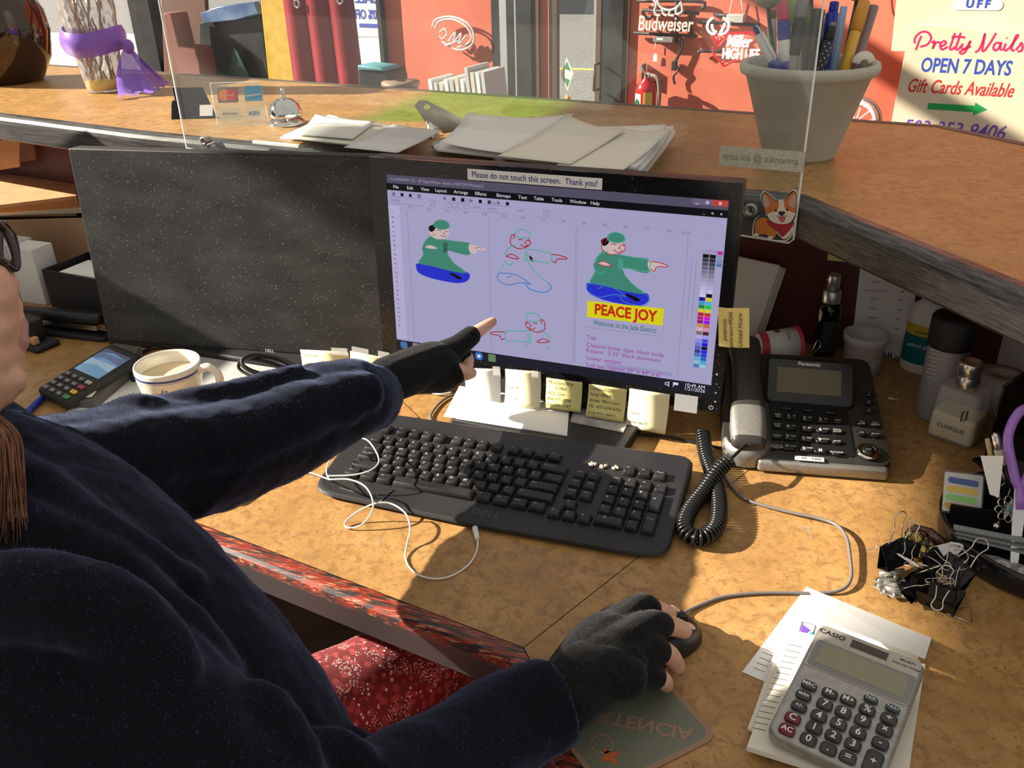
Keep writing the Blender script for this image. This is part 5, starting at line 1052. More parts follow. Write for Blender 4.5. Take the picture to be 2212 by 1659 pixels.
def gem(mb, a, bq, d):
    w_ = bq-a; h_ = d-a; P = lambda u, v: (a+w_*u+h_*v); ang = math.atan2(w_.y, w_.x); ts = lambda s, u, v, sz, m=INK, b_=0: mb.text(s, sz, m, T(*P(u, v), .0007) @ RZ(ang), b_)
    for s, v in (('Quantity/Prices', .10), ('100 ft', .17), ('250 ft', .24), ('and 15 poly feets', .31), ('500 ft', .38), ('750 ft', .46), ('1,000 ft', .54), ('1,250 ft/more', .62)): ts(s, .30, v, .0052)
    for v, s in ((.24, '50¢'), (.31, '48'), (.38, '47¢'), (.46, '46¢'), (.54, '45¢'), (.62, '43¢')): ts(s, .75, v, .0052)
    for k in range(5): mb.stroke([P(.10, .68+.018*k), P(.9, .68+.018*k)], .0008, .0007, mat('grey_print', (.3, .3, .3), .7))
    ts('GEMINI', .45, .86, .0155, INK, .03); 
    for k in range(2): mb.stroke([P(.78, .85+.02*k), P(.85, .872+.02*k), P(.92, .85+.02*k)], .002, .0007, INK)
    for k in range(4): mb.stroke([P(.35, .91+.02*k), P(.65, .91+.02*k)], .0007, .0007, mat('grey_print', (.3, .3, .3), .7))
wallsheet([(1862, 545), (1993, 548), (1950, 806), (1834, 796)], WALLF, .002, PAPER, 'price_list', 'white printed price list taped to the dark red wall', 'paper', gem)
wallsheet([(1795, 500), (1858, 500), (1850, 568), (1787, 562)], WALLF, .0035, NOTEY, 'sticky_note', 'yellow note half hidden beneath the counter edge on the dark red wall', 'note', lambda mb, a, bq, d: mb.text('2oc / 2o', .011, INK, T(.008, -.012, .0007), 0, 'CENTER', .2))
def env(mb, a, bq, d):
    for k in range(3): p_ = a+(bq-a)*.86+(d-a)*(.2+.12*k); mb.stroke([p_, p_-(bq-a).normalized()*.015], .0009, .0006, INK)
    for k in range(3): p_ = a+(bq-a)*.6+(d-a)*(.45+.1*k); mb.stroke([p_, p_-(bq-a).normalized()*.02], .0009, .0006, INK)
for k, (dx, dy) in enumerate(((0, 0), (7, 5), (13, 8))):
    wallsheet([(1560+dx, 545+dy), (1686+dx, 572+dy), (1628+dx, 742+dy), (1530+dx, 720+dy)], WALLF, .022-.007*k, CREAM if k else PAPER, 'envelope', ('front envelope of the stack leaning behind the right monitor edge', 'middle envelope of the stack leaning behind the right monitor edge', 'rear envelope of the stack leaning behind the right monitor edge')[k], 'envelope', env if k == 0 else None, .005)
for k, pts in enumerate(([(2188, 640), (2260, 660), (2230, 860), (2150, 850)], [(2176, 690), (2240, 700), (2215, 850), (2140, 838)])):
    wallsheet(pts, WALL2, .004+.008*k, PAPER, 'hanging_paper', ('rear white sheet hanging on the wall at the right edge', 'front white sheet hanging on the wall at the right edge')[k], 'paper')
# roll lying on its side with pink ends
PINK = mat('hot_pink', S(205, 60, 80), .5)
q = G(1668, 800, 0); M = T(q.x, q.y+.02, .034) @ RZ(radians(25)) @ RY(pi/2)
t = thing('label_roll', 'white printed paper cup with a pink rim lying behind the handset', 'cup', M); mb = MB(); mb.lathe([(.0, -.03), (.024, -.03), (.031, .034), (.029, .034), (.022, -.028), (0, -.028)], WHITE, 28); mb.build('cup', t)
t.name = 'paper_cup'
mb = MB(); mb.lathe([(.0245, -.0305), (.0255, -.018)], PINK, 28, cap=False); mb.lathe([(.031, .030), (.0325, .036)], PINK, 28, cap=False); mb.build('pink_rim', t)
mb = MB()
for k in range(3): mb.lathe([(.0275, -.005+.012*k), (.0290, .003+.012*k)], mat('print_block%d' % k, ((.1, .08, .05), (.15, .25, .4), (.3, .25, .15))[k], .6), 8, None, True, radians(160+35*k), radians(190+35*k))
mb.build('printing', t)
mb = MB(); mb.tube(spline([G(1738, 775, .004), G(1752, 762, .02), G(1766, 735, .04), G(1772, 748, .035), G(1748, 772, .014), G(1760, 758, .02), G(1780, 745, .03)], 6), .0012, CHROME, 6); tag(mb.build('wire_clip'), 'bent silver wire clip behind the phone display', 'wire')
t = thing('push_pin', 'tiny cream push pin lying on the desk right of the phone', 'pin', Matrix.Translation(G(1930, 862, .003)) @ RY(pi/2)); mb = MB(); mb.lathe([(.0025, -.007), (.0012, 0), (.0006, .006), (0, .008)], CREAM, 12); mb.build('pin', t)
# ================================================================== round organiser at the right edge
oc = Vector((.848, .050)); org = thing('desk_organizer', 'round black desk tray with tiers at the right edge', 'organizer', T(oc.x, oc.y, 0)); R_ = .118
OB = mat('organizer_black', (.012, .012, .013), .14)
mb = MB(); mb.lathe([(0, .001), (R_-.006, .001), (R_-.002, .004), (R_, .030), (R_-.003, .032), (R_-.005, .030), (R_-.007, .008), (0, .008)], OB, 64); mb.build('tray', org)
mb = MB()
for y, h_ in ((-.012, .045), (.020, .062)):
    x_ = math.sqrt(R_**2-y*y)-.008; mb.box((-x_, y-.0015, .007), (x_, y+.0015, h_), OB)
mb.build('divider', org)
mb = MB(); mb.prism(rrect(.0, .060, .13, .07, .02, 5), .007, .095, OB, .003, top=(1.02, 1.02)); 
mb.build('cup', org)
CUPZ = .095
def rel(px, py, z): return G(px, py, z)
# index flag packet
q0, q1, q2, q3 = rel(2058, 1022, .070), rel(2130, 1030, .070), rel(2120, 1118, .036), rel(2012, 1092, .036)
FM = frame((q0+q1+q2+q3)/4, q1-q0, q0-q3); t = thing('index_flags', 'clear packet of coloured index flags on the round tray', 'sticky flags', FM); w_, h_ = (q1-q0).length*1.15, (q0-q3).length
mb = MB(); mb.prism(rrect(0, 0, w_, h_, .002), -.001, 0, mat('flag_card', (.62, .62, .58), .4)); mb.build('card', t)
for k, (c, lab_) in enumerate(((S(20, 70, 150), 'blue flag'), (S(230, 190, 30), 'yellow flag'), (S(130, 210, 90), 'green flag'), (S(205, 160, 30), 'amber flag'))):
    mb = MB(); y = h_*(.30-.22*k); mb.prism(ccw([(-w_*.36-.02*w_*k, y-.003), (w_*.36, y-.003-.002), (w_*.40, y-.002), (w_*.36, y+.004-.002), (-w_*.36-.02*w_*k, y+.004), (-w_*.42-.02*w_*k, y+.0005)]), .0, .0006, mat('flag%d' % k, c, .5)); lab(mb.build('flag', t), lab_)
mb = MB(); mb.prism(rrect(0, 0, w_*1.06, h_*1.1, .002), .0016, .0019, mat('clear_film', (.9, .92, .93), .08, alpha=.05)); mb.build('film', t)
# scissors, knife and pen standing in the cup
LIL = mat('lilac_plastic', S(165, 120, 205), .3)
M = frame(rel(2200, 1040, .10), RT, UP) @ RZ(-.12); t = thing('scissors', 'scissors with lilac handles standing in the tray cup', 'scissors', M); mb = MB()
hp = [(.002, -.005), (-.010, .020), (-.017, .050), (-.006, .078), (.014, .080), (.022, .055), (.016, .025)]
mb.tube([(*p.to_2d(), 0) for p in spline([(x, y, 0) for x, y in hp], 6, True)], .0052, LIL, 10, True); mb.tube([(.002, -.005, 0), (.006, -.03, 0)], .006, LIL, 10); mb.build('handle', t)
mb = MB(); mb.tube([(*p.to_2d(), .006) for p in spline([(x+.045-2*x, y, 0) for x, y in hp], 6, True)], .0052, LIL, 10, True); mb.build('handle', t)
mb = MB(); mb.prism([(-.004, -.005), (.012, -.005), (.010, -.10), (.002, -.11)][::-1], -.0012, .0012, STEEL, .0005); mb.build('blade', t)
a, c = rel(2150, 940, .14), rel(2182, 1045, .085); t = thing('craft_knife', 'craft knife with silver collar and dark barrel in the tray cup', 'knife', Matrix.Translation(c)); L_ = a-c; mb = MB(); mb.cyl(-L_*.3, L_*.42, .0068, GLOSSB, seg=16); mb.build('barrel', t)
mb = MB(); mb.cyl(L_*.42, L_*.72, .0064, mat('knife_label', (.55, .5, .45), .5), seg=16); mb.build('label', t); mb = MB(); mb.cyl(L_*.72, L_*.98, .0052, STEEL, .0045, seg=16); mb.ball(L_*.98, .0046, STEEL); mb.build('collar', t)
mb = MB(); mb.cyl(c+Vector((-.008, 0, -.02)), a+Vector((-.006, .004, -.008)), .0028, mat('pencil_wood', S(190, 165, 120), .6), seg=8); tag(mb.build('wooden_stick'), 'thin pale wooden stick beside the craft knife', 'stick')
mb = MB(); q = [rel(2118, 985, .12), rel(2168, 985, .13), rel(2158, 1075, .085), rel(2138, 1068, .085)]; mb.add(q+[v+Vector((0, .0006, 0)) for v in q], [(0, 3, 2, 1), (4, 5, 6, 7), (0, 1, 5, 4), (1, 2, 6, 5), (2, 3, 7, 6), (3, 0, 4, 7)], PAPER); tag(mb.build('card'), 'pale card tucked into the front of the tray cup', 'card')
# earring hanging on the cup front
M = frame(rel(2178, 1100, .062), RT, UP); t = thing('earring', 'silver flower hoop earring with a turquoise bead hung on the tray cup', 'earring', M); mb = MB(); SIL = mat('antique_silver', (.62, .60, .56), .22, 1)
for k in range(8): a = 2*pi*k/8; mb.tube([((.0085+.0065*cos(b_))*cos(a)-.0042*sin(b_)*sin(a), (.0085+.0065*cos(b_))*sin(a)+.0042*sin(b_)*cos(a), 0) for b_ in [2*pi*j/14 for j in range(14)]], .0009, SIL, 6, True)
mb.build('petals', t); mb = MB(); mb.ball((0, 0, .001), (.0028, .0028, .002), mat('turquoise', S(110, 190, 180), .3), 12); mb.build('bead', t)
mb = MB(); mb.tube(spline([(0, .016, 0), (.002, .024, 0), (-.001, .030, -.002), (-.006, .026, -.003)], 5), .0006, SIL, 6); mb.build('hook', t); mb = MB(); mb.ball((-.013, -.019, 0), .0042, SIL, 14); mb.tube([(-.010, -.013, 0), (-.012, -.016, 0)], .0008, SIL, 6); mb.build('charm', t)
# correction tape and rulers lying in the tray
M = Matrix.Translation(G(2185, 1235, .016)) @ RZ(radians(-20)); t = thing('correction_tape', 'clear correction tape dispenser lying in the front of the round tray', 'correction tape', M); mb = MB()
mb.prism([(-.040, -.006), (-.030, -.012), (.030, -.014), (.038, .0), (.030, .014), (-.020, .012), (-.040, .003)], -.006, .006, mat('smoky_clear', (.5, .5, .48), .12, alpha=.45), .002); mb.build('shell', t)
for x, r in ((.016, .011), (-.010, .008)): mb = MB(); mb.lathe([(r*.4, -.004), (r, -.004), (r, .0065), (r*.4, .0065), (r*.4, -.004)], mat('reel_white', (.7, .7, .68), .4, alpha=.8), 24, T(x, 0, 0)); mb.build('reel', t)
for k in range(3):
    a, c = G(2060+4*k, 1138+9*k, .047-.006*k), G(2215, 1168+12*k, .047-.006*k); d_ = (c-a).normalized(); Mr = frame(a, d_, Vector((0, 0, 1)).cross(d_)); mb = MB(); mb.box((0, -.004, -.001), (.11, .004, .001), mat('smoke_ruler', (.28, .30, .30), .15), Mr)
    for j in range(20): mb.stroke([(.003+.005*j, -.0035), (.003+.005*j, .0005)], .0004, .0011, PLT, Mr)
    tag(mb.build('ruler'), ('rear smoky plastic ruler laid across the round tray', 'middle smoky plastic ruler laid across the round tray', 'front smoky plastic ruler laid across the round tray')[k], 'ruler', 'rulers in the round tray')
# ================================================================== cables, earphones, phone and pencil on the desk
EW = mat('earphone_white', (.82, .82, .80), .35)
def gp(L): return [G(px, py, z) for px, py, z in L]
mb = MB()
mb.tube(spline(gp([(1029, 1150, .006), (1031, 1185, .002), (1012, 1220, .002), (970, 1246, .002), (925, 1249, .002), (890, 1232, .002), (876, 1205, .002), (879, 1175, .006), (886, 1145, .014), (878, 1112, .020), (850, 1090, .024), (818, 1086, .026), (785, 1098, .018), (755, 1118, .008), (744, 1132, .004), (752, 1140, .003), (778, 1136, .006), (800, 1112, .018), (806, 1085, .028), (790, 1052, .036), (755, 1036, .038), (712, 1036, .036)]), 8), .0011, EW, 8); ear = mb.build('earphones'); 
mb = MB(); mb.cyl(G(1026, 1140, .006), G(1031, 1164, .006), .0036, EW, .0028, 12); mb.build('plug', ear)
mb = MB(); mb.tube(spline(gp([(712, 1036, .036), (705, 1020, .032), (712, 995, .030), (738, 965, .040), (765, 948, .046), (792, 950, .048), (812, 975, .048), (818, 998, .046), (800, 1016, .044), (762, 1026, .040), (706, 1028, .037)]), 8), .0010, EW, 8); mb.build('lead', ear)
mb = MB(); mb.tube(spline(gp([(712, 1036, .036), (690, 1028, .012), (672, 1022, .003), (645, 1018, .002), (636, 1012, .002)]), 8), .0010, EW, 8); mb.build('lead', ear)
mb = MB(); mb.cyl(G(742, 956, .044), G(757, 948, .046), .0036, EW, seg=12); mb.ball(G(744, 955, .044), .0048, EW, 12); mb.build('earbud', ear)
tag(ear, 'tangled white wired earphones lying over the keyboard and desk', 'earphones')
mb = MB(); mb.tube(spline(gp([(990, 850, .003), (960, 862, .003), (937, 885, .003), (930, 905, .003), (945, 925, .003), (962, 940, .003)]), 8), .0018, mat('grey_cable', (.16, .15, .15), .4), 8); tag(mb.build('usb_cable'), 'pale grey cable curving out from behind the keyboard', 'cable')
mb = MB(); mb.tube(spline(gp([(975, 848, .003), (950, 852, .003), (930, 846, .004), (915, 838, .006)]), 6), .0018, EW, 8); tag(mb.build('charging_cable'), 'white cable lying left of the monitor stand under the pointing hand', 'cable')
mb = MB(); mb.tube(spline(gp([(1355, 938, .003), (1400, 940, .003), (1450, 944, .003), (1492, 954, .003), (1530, 962, .003), (1562, 968, .003)]), 6), .0018, BLACK, 8); tag(mb.build('power_cable'), 'black cable running from the monitor stand to the phone', 'cable')
SM = frame(G(540, 1026, 0), G(625, 1030)-G(560, 1078), Vector((0, 0, 1)).cross(G(625, 1030)-G(560, 1078))); t = thing('smartphone', 'smartphone in a pale green case lying under the pointing arm', 'phone', SM); mb = MB()
mb.prism(rrect(0, .0, .135, .068, .010, 5), 0, .009, mat('mint_case', S(130, 175, 155), .4), .002); mb.build('case', t); mb = MB(); mb.prism(rrect(0, 0, .128, .061, .008, 5), .0088, .0094, GLOSSB); mb.build('screen', t)
a, c = G(462, 1102, .004), G(600, 1030, .004); t = thing('pencil', 'dark green pencil lying on the desk under the arm', 'pencil', Matrix.Translation(a)); L_ = c-a; mb = MB(); mb.cyl(L_*.12, L_, .0036, mat('pencil_green', (.03, .09, .08), .4), seg=6); mb.build('barrel', t); mb = MB(); mb.cyl(L_*.12, L_*.02, .0036, mat('pencil_wood', S(190, 165, 120), .6), .0015, 8); mb.build('sharpened_wood', t); mb = MB(); mb.cyl(L_*.02, (0, 0, 0), .0014, INK, .0004, 8); mb.build('lead', t)
sheet('paper_sheet', 'plain brown paper corner sticking out under the cuff', 'paper', [(690, 860), (862, 862), (905, 902), (760, 925)], .0012, noisy(mat('brown_paper', S(160, 115, 65), .8), S(150, 108, 60), S(170, 122, 70), 30))
# ================================================================== left side of the desk
q = G(380, 890, .0); MUGM = mat('cream_ceramic', (.80, .77, .66), .15, coat=.5); BLUE = mat('blue_band', S(60, 75, 150), .3)
mug = thing('mug', 'cream ceramic mug with two blue bands on the desk beyond the sleeve', 'mug', T(q.x, q.y+.004, .0012)); mr, mh = .049, .082
mb = MB(); mb.lathe([(0, 0), (.030, 0), (.036, .004), (.042, .03), (mr-.001, .062), (mr, mh-.003), (mr-.001, mh), (mr-.003, mh), (mr-.0045, mh-.003), (mr-.0055, .06), (.037, .03), (.03, .008), (0, .007)], MUGM, 48); mb.build('body', mug)
mb = MB(); mb.lathe([(mr-.0003, mh-.012), (mr+.0003, mh-.010), (mr+.0003, mh-.0085)], BLUE, 48, cap=False); mb.lathe([(mr-.0010, mh-.0155), (mr-.0004, mh-.0140)], BLUE, 48, cap=False); mb.build('blue_bands', mug)
ha = radians(14); hd = Vector((cos(ha), sin(ha), 0)); mb = MB(); mb.tube(spline([hd*(mr-.003)+Vector((0, 0, mh-.012)), hd*(mr+.014)+Vector((0, 0, mh-.006)), hd*(mr+.028)+Vector((0, 0, mh-.018)), hd*(mr+.026)+Vector((0, 0, mh-.040)), hd*(mr+.010)+Vector((0, 0, mh-.058)), hd*(mr-.006)+Vector((0, 0, mh-.062))], 7), .0062, MUGM, 12); mb.build('handle', mug)
mb = MB(); mb.lathe([(0, mh-.020), (mr-.0060, mh-.020)], mat('milky_tea', S(222, 202, 160), .15), 40, cap=False); mb.build('tea', mug)
mb = MB(); mb.text('Es', .011, BLUE, RZ(radians(-62)) @ T(mr-.0015, 0, mh-.026) @ RZ(pi/2) @ RX(pi/2), 0, 'CENTER', .2); mb.build('lettering', mug)
# card terminal
t0, t1, t2 = G(76, 840, .018), G(142, 872, .018), G(258, 748, .045); ex = (t1-t0); TM = frame(t0, ex, t2-t1); tw = ex.length; tl_ = LP(250, 745, TM).y
tm = thing('card_terminal', 'black card payment terminal with coloured keys on the left of the desk', 'card terminal', TM)
mb = MB(); mb.prism(rrect(tw/2, tl_/2, tw, tl_, .010, 4), -.016, 0, BLACKM, .004); mb.build('housing', tm)
for x in (.012, tw-.012):
    for y in (.015, tl_-.02):
        zz = (TM @ Vector((x, y, -.016))).z; mb = MB(); mb.cyl((x, y, -.0155), (TM.inverted() @ Vector((*(TM @ Vector((x, y, -.016))).to_2d(), .0005))), .004, BLACKM, seg=10); mb.build('foot', tm)
a, c, d_ = LP(175, 740, TM), LP(240, 752, TM), LP(135, 790, TM)
mb = MB(); sw_ = tw*.78; sy0, sy1 = tl_*.46, tl_*.90; mb.prism(rrect(tw/2, (sy0+sy1)/2, sw_, sy1-sy0, .002), 0, .0006, mat('terminal_screen', (.02, .03, .05), .15, emit=S(120, 175, 215), es=.55)); tms = mb.build('screen', tm)
mb = MB(); zz = .0009
for k, (c, f_) in enumerate(((S(175, 205, 225), .25), (S(95, 115, 160), .55), (S(70, 75, 110), .8))): mb.flat(ccw([(tw/2-sw_/2, sy0+(sy1-sy0)*f_), (tw/2-sw_*.1, sy0+(sy1-sy0)*(f_+.13)), (tw/2+sw_/2, sy0+(sy1-sy0)*(f_+.05)), (tw/2+sw_/2, sy0+(sy1-sy0)*min(1, f_+.3)), (tw/2-sw_/2, sy0+(sy1-sy0)*min(1, f_+.28))]), zz+.00002*k, mat('terminal_wave%d' % k, (0, 0, 0), .3, emit=c, es=.6))
mb.build('picture', tms)
TK = {0: mat('terminal_key', (.10, .10, .10), .4), 1: mat('terminal_red', S(170, 60, 70), .4), 2: mat('terminal_yellow', S(225, 190, 40), .4), 3: mat('terminal_green', S(60, 150, 70), .4), 4: mat('terminal_grey', (.4, .4, .4), .4)}
LT = (('1', '2', '3', ' '), ('4', '5', '6', 'x'), ('7', '8', '9', '<'), ('*', '0', '#', 'O'))
for r in range(4):
    for c in range(4):
        m_ = TK[0] if c < 3 else TK[(4, 1, 2, 3)[r]]; x = tw*(.17+.22*c); y = tl_*(.36-.095*r); mb = MB(); mb.prism(rrect(x, y, tw*.15, tl_*.055, .0015), 0, .003, m_, .0008, 1); mb.text(LT[r][c], .006, INKW if c < 3 else INK, T(x, y, .0032), .01); mb.build('key', tm)
sheet('paper_sheet', 'white sheet with pencil marks lying between terminal and mug', 'paper', [(250, 800), (430, 790), (480, 880), (100, 930)], .0006, PAPER)
sheet('paper_sheet', 'grey sheet lying behind the mug below the switched off monitor', 'paper', [(420, 770), (600, 775), (640, 850), (420, 860)], .0018, noisy(mat('grey_paper', (.45, .44, .43), .8), (.43, .42, .41), (.47, .46, .45), 20))
a, c = G(190, 845, .02), G(262, 765, .035); e_ = (c-a); MR = frame(a, Vector((.75, -.3, 0)), e_); t = thing('receipt_printer', 'dark grey sloped device bearing a pale strip label right of the terminal', 'device', frame((a.x, a.y, 0), (e_.x, e_.y, 0), (-e_.y, e_.x, 0)))
L_ = Vector((e_.x, e_.y)).length; mb = MB(); DG = mat('device_grey', (.10, .09, .08), .5); mb.add([(-.02, -.022, 0), (L_+.03, -.022, 0), (L_+.03, .03, 0), (-.02, .03, 0), (-.02, -.020, .010), (L_+.03, -.018, .036), (L_+.03, .03, .040), (-.02, .03, .014)], [(3, 2, 1, 0), (4, 5, 6, 7), (0, 1, 5, 4), (1, 2, 6, 5), (2, 3, 7, 6), (3, 0, 4, 7)], DG); mb.build('housing', t)
sl = math.atan2(.026, L_+.05); Xs = T(-.02, 0, .0125) @ RY(-sl); mb = MB(); mb.prism(rrect(L_*.55, -.002, L_*.9, .016, .003), .0, .0012, CREAM, .0003, X=Xs); 
for k in range(11): mb.stroke([(L_*.18+.008*k, -.004), (L_*.18+.008*k+.004, .001)], .0014, .0014, INK, Xs)
mb.build('strip_label', t)
a, c = G(58, 892, .005), G(92, 858, .006); t = thing('pen', 'blue ballpoint pen under the front of the card terminal', 'pen', Matrix.Translation(a)); L_ = (c-a)*2.2; mb = MB(); mb.cyl((0, 0, 0), L_, .0048, mat('pen_blue', S(30, 50, 160), .3), seg=14); mb.build('barrel', t); mb = MB(); mb.cyl((0, 0, 0), -L_*.12, .0045, STEEL, .001, 12); mb.build('tip', t)
# black looped strap
mb = MB(); mb.tube(spline(gp([(640, 800, .004), (590, 812, .006), (540, 800, .02), (522, 782, .032), (548, 768, .036), (600, 775, .028), (650, 800, .010)]), 6), .0075, BLACKM, 10, flat=.45); o = mb.build('folded_strap'); mb = MB(); mb.tube(spline(gp([(640, 808, .004), (580, 822, .004), (530, 806, .012), (515, 790, .022), (535, 776, .028), (590, 786, .020), (640, 806, .006)]), 6), .006, BLACKM, 10, flat=.45); mb.build('second_loop', o); tag(o, 'folded black strap lying below the two monitors', 'strap')
mb = MB(); mb.tube(spline(gp([(300, 765, .004), (330, 752, .004), (370, 748, .004), (430, 762, .004), (470, 768, .004)]), 6), .0035, BLACK, 8); tag(mb.build('power_cable'), 'thick black cable behind the mug under the switched off monitor', 'cable')
# stapler and hole punch
a, c = G(40, 690, .02), G(235, 712, .02); d_ = c-a; SMx = frame((a.x, a.y, 0), (d_.x, d_.y, 0), (-d_.y, d_.x, 0)); L_ = Vector((d_.x, d_.y)).length
t = thing('stapler', 'long black stapler with a steel strip near the left edge', 'stapler', SMx); mb = MB(); mb.prism(rrect(L_/2, 0, L_, .034, .012, 4), 0, .010, BLACKM, .003); mb.build('base', t)
mb = MB(); mb.prism(rrect(L_/2, 0, L_*.96, .026, .012, 4), .026, .046, BLACK, .006, X=T(0, 0, 0) @ RY(-.03)); mb.build('arm', t); mb = MB(); mb.box((.01, -.007, .018), (L_*.9, .007, .028), STEEL); mb.build('magazine', t); mb = MB(); mb.cyl((L_*.08, -.016, .022), (L_*.08, .016, .022), .011, BLACK); mb.build('hinge', t)
q = G(75, 745, 0); t = thing('tape_dispenser', 'small black stamp with an orange tab below the stapler', 'stamp', T(q.x, q.y, 0) @ RZ(-.2)); t.name = 'rubber_stamp'; mb = MB(); mb.rbox(0, 0, 0, .09, .05, .012, BLACKM, .006); mb.build('base', t); mb = MB(); mb.rbox(-.005, 0, .012, .05, .036, .040, BLACKM, .006, .004); mb.build('block', t); mb = MB(); mb.rbox(.026, -.012, .012, .012, .012, .014, mat('tan_tab', S(200, 150, 110), .5), .002); mb.build('tab', t)
# boxes under the counter
def dbox(name, label, cat, bl, br, h, dep, m, open_=False, grp=None, z=0):
    a, c = G(*bl, z), G(*br, z); d_ = c-a; M = frame((a.x, a.y, z), (d_.x, d_.y, 0), (-d_.y, d_.x, 0)); L_ = d_.length; t = thing(name, label, cat, M, grp); mb = MB()
    if open_:
        t_ = .003
        for p, q in (((0, 0, 0), (L_, dep, t_)), ((0, 0, t_), (L_, t_, h)), ((0, dep-t_, t_), (L_, dep, h)), ((0, t_, t_), (t_, dep-t_, h)), ((L_-t_, t_, t_), (L_, dep-t_, h))): mb.box(p, q, m)
    else: mb.rbox(L_/2, dep/2, 0, L_, dep, h, m, .002, .0012)
    mb.build('box', t); return t, M, L_
KR = noisy(mat('kraft_board', S(170, 118, 78), .8), S(160, 110, 72), S(180, 128, 88), 12); WB_ = noisy(mat('white_board', (.62, .60, .57), .7), (.58, .56, .53), (.66, .64, .61), 14)
bx, Mb, Lb = dbox('open_tray', 'black open box holding small white slips beside the dark monitor', 'box', (112, 662), (262, 694), .075, .11, BLACKM, True, z=.028)
for k in range(5): mb = MB(); mb.box((.02, .02, .030+.008*k), (Lb-.03+.004*k, .09, .034+.008*k), PAPER, Mb @ RZ(.02*(k-2))); tag(mb.build('paper_slip'), 'small white slip in the black open box', 'paper', 'slips in the black box')
dbox('white_carton', 'small white carton standing left of the black open box', 'box', (48, 652), (100, 660), .11, .05, WB_, z=.028); dbox('white_carton', 'grey white carton at the far left, partly behind the glasses', 'box', (-10, 640), (46, 650), .11, .06, noisy(mat('grey_board', (.42, .40, .38), .7), (.4, .38, .36), (.45, .43, .41), 14), z=.028)
sh = thing('low_shelf', 'low tan shelf board carrying the boxes on the left', 'shelf', T(0, 0, 0)); a, c, e1, e2 = G(-120, 660, .028), G(330, 715, .028), G(330, 640, .028), G(-120, 560, .028)
mb = MB(); mb.prism(ccw([(v.x, v.y) for v in (a, c, e1, e2)]), .016, .0278, noisy(mat('shelf_tan', S(150, 112, 78), .6), S(140, 104, 72), S(160, 120, 85), 10)); mb.build('board', sh)
for v in (a, c, e1, e2): mb = MB(); w_ = v.lerp((a+c+e1+e2)/4, .12); mb.rbox(w_.x, w_.y, 0, .02, .02, .0165, BLACKM, .003); mb.build('foot', sh)
# folders and envelopes stacked on a rack
rk = thing('paper_rack', 'wire paper rack holding folders under the counter at the left', 'rack', T(0, 0, 0))
def stack_sheet(pts, z, t, m, name, label, cat, grp=None, up=None):
    q = [G(px, py, z) for px, py in pts]; c = sum(q, Vector())/len(q); th = thing(name, label, cat, T(c.x, c.y, z), grp); mb = MB(); mb.prism(ccw([(v.x-c.x, v.y-c.y) for v in q]), 0, t, m); mb.build('sheet', th); return th
rz_ = .030; rp4 = [G(px, py, rz_) for px, py in ((-60, 478), (185, 478), (190, 440), (-60, 420))]
mb = MB(); mb.prism(ccw([(v.x, v.y) for v in rp4]), rz_-.006, rz_, BLACKM); mb.build('shelf', rk)
for v in rp4: w_ = v.lerp(sum(rp4, Vector())/4, .06); mb = MB(); mb.box((w_.x-.004, w_.y-.004, .0), (w_.x+.004, w_.y+.004, rz_-.006), BLACKM); mb.build('post', rk)
MAN = noisy(mat('manila', S(196, 150, 105), .8), S(188, 142, 98), S(204, 158, 112), 10)
for k in range(7):
    o_ = (k*37 % 13)-6; m_ = (PAPER if k in (1,) else CREAM if k == 2 else MAN)
    stack_sheet([(-60, 470-2*k), (172+o_, 466-6*k), (165+o_, 380-6*k), (-60, 362-6*k)], rz_+.0005+.0090*k, .0086 if k not in (1, 2) else .007, m_, 'folder' if k not in (1, 2) else 'paper_bundle', ('lowest tan folder of the stack under the counter at left', 'white paper bundle low in the folder stack at left', 'cream paper bundle in the folder stack at left', 'fourth tan folder up the stack at left', 'third tan folder from the top of the stack at left', 'second tan folder from the top of the stack at left', 'topmost tan folder of the stack at left')[k], 'folder' if k not in (1, 2) else 'paper')
for k, pts in enumerate(([(-40, 500), (165, 470), (215, 640), (60, 560)],)):
    pass
_v = G(140, 602, .03); WALLN = frame((_v.x, _v.y, 0), (wv.x, wv.y, 0), (0, 0, 1))
wallsheet([(-20, 476), (196, 470), (232, 604), (-20, 585)], WALLN, 0, noisy(mat('tan_envelope', S(150, 118, 88), .8), S(144, 112, 84), S(156, 124, 92), 8), 'large_envelope', 'large tan envelope leaning against the wall under the rack', 'envelope', None, .004)
wallsheet([(-30, 308), (45, 296), (44, 360), (-30, 372)], WALLF, .03, MAN, 'file_divider', 'tan file divider standing behind the folder stack', 'folder', None, .003); wallsheet([(46, 306), (76, 303), (80, 345), (44, 350)], WALLF, .05, noisy(mat('mesh_brown', S(105, 70, 55), .8), S(95, 62, 48), S(115, 78, 62), 60), 'mesh_holder', 'brown mesh holder beside the file divider', 'holder', None, .004)
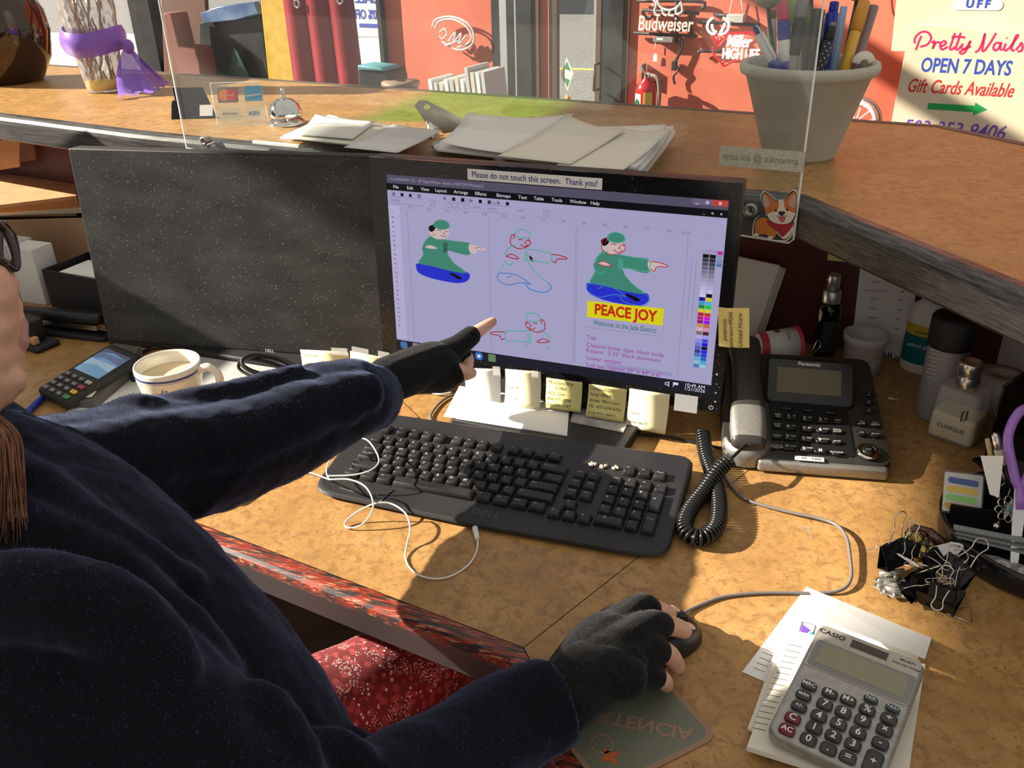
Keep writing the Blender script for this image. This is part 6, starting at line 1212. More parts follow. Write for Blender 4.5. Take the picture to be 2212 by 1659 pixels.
# ================================================================== on the counter
def LZ(px, py): return G(px, py, ZL)
def vz(px, py, P):
    """height at which the line of sight passes the upright plane through P"""
    n_ = Vector((FW.x, FW.y, 0)).normalized(); d = ray(px, py); t = (P-CAM).dot(n_)/d.dot(n_); return (CAM+d*t)
def pxr(P, px): return px/F*(P-CAM).dot(FW)
P = LZ(22, 176); URN = mat('bronze_glaze', (.045, .028, .016), .07, .55, coat=.6); r = pxr(P, 104)
t = thing('urn', 'dark glossy bronze urn at the left end of the counter', 'urn', T(P.x, P.y, ZL)); mb = MB()
mb.lathe([(0, 0), (r*.62, 0), (r*.68, r*.06), (r*.90, r*.45), (r, r*.95), (r*.96, r*1.35), (r*.80, r*1.68), (r*.66, r*1.80), (r*.64, r*1.95), (r*.82, r*2.15), (r*.84, r*2.2), (r*.78, r*2.2), (r*.6, r*1.95), (r*.6, r*1.8), (0, r*1.7)], URN, 56); mb.build('body', t)
mb = MB(); mb.lathe([(r*.80, r*1.66), (r*.845, r*1.70), (r*.80, r*1.74), (r*.72, r*1.76)], URN, 56); mb.build('shoulder_ring', t)
# cut glass vase with ribbon
P = LZ(228, 197); CUT = mat('cut_glass', (.95, .95, .93), .08, trans=.82, ior=1.22)
t = thing('glass_vase', 'cut glass vase with dry stems, tied with a purple ribbon', 'vase', T(P.x, P.y, ZL)); r0 = pxr(P, 34); r1 = pxr(P, 54); H_ = .34
mb = MB(); vs = []; fs = []; n_ = 28; K_ = 22
for j in range(K_+1):
    u = j/K_; rr_ = r0+(r1-r0)*min(1, u*1.7)**.8
    for i in range(n_): a = 2*pi*(i+.5*(j % 2))/n_; k = 1+(.035 if (i+j) % 2 and u < .62 else 0); vs.append((rr_*k*cos(a), rr_*k*sin(a), .002+H_*u))
for j in range(K_):
    for i in range(n_):
        q = (i+1) % n_; a, b_, c, d_ = j*n_+i, j*n_+q, (j+1)*n_+q, (j+1)*n_+i
        fs += [(a, b_, d_), (b_, c, d_)] if j % 2 == 0 else [(a, b_, c), (a, c, d_)]
fs.append(tuple(range(n_))[::-1]); mb.add(vs, fs, CUT); mb.build('body', t)
mb = MB(); mb.lathe([(0, .006), (r0*.9, .006), (r0*.98, .030), (0, .031)], mat('amber_water', (.75, .50, .06), .2), 24); mb.build('water', t)
mb = MB(); rnd = random.Random(4); STM = mat('brown_stem', (.16, .07, .03), .7)
for k in range(6):
    a = 2*pi*k/6; mb.tube(spline([(r0*.6*cos(a), r0*.6*sin(a), .02), (r1*.35*cos(a+1), r1*.35*sin(a+1), .14), (r1*.5*cos(a+1.6), r1*.5*sin(a+1.6), .24), (r1*.7*cos(a+2), r1*.7*sin(a+2), .40)], 5), .0024, STM, 6)
mb.build('stems', t)
RIB = mat('purple_ribbon', S(125, 85, 190), .35, alpha=.93, sheen=.3); mb = MB(); zr = [vz(222, y, P).z-ZL for y in (112, 60)]
vs = []; fs = []; n_ = 40
for j in range(6):
    u = j/5
    for i in range(n_): a = 2*pi*i/n_; rr_ = r1*(1.08+.14*sin(pi*u)+.03*sin(5*a+4*u)); vs.append((rr_*cos(a), rr_*sin(a), zr[0]+(zr[1]-zr[0])*u+.006*sin(2*a+1)))
for j in range(5):
    for i in range(n_): q = (i+1) % n_; fs.append((j*n_+i, j*n_+q, (j+1)*n_+q, (j+1)*n_+i))
mb.add(vs, fs, RIB, True); rb = mb.build('ribbon', t)
K0 = vz(286, 98, P)-Vector((P.x, P.y, ZL))-Vector((FW.x, FW.y, 0))*.03; mb = MB(); mb.ball(K0, (.014, .014, .018), RIB, 14)
for tail in (((256, 150), (318, 150), (258, 216), (350, 206)), ((300, 120), (330, 130), (345, 200), (372, 185))):
    q = [LZ(*p) if p[1] > 170 else vz(*p, P)-Vector((FW.x, FW.y, 0))*.05 for p in tail]; q = [v-Vector((P.x, P.y, ZL)) for v in q]; vs = []; fs = []
    for j in range(9):
        u = j/8
        for i in range(9):
            s = i/8; top_ = K0+(q[1]-q[0])*(s-.5)*.3; mid = q[0].lerp(q[1], s); bot = q[2].lerp(q[3], s)
            p_ = (top_*(1-u)**2+mid*2*u*(1-u)+bot*u*u); p_ = p_+Vector((FW.x, FW.y, 0))*(-.012*sin(s*9)*u); p_.z = max(p_.z, .003+.010*abs(sin(s*9))*u); vs.append(p_)
    for j in range(8):
        for i in range(8): fs.append((j*9+i, j*9+i+1, (j+1)*9+i+1, (j+1)*9+i))
    mb.add(vs, fs, RIB, True)
o = mb.build('ribbon_tails', t)
# card stands and bell
q = [LZ(385, 258), LZ(470, 256)]; d_ = q[1]-q[0]; back = Vector((-d_.y, d_.x, 0)).normalized()
M = frame(q[0], d_, Vector((0, 0, 1))+back*.55); t = thing('card_holder', 'black tilted card holder with a small white label beside the ribbon', 'holder', M); w_ = d_.length; mb = MB(); tp = LP(425, 188, M).y
mb.prism(ccw([(-.012, tp), (w_*.62, tp), (w_, 0), (0, 0)]), -.004, 0, GLOSSB, .001); mb.build('panel', t); mb = MB(); mb.box((w_*.55, .006, .0004), (w_*.88, .030, .0008), PAPER); mb.build('label', t); mb = MB(); mb.rbox(-.004, .018, -.030, .024, .05, .03, GLOSSB, .006, .003); mb.build('clip', t)
q = [LZ(470, 270), LZ(580, 266)]; d_ = q[1]-q[0]; back = Vector((-d_.y, d_.x, 0)).normalized(); M = frame(q[0], d_, Vector((0, 0, 1))+back*.45)
t = thing('card_sign', 'clear acrylic sign with payment card logos seen from behind, left of the bell', 'sign', M); w_ = d_.length; tp = LP(553, 176, M).y; mb = MB()
ACR = mat('acrylic', (1, 1, 1), 0, trans=1); nA, lA, bA = nodes(ACR)
_t = nA.new('ShaderNodeBsdfTransparent'); _t.inputs[0].default_value = (.96, .98, .97, 1); _g = nA.new('ShaderNodeBsdfGlossy'); _g.inputs['Roughness'].default_value = .03; _d = nA.new('ShaderNodeBsdfDiffuse'); _d.inputs[0].default_value = (.75, .8, .82, 1)
_x = nA.new('ShaderNodeMixShader'); _x.inputs[0].default_value = .05; _y = nA.new('ShaderNodeMixShader'); _f = nA.new('ShaderNodeTexNoise'); _f.inputs['Scale'].default_value = 5; _m = nA.new('ShaderNodeMapRange'); _m.inputs[3].default_value = .01; _m.inputs[4].default_value = .055
lA.new(_f.outputs[0], _m.inputs[0]); lA.new(_m.outputs[0], _y.inputs[0]); lA.new(_t.outputs[0], _x.inputs[1]); lA.new(_g.outputs[0], _x.inputs[2]); lA.new(_x.outputs[0], _y.inputs[1]); lA.new(_d.outputs[0], _y.inputs[2]); lA.new(_y.outputs[0], nA['Material Output'].inputs[0])
EDGE = mat('painted_edge_light', (.93, .95, .94), .2)  # white colour stands in for light refracted out of the sheet edges
o = [(-.010, tp), (w_-.012, tp), (w_, 0), (0, 0)]; mb.prism(ccw(o), -.002, 0, ACR); mb.build('sheet', t); mb = MB(); mb.tube([(*p, -.001) for p in o], .0009, EDGE, 4, True); mb.build('bright_edges', t)
mb = MB(); mb.box((0, -.0015, -.0), (w_, .0005, .03), ACR, RX(.42)); mb.build('foot', t)
RDC, ORC, BLC = mat('logo_red', S(205, 60, 70), .5), mat('logo_orange', S(230, 130, 60), .5), mat('logo_blue', S(90, 150, 185), .5); PALE = mat('logo_pale', S(215, 205, 185), .5, alpha=.8); NAVY = mat('logo_navy', S(70, 90, 140), .5)
mb = MB(); circ = lambda x, y, r: [(x+r*cos(2*pi*k/24), y+r*sin(2*pi*k/24)) for k in range(24)]; mx_ = Matrix.Diagonal((-1, 1, 1, 1))
mb.flat(rrect(w_*.24, tp*.70, w_*.40, tp*.36, .002), .0003, mat('logo_grey', S(135, 110, 100), .5)); mb.flat(circ(w_*.17, tp*.70, .0115), .0005, ORC); mb.flat(circ(w_*.32, tp*.70, .0115), .0006, RDC); mb.text('MasterCard', .0050, PALE, T(w_*.245, tp*.70, .0009) @ mx_, .01)
mb.flat(rrect(w_*.74, tp*.72, w_*.34, tp*.36, .001), .0003, BLC); mb.stroke([(w_*.6, tp*.66), (w_*.88, tp*.70)], .003, .0006, PALE); mb.flat(rrect(w_*.26, tp*.24, w_*.42, tp*.30, .002), .0003, PALE); mb.flat(rrect(w_*.74, tp*.24, w_*.40, tp*.30, .002), .0003, PALE)
mb.text('DISCOVER', .0068, INK, T(w_*.26, tp*.25, .0006) @ mx_, .01); mb.text('VISA', .0120, NAVY, T(w_*.74, tp*.24, .0006) @ mx_, .03, shear=.2); mb.build('card_logos', t)
P = LZ(620, 268); r = pxr(P, 36); t = thing('service_bell', 'polished steel service bell on the counter', 'bell', T(P.x, P.y, ZL)); mb = MB(); mb.lathe([(0, 0), (r*1.12, 0), (r*1.14, .004), (r*.95, .009), (0, .010)], CHROME, 36); mb.build('base', t)
mb = MB(); mb.lathe([(r*.98, .016), (r, .019), (r*.97, .028), (r*.82, .040), (r*.5, .049), (r*.15, .052), (0, .052)], CHROME, 40); mb.cyl((0, 0, .009), (0, 0, .02), .008, CHROME); mb.build('dome', t); mb = MB(); mb.lathe([(0, .051), (.006, .051), (.005, .056), (.003, .060), (.0045, .066), (.0035, .071), (0, .072)], STEEL, 18); mb.build('button', t)
# loose paper stacks
def bent(name, label, cat, pts, z, m, curl_=(), grp=None, t_=.0005, txt=None):
    q = [G(px, py, ZL+z) for px, py in pts]; c = sum(q, Vector())/4; th = thing(name, label, cat, T(c.x, c.y, ZL+z), grp); mb = MB(); N_ = 8; vs = []; fs = []
    cur = dict(curl_)
    for j in range(N_+1):
        for i in range(N_+1):
            u, v = i/N_, j/N_; p_ = q[0]*(1-u)*(1-v)+q[1]*u*(1-v)+q[2]*u*v+q[3]*(1-u)*v-c; h_ = 0
            for k, a in cur.items(): cu, cv = ((0, 0), (1, 0), (1, 1), (0, 1))[k]; h_ += a*max(0, 1-((u-cu)**2+(v-cv)**2)**.5/.75)**2
            vs.append((p_.x, p_.y, h_))
    for j in range(N_):
        for i in range(N_): fs.append((j*(N_+1)+i, j*(N_+1)+i+1, (j+1)*(N_+1)+i+1, (j+1)*(N_+1)+i))
    k0 = len(vs); vs += [(x, y, z_-t_) for x, y, z_ in vs]; fs += [tuple(i+k0 for i in reversed(f)) for f in fs]
    rim = [i for i in range(N_+1)]+[(j+1)*(N_+1)-1 for j in range(1, N_+1)]+[N_*(N_+1)+i for i in range(N_-1, -1, -1)]+[j*(N_+1) for j in range(N_-1, 0, -1)]
    for a, b_ in zip(rim, rim[1:]+rim[:1]): fs.append((b_, a, a+k0, b_+k0))
    mb.add(vs, fs, m, True); mb.build('sheet', th)
    if txt:
        mb = MB(); d1 = (q[1]-q[0]).normalized(); d2 = Vector((-d1.y, d1.x, 0))
        for r in range(3):
            for k in range(6-r): a = d1*(-.03+.011*k)+d2*(.02-.010*r); mb.stroke([a, a+d1*.008], .0016, .0062, INK)
        mb.build('printing', th)
    return th
PSH = [PAPER, noisy(mat('grey_white_paper', (.66, .66, .66), .8), (.64, .64, .64), (.68, .68, .68), 10), CREAM]
ordn = ['lowest', 'second', 'third', 'fourth', 'fifth', 'sixth', 'seventh', 'eighth', 'ninth', 'tenth', 'eleventh']
base4 = [(606, 296), (846, 322), (930, 284), (700, 255)]; rnd = random.Random(11)
for k in range(9):
    dx, dy = rnd.uniform(-14, 14), rnd.uniform(-3, 3); s = 1-.012*k
    bent('loose_paper', ordn[k]+' sheet from the bottom in the paper stack beside the bell', 'paper', [(768+(x-768)*s+dx, 290+(y-290)*s+dy) for x, y in base4],   .0032+.0030*k, PSH[k % 3], {rnd.randrange(4): rnd.uniform(.002, .008)}, 'paper stack beside the bell', .0026)
bent('loose_paper', 'printed sheet on top of the paper stack beside the bell', 'paper', [(640, 290), (762, 300), (812, 262), (682, 254)], .0315, PAPER, {3: .006}, 'paper stack beside the bell', .0006, True)
bent('loose_paper', 'crooked sheet sticking out right of the paper stack beside the bell', 'paper', [(742, 318), (858, 330), (955, 286), (850, 268)], .0300, PSH[1], {2: .004}, 'paper stack beside the bell', .0006)
base4 = [(935, 321), (1388, 374), (1456, 290), (1060, 258)]
for k in range(10):
    dx, dy = rnd.uniform(-10, 10), rnd.uniform(-3, 3); s = 1-.006*k
    bent('loose_paper', ordn[k]+' sheet from the bottom in the large paper stack behind the lit monitor', 'paper', [(1200+(x-1200)*s+dx, 320+(y-320)*s+dy) for x, y in base4], .0056+.0056*k, PSH[(k*2) % 3 if k < 9 else 0], {2: rnd.uniform(.003, .016), rnd.choice((0, 1)): rnd.uniform(0, .006)}, 'large paper stack behind the lit monitor', .0050)
bent('loose_paper', 'cream sheet with a raised left edge on the large paper stack', 'paper', [(950, 312), (1085, 330), (1240, 256), (1010, 256)], .0640, PAPER, {3: .010, 0: .004, 2: .008}, 'large paper stack behind the lit monitor', .0006)
bent('loose_paper', 'tan topmost sheet creased over the middle of the large paper stack', 'paper', [(1075, 336), (1232, 354), (1352, 284), (1222, 264)], .0675, PSH[2], {3: .014, 2: .004}, 'large paper stack behind the lit monitor', .0006)
bent('loose_paper', 'plain sheet on the right of the large paper stack', 'paper', [(1200, 358), (1345, 368), (1445, 294), (1330, 274)], .0650, PSH[2], {2: .010}, 'large paper stack behind the lit monitor', .0006)
# steel clip with a round hole
STB = noisy(mat('dull_steel', (.30, .28, .25), .42, .8), (.26, .24, .21), (.34, .32, .29), 40)
a = LZ(942, 296); bq = LZ(1010, 282); d_ = bq-a; up_ = vz(905, 222, a)-a
M = frame(a, (LZ(1010, 282)-LZ(942, 296)), Vector((0, 0, 1))); t = thing('bulldog_clip', 'dull steel bulldog clip with a hole in its raised plate, between the paper stacks', 'clip', M)
X_ = lambda px, py: LP(px, py, M); ol = [X_(*p) for p in ((918, 262), (895, 228), (905, 217), (922, 217), (1012, 262), (1040, 288), (960, 300))]; ol = ccw([(v.x, max(v.y, .003)) for v in ol])
hole = X_(922, 231); mb = MB(); n_ = 20; hr_ = .0052
# plate with a real hole: bridge the outline to the hole ring
ring = [(hole.x+1.35*hr_*cos(-2*pi*k/n_), hole.y+hr_*.9*sin(-2*pi*k/n_)) for k in range(n_)]
start = min(range(len(ol)), key=lambda i: (ol[i][0]-ring[0][0])**2+(ol[i][1]-ring[0][1])**2) if 0 else max(range(len(ol)), key=lambda i: ol[i][0]*0+ol[i][1])
k2 = min(range(n_), key=lambda k: (ring[k][0]-ol[start][0])**2+(ring[k][1]-ol[start][1])**2)
poly = ol[:start+1]+[ring[(k2+j) % n_] for j in range(n_+1)]+ol[start:]
vs = [(x, y, 0) for x, y in poly]+[(x, y, -.0012) for x, y in poly]; m_ = len(poly); fs = [tuple(range(m_)), tuple(range(2*m_-1, m_-1, -1))]+[(i, i+m_, (i+1) % m_+m_, (i+1) % m_) for i in range(m_)]
mb.add(vs, fs, STB); mb.build('plate', t)
mb = MB(); j0, j1, j2 = X_(918, 260), X_(940, 275), X_(934, 298); mb.prism(ccw([(j0.x, j0.y), (j1.x, j1.y), (j2.x, max(.001, j2.y)), (j0.x+.004, .001)]), .0, .012, STEEL, .001); mb.tube([(j0.x, j0.y*.4, .006), (j1.x, j1.y*.4, .006)], .004, STEEL, 10); mb.build('jaw', t)
# ---------------------------------------------------------------- clear screen in front of the counter edge
e0, e1 = Vector(near[2]), Vector(near[3]); ed = (e1-e0).normalized(); en = Vector((ed.y, -ed.x)); PO = e1+en*.046
PMX = frame((PO.x, PO.y, 0), (ed.x, ed.y, 0), (0, 0, 1)); br = LP(1712, 527, PMX); bl = LP(401, 320, PMX); pz0 = br.y
t = thing('acrylic_screen', 'large clear acrylic sneeze guard screwed to the front of the counter edge', 'screen', PMX); mb = MB(); ztop = .98
o = ccw([(bl.x, bl.y), (br.x-.006, pz0), (br.x, pz0+.006), (br.x, ztop), (bl.x, ztop)]); mb.prism(o, -.005, 0, ACR); mb.build('sheet', t)
mb = MB(); mb.tube([(*p, -.0025) for p in o], .0016, EDGE, 4, True); mb.build('bright_edges', t)
for px, py, r in ((440, 305, .0085), (1621, 455, .0105)):
    q = LP(px, py, PMX); mb = MB(); mb.lathe([(0, -.017), (r*.7, -.017), (r*.7, -.005), (r, 0), (r, .0015), (r*.55, .0025), (r*.5, .0015), (0, .0010)], noisy(mat('screw_steel', (.34, .33, .31), .4, .85), (.30, .29, .27), (.4, .39, .37), 60), 24, T(q.x, q.y, 0)); mb.prism([(q.x-.003, q.y-.0006), (q.x+.003, q.y-.0006), (q.x+.003, q.y+.0006), (q.x-.003, q.y+.0006)], .0012, .0020, INK); mb.prism([(q.x-.0006, q.y-.003), (q.x+.0006, q.y-.003), (q.x+.0006, q.y+.003), (q.x-.0006, q.y+.003)], .0012, .0021, INK); mb.build('screw', t)
a, bq, c = LP(1556, 313, PMX), LP(1740, 329, PMX), LP(1738, 374, PMX); M = PMX @ T((a.x+bq.x)/2, (a.y+c.y)/2, .0005); w_ = bq.x-a.x; h_ = a.y-c.y-(a.y-bq.y)
lt = thing('tape_label', 'cream tape strip with faint mirrored handwriting on the clear screen', 'label', M); mb = MB(); mb.prism(rrect(0, 0, w_, abs(h_), .0005), 0, .0004, noisy(mat('old_tape', (.56, .53, .40), .6, alpha=.93), (.50, .47, .33), (.62, .59, .47), 160)); mb.build('strip', lt); mb = MB(); mb.text('armonika @ aol.com', .014, mat('faded_ink', (.22, .21, .17), .7), T(0, 0, .0006) @ Matrix.Diagonal((-1, 1, 1, 1)), 0, width=w_*.88, shear=.2); mb.build('handwriting', lt)
SMX = PMX @ T(0, 0, .0004); cs = lambda x, y: LP(1512+x*.3165, 380+y*.3165, SMX)
c0 = cs(540, 300); dg = thing('dog_sticker', 'cut-out sticker of an orange and white puppy with a red scarf on the clear screen', 'sticker', SMX @ T(c0.x, c0.y, 0)); mb = MB()
OW, FO, FW_, RS, PKE = mat('sticker_white', (.75, .73, .68), .5), mat('fur_orange', S(200, 118, 52), .5), mat('fur_white', S(225, 212, 190), .5), mat('scarf_red', S(165, 40, 50), .5), mat('ear_pink', S(195, 160, 145), .5)
def dp(L, m, z, sm=4): q = [cs(*p)-c0 for p in L]; q = spline([(v.x, v.y, 0) for v in q], sm, True) if sm else [Vector((v.x, v.y, 0)) for v in q]; mb.flat(ccw([(v.x, v.y) for v in q]), z, m)
out = [(412, 150), (425, 112), (450, 105), (520, 160), (580, 155), (630, 95), (665, 110), (670, 190), (660, 270), (640, 330), (632, 400), (590, 445), (545, 445), (490, 442), (460, 432), (410, 420), (362, 425), (358, 370), (372, 300), (410, 270), (450, 272), (440, 220)]
gx, gy = 520, 280
dp(out, OW, .0001); ins = [(gx+(x-gx)*.955, gy+(y-gy)*.955) for x, y in out]; dp(ins, INK, .0002); ins = [(gx+(x-gx)*.915, gy+(y-gy)*.92) for x, y in out]
dp([(430, 180), (432, 128), (452, 120), (520, 172), (575, 168), (632, 112), (655, 125), (660, 190), (648, 262), (615, 315), (550, 328), (490, 310), (455, 262)], FO, .0003); dp([(540, 165), (572, 168), (582, 225), (640, 250), (650, 262), (615, 318), (550, 328), (490, 310), (462, 262), (530, 228)], FW_, .0004)
dp([(375, 385), (382, 310), (430, 282), (470, 300), (520, 370), (510, 420), (480, 432), (455, 400), (400, 398)], FO, .0003); dp([(500, 350), (580, 330), (632, 345), (620, 400), (575, 432), (540, 405)], FW_, .0003); dp([(368, 392), (400, 392), (402, 414), (368, 416)], FW_, .0004, 0); dp([(462, 415), (498, 408), (492, 434), (466, 436)], FW_, .0004, 0)
dp([(458, 300), (520, 325), (600, 328), (642, 318), (625, 352), (585, 400), (558, 415), (520, 372), (470, 335)], RS, .0005)
dp([(428, 175), (430, 135), (448, 135), (478, 178), (470, 205), (450, 220)], PKE, .0005); dp([(655, 190), (655, 128), (638, 130), (605, 175), (615, 205), (640, 215)], PKE, .0005)
for L in ([(518, 226), (528, 235), (518, 244), (509, 235)], [(597, 222), (607, 231), (597, 240), (588, 231)], [(535, 246), (560, 240), (582, 246), (574, 264), (558, 272), (543, 264)]): dp(L, INK, .0006)
dp([(540, 282), (582, 280), (578, 306), (560, 316), (544, 304)], mat('tongue', S(200, 95, 90), .5), .0006)
for L in ([(525, 272), (545, 284), (560, 272), (578, 284), (592, 268)],): mb.stroke([(v.x, v.y) for v in [cs(*p)-c0 for p in L]], .0011, .0007, INK, None, False)
mb.build('printed_puppy', dg)
q = [LP(540, 309, PMX), LP(641, 319, PMX)]; mb = MB(); mb.prism(rrect(0, 0, q[1].x-q[0].x, .006, .002), -.014, -.006, WHITE, .001); o = mb.build('edge_clip', None, PMX @ T((q[0].x+q[1].x)/2, (q[0].y+q[1].y)/2, 0)); tag(o, 'pale plastic strip on the counter edge behind the clear screen', 'strip')
# ---------------------------------------------------------------- flowerpot of pens
P = LZ(1724, 336); zr_ = vz(1742, 133, P).z-ZL; r0, r1 = pxr(P, 75), pxr(vz(1742, 133, P), 140)
POT = noisy(mat('grey_clay', S(188, 184, 170), .75), S(182, 178, 163), S(195, 190, 176), 12); t = thing('flower_pot', 'grey flowerpot full of pens standing on the counter', 'pot', T(P.x, P.y, ZL)); mb = MB()
mb.lathe([(0, 0), (r0*.96, 0), (r0, .004), (r0+(r1-r0)*.86, zr_*.86), (r1*.955, zr_*.865), (r1*1.03, zr_*.895), (r1*1.05, zr_*.95), (r1*1.03, zr_), (r1*.96, zr_), (r1*.93, zr_*.97), (r0*.92, .012), (0, .012)], POT, 56); mb.build('body', t)
Pd = (vz(1742, 133, P)-CAM).dot(FW); rnd = random.Random(2)
def pen(top, dx, dy, r, segs, label, cat='pen', name='pen', clip_=None, grp=None, bulb=None, zb=.02):
    a = Vector((P.x+dx, P.y+dy, ZL+zb)); c = D(top[0], top[1], Pd+dy*.6); L_ = c-a; t = thing(name, label, cat, Matrix.Translation(a), grp); f0 = 0
    for f1, m, rr_, nm in segs: mb = MB(); rr_ *= 1.22; mb.cyl(L_*f0, L_*f1, rr_, m, rr_*.97, 14); mb.build(nm, t); f0 = f1
    if clip_: mb = MB(); s_ = L_.normalized(); o_ = -FW*(r*1.22+.0015); mb.tube([L_*.70+o_, L_*.97+o_, L_*.985-FW*r*.5], .0013, clip_, 6); mb.build('pocket_clip', t)
    if bulb: mb = MB(); mb.ball(L_+Vector((0, 0, .012)), (.021, .021, .017), bulb, 16); mb.build('spoon_bowl', t)
    return t
c_ = lambda n, r, g, b_, ro=.3: mat('pen_'+n, S(r, g, b_), ro)
WH, BL_, BK, GN, OG, MV, LB_, RD_ = c_('white', 222, 220, 214), c_('royal', 45, 50, 150), c_('black', 28, 28, 30), c_('olive', 120, 125, 60), c_('orange', 215, 150, 50), c_('mauve', 140, 120, 120), c_('lightblue', 90, 150, 210), c_('pinkred', 205, 70, 95); SG = c_('silvergrey', 130, 132, 128); DGN = c_('darkgreen', 60, 75, 55); PB_ = c_('bulb', 150, 150, 112)
pen((1629, 54), .030, -.03, .0072, ((.62, WH, .0072, 'barrel'), (.72, BL_, .0075, 'grip'), (.93, WH, .0070, 'upper_barrel'), (1, BL_, .0035, 'button')), 'white pen with a navy band leaning left out of the flowerpot', clip_=WH)
pen((1659, 12), -.03, .02, .003, ((1, DGN, .0028, 'stem'),), 'thin green stick with an olive bowl at the left of the pens', 'stick', 'plant_stick', bulb=PB_)
pen((1667, 22), -.045, .03, .006, ((.75, LB_, .0062, 'barrel'), (.94, WH, .0062, 'upper_barrel'), (1, GN, .0062, 'cap')), 'pale pen with a lime cap behind the white and navy pen')
pen((1690, 6), -.015, -.035, .0085, ((.60, BL_, .0085, 'barrel'), (.75, WH, .0085, 'band'), (.88, BL_, .0083, 'upper_band'), (1, RD_, .0080, 'cap')), 'thick blue, white and red pen in the flowerpot')
pen((1716, -6), -.02, .01, .0085, ((.8, c_('pale', 190, 200, 180), .0085, 'barrel'), (1, c_('lime', 150, 175, 90), .0085, 'cap')), 'thick pale marker with a lime green top in the flowerpot', 'marker', 'marker')
pen((1735, -8), -.03, -.045, .0080, ((.62, SG, .0078, 'barrel'), (.86, BK, .0082, 'upper_barrel'), (1, SG, .0075, 'cap')), 'grey and black pen leaning right in front of the lime marker')
pen((1742, 4), .01, .04, .0075, ((.6, DGN, .0078, 'barrel'), (1, GN, .0075, 'upper_barrel')), 'dark olive pen at the back of the flowerpot')
pen((1768, 20), .0, -.030, .0080, ((.66, BK, .0082, 'barrel'), (1, c_('graphite', 58, 52, 48), .0085, 'cap')), 'black felt pen with a wide dark cap in the middle of the flowerpot', clip_=BK)
pen((1752, -6), .02, .03, .003, ((1, BK, .0030, 'stem'),), 'thin dark stick with an olive bowl in the middle of the pens', 'stick', 'plant_stick', bulb=PB_)
pen((1778, 30), .012, .0, .006, ((.7, c_('smoke', 120, 130, 130), .0060, 'barrel'), (1, SG, .006, 'cap')), 'clear grey pen behind the star patterned pen', clip_=STEEL)
fl = pen((1801, 49), -.005, -.055, .0082, ((.42, WH, .0080, 'barrel'), (.86, c_('navyblack', 22, 24, 36), .0084, 'upper_barrel'), (.97, BK, .0060, 'tip_collar'), (1, SG, .0040, 'button')), 'dark pen printed with white stars and red stripes')
L_ = D(1801, 49, Pd-.055*.6)-Vector((P.x-.005, P.y-.055, ZL+.02)); FMx = frame(-FW*.0106, L_.normalized().cross(FW).normalized()*-1, L_); mb = MB()
for k in range(9):
    for j in (-1, 0, 1):
        if (k+j) % 2: continue
        st = []; 
        for i in range(10): a = pi/2+pi*i/5; rr_ = .0016 if i % 2 == 0 else .0007; st.append((.0042*j+rr_*cos(a), L_.length*(.60+.028*k)+rr_*sin(a)))
        mb.flat(st, -.0006*abs(j)*2, INKW, FMx)
for j in (-1, 0, 1): mb.stroke([(.004*j, L_.length*.40), (.004*j, L_.length*.55)], .0016, .0002-.0012*abs(j), c_('stripe', 190, 50, 60), FMx)
mb.build('stars_and_stripes', fl)
pen((1803, 4), .02, -.035, .0075, ((.55, c_('skyclear', 70, 130, 180), .0075, 'barrel'), (.93, c_('blue', 25, 60, 150), .0078, 'upper_barrel'), (1, c_('blue', 25, 60, 150), .0060, 'cap')), 'translucent blue pen in the flowerpot', clip_=c_('blue', 25, 60, 150))
pen((1823, 14), .035, .01, .005, ((1, c_('palesky', 150, 185, 220), .0048, 'barrel'),), 'thin pale blue pen right of the translucent blue pen')
pen((1868, 2), .035, -.02, .0075, ((.50, c_('clearwhite', 215, 205, 185), .0072, 'barrel'), (.80, c_('amber', 225, 175, 60), .0072, 'ink_window'), (1, OG, .0082, 'cap')), 'orange capped ballpoint leaning right out of the flowerpot')
pen((1889, 12), .050, .0, .006, ((1, MV, .0062, 'barrel'),), 'mauve pen leaning furthest right out of the flowerpot')
pen((1852, -4), .04, .03, .003, ((1, DGN, .0028, 'stem'),), 'thin green stick with an olive bowl at the right of the pens', 'stick', 'plant_stick', bulb=PB_)
mb = MB(); q = vz(1862, 128, P)-Vector((FW.x, FW.y, 0))*.01; rt = Vector((RT.x, RT.y, 0)).normalized()
mb.tube([q+rt*(.013*cos(a)-.0)+Vector((0, 0, .013*sin(a)-.006)) for a in [pi*(.02+.96*k/14) for k in range(15)]], .0075, CREAM, 8, flat=.12); tag(mb.build('paper_loop'), 'curled white strip tucked inside the right of the flowerpot rim', 'strip')
# ================================================================== beyond the counter
BHP = CAM+(D(700, 100, 1)-CAM)*((2.25-CAM.y)/(D(700, 100, 1)-CAM).y); BH = frame((BHP.x, BHP.y, 0), LD, (0, 0, 1))
TB = -.05
dt_ = thing('display_table', 'low table behind the counter carrying banners and boxes', 'table', BH); mb = MB(); xr_ = LP(1100, 190, BH).x; mb.box((-2.2, TB-.03, -.45), (xr_, TB, .45), mat('table_grey', (.25, .23, .21), .6)); mb.build('tabletop', dt_)
for x in (-2.1, xr_-.06):
    for z in (-.4, .4): mb = MB(); mb.box((x-.03, FL, z-.03), (x+.03, TB-.03, z+.03), BLACKM); mb.build('leg', dt_)
def bh(name, label, cat, pts, off, th, m, floor=True, build=True):
    M = BH @ T(0, 0, off); q = [Vector((LP(px, 170, M).x, TB+.0005)) if py > 999 else LP(px, py, M) for px, py in pts]
    c = sum(q, Vector((0, 0)))/len(q); t = thing(name, label, cat, M @ T(c.x, c.y, 0)); mb = MB(); mb.prism(ccw([(v.x-c.x, v.y-c.y) for v in q]), -th, 0, m, min(.004, th*.3)); mb.build('panel', t); t['cx'] = 0; del t['cx']
    return t, M @ T(c.x, c.y, 0)
def xat(px, py_, off): return px
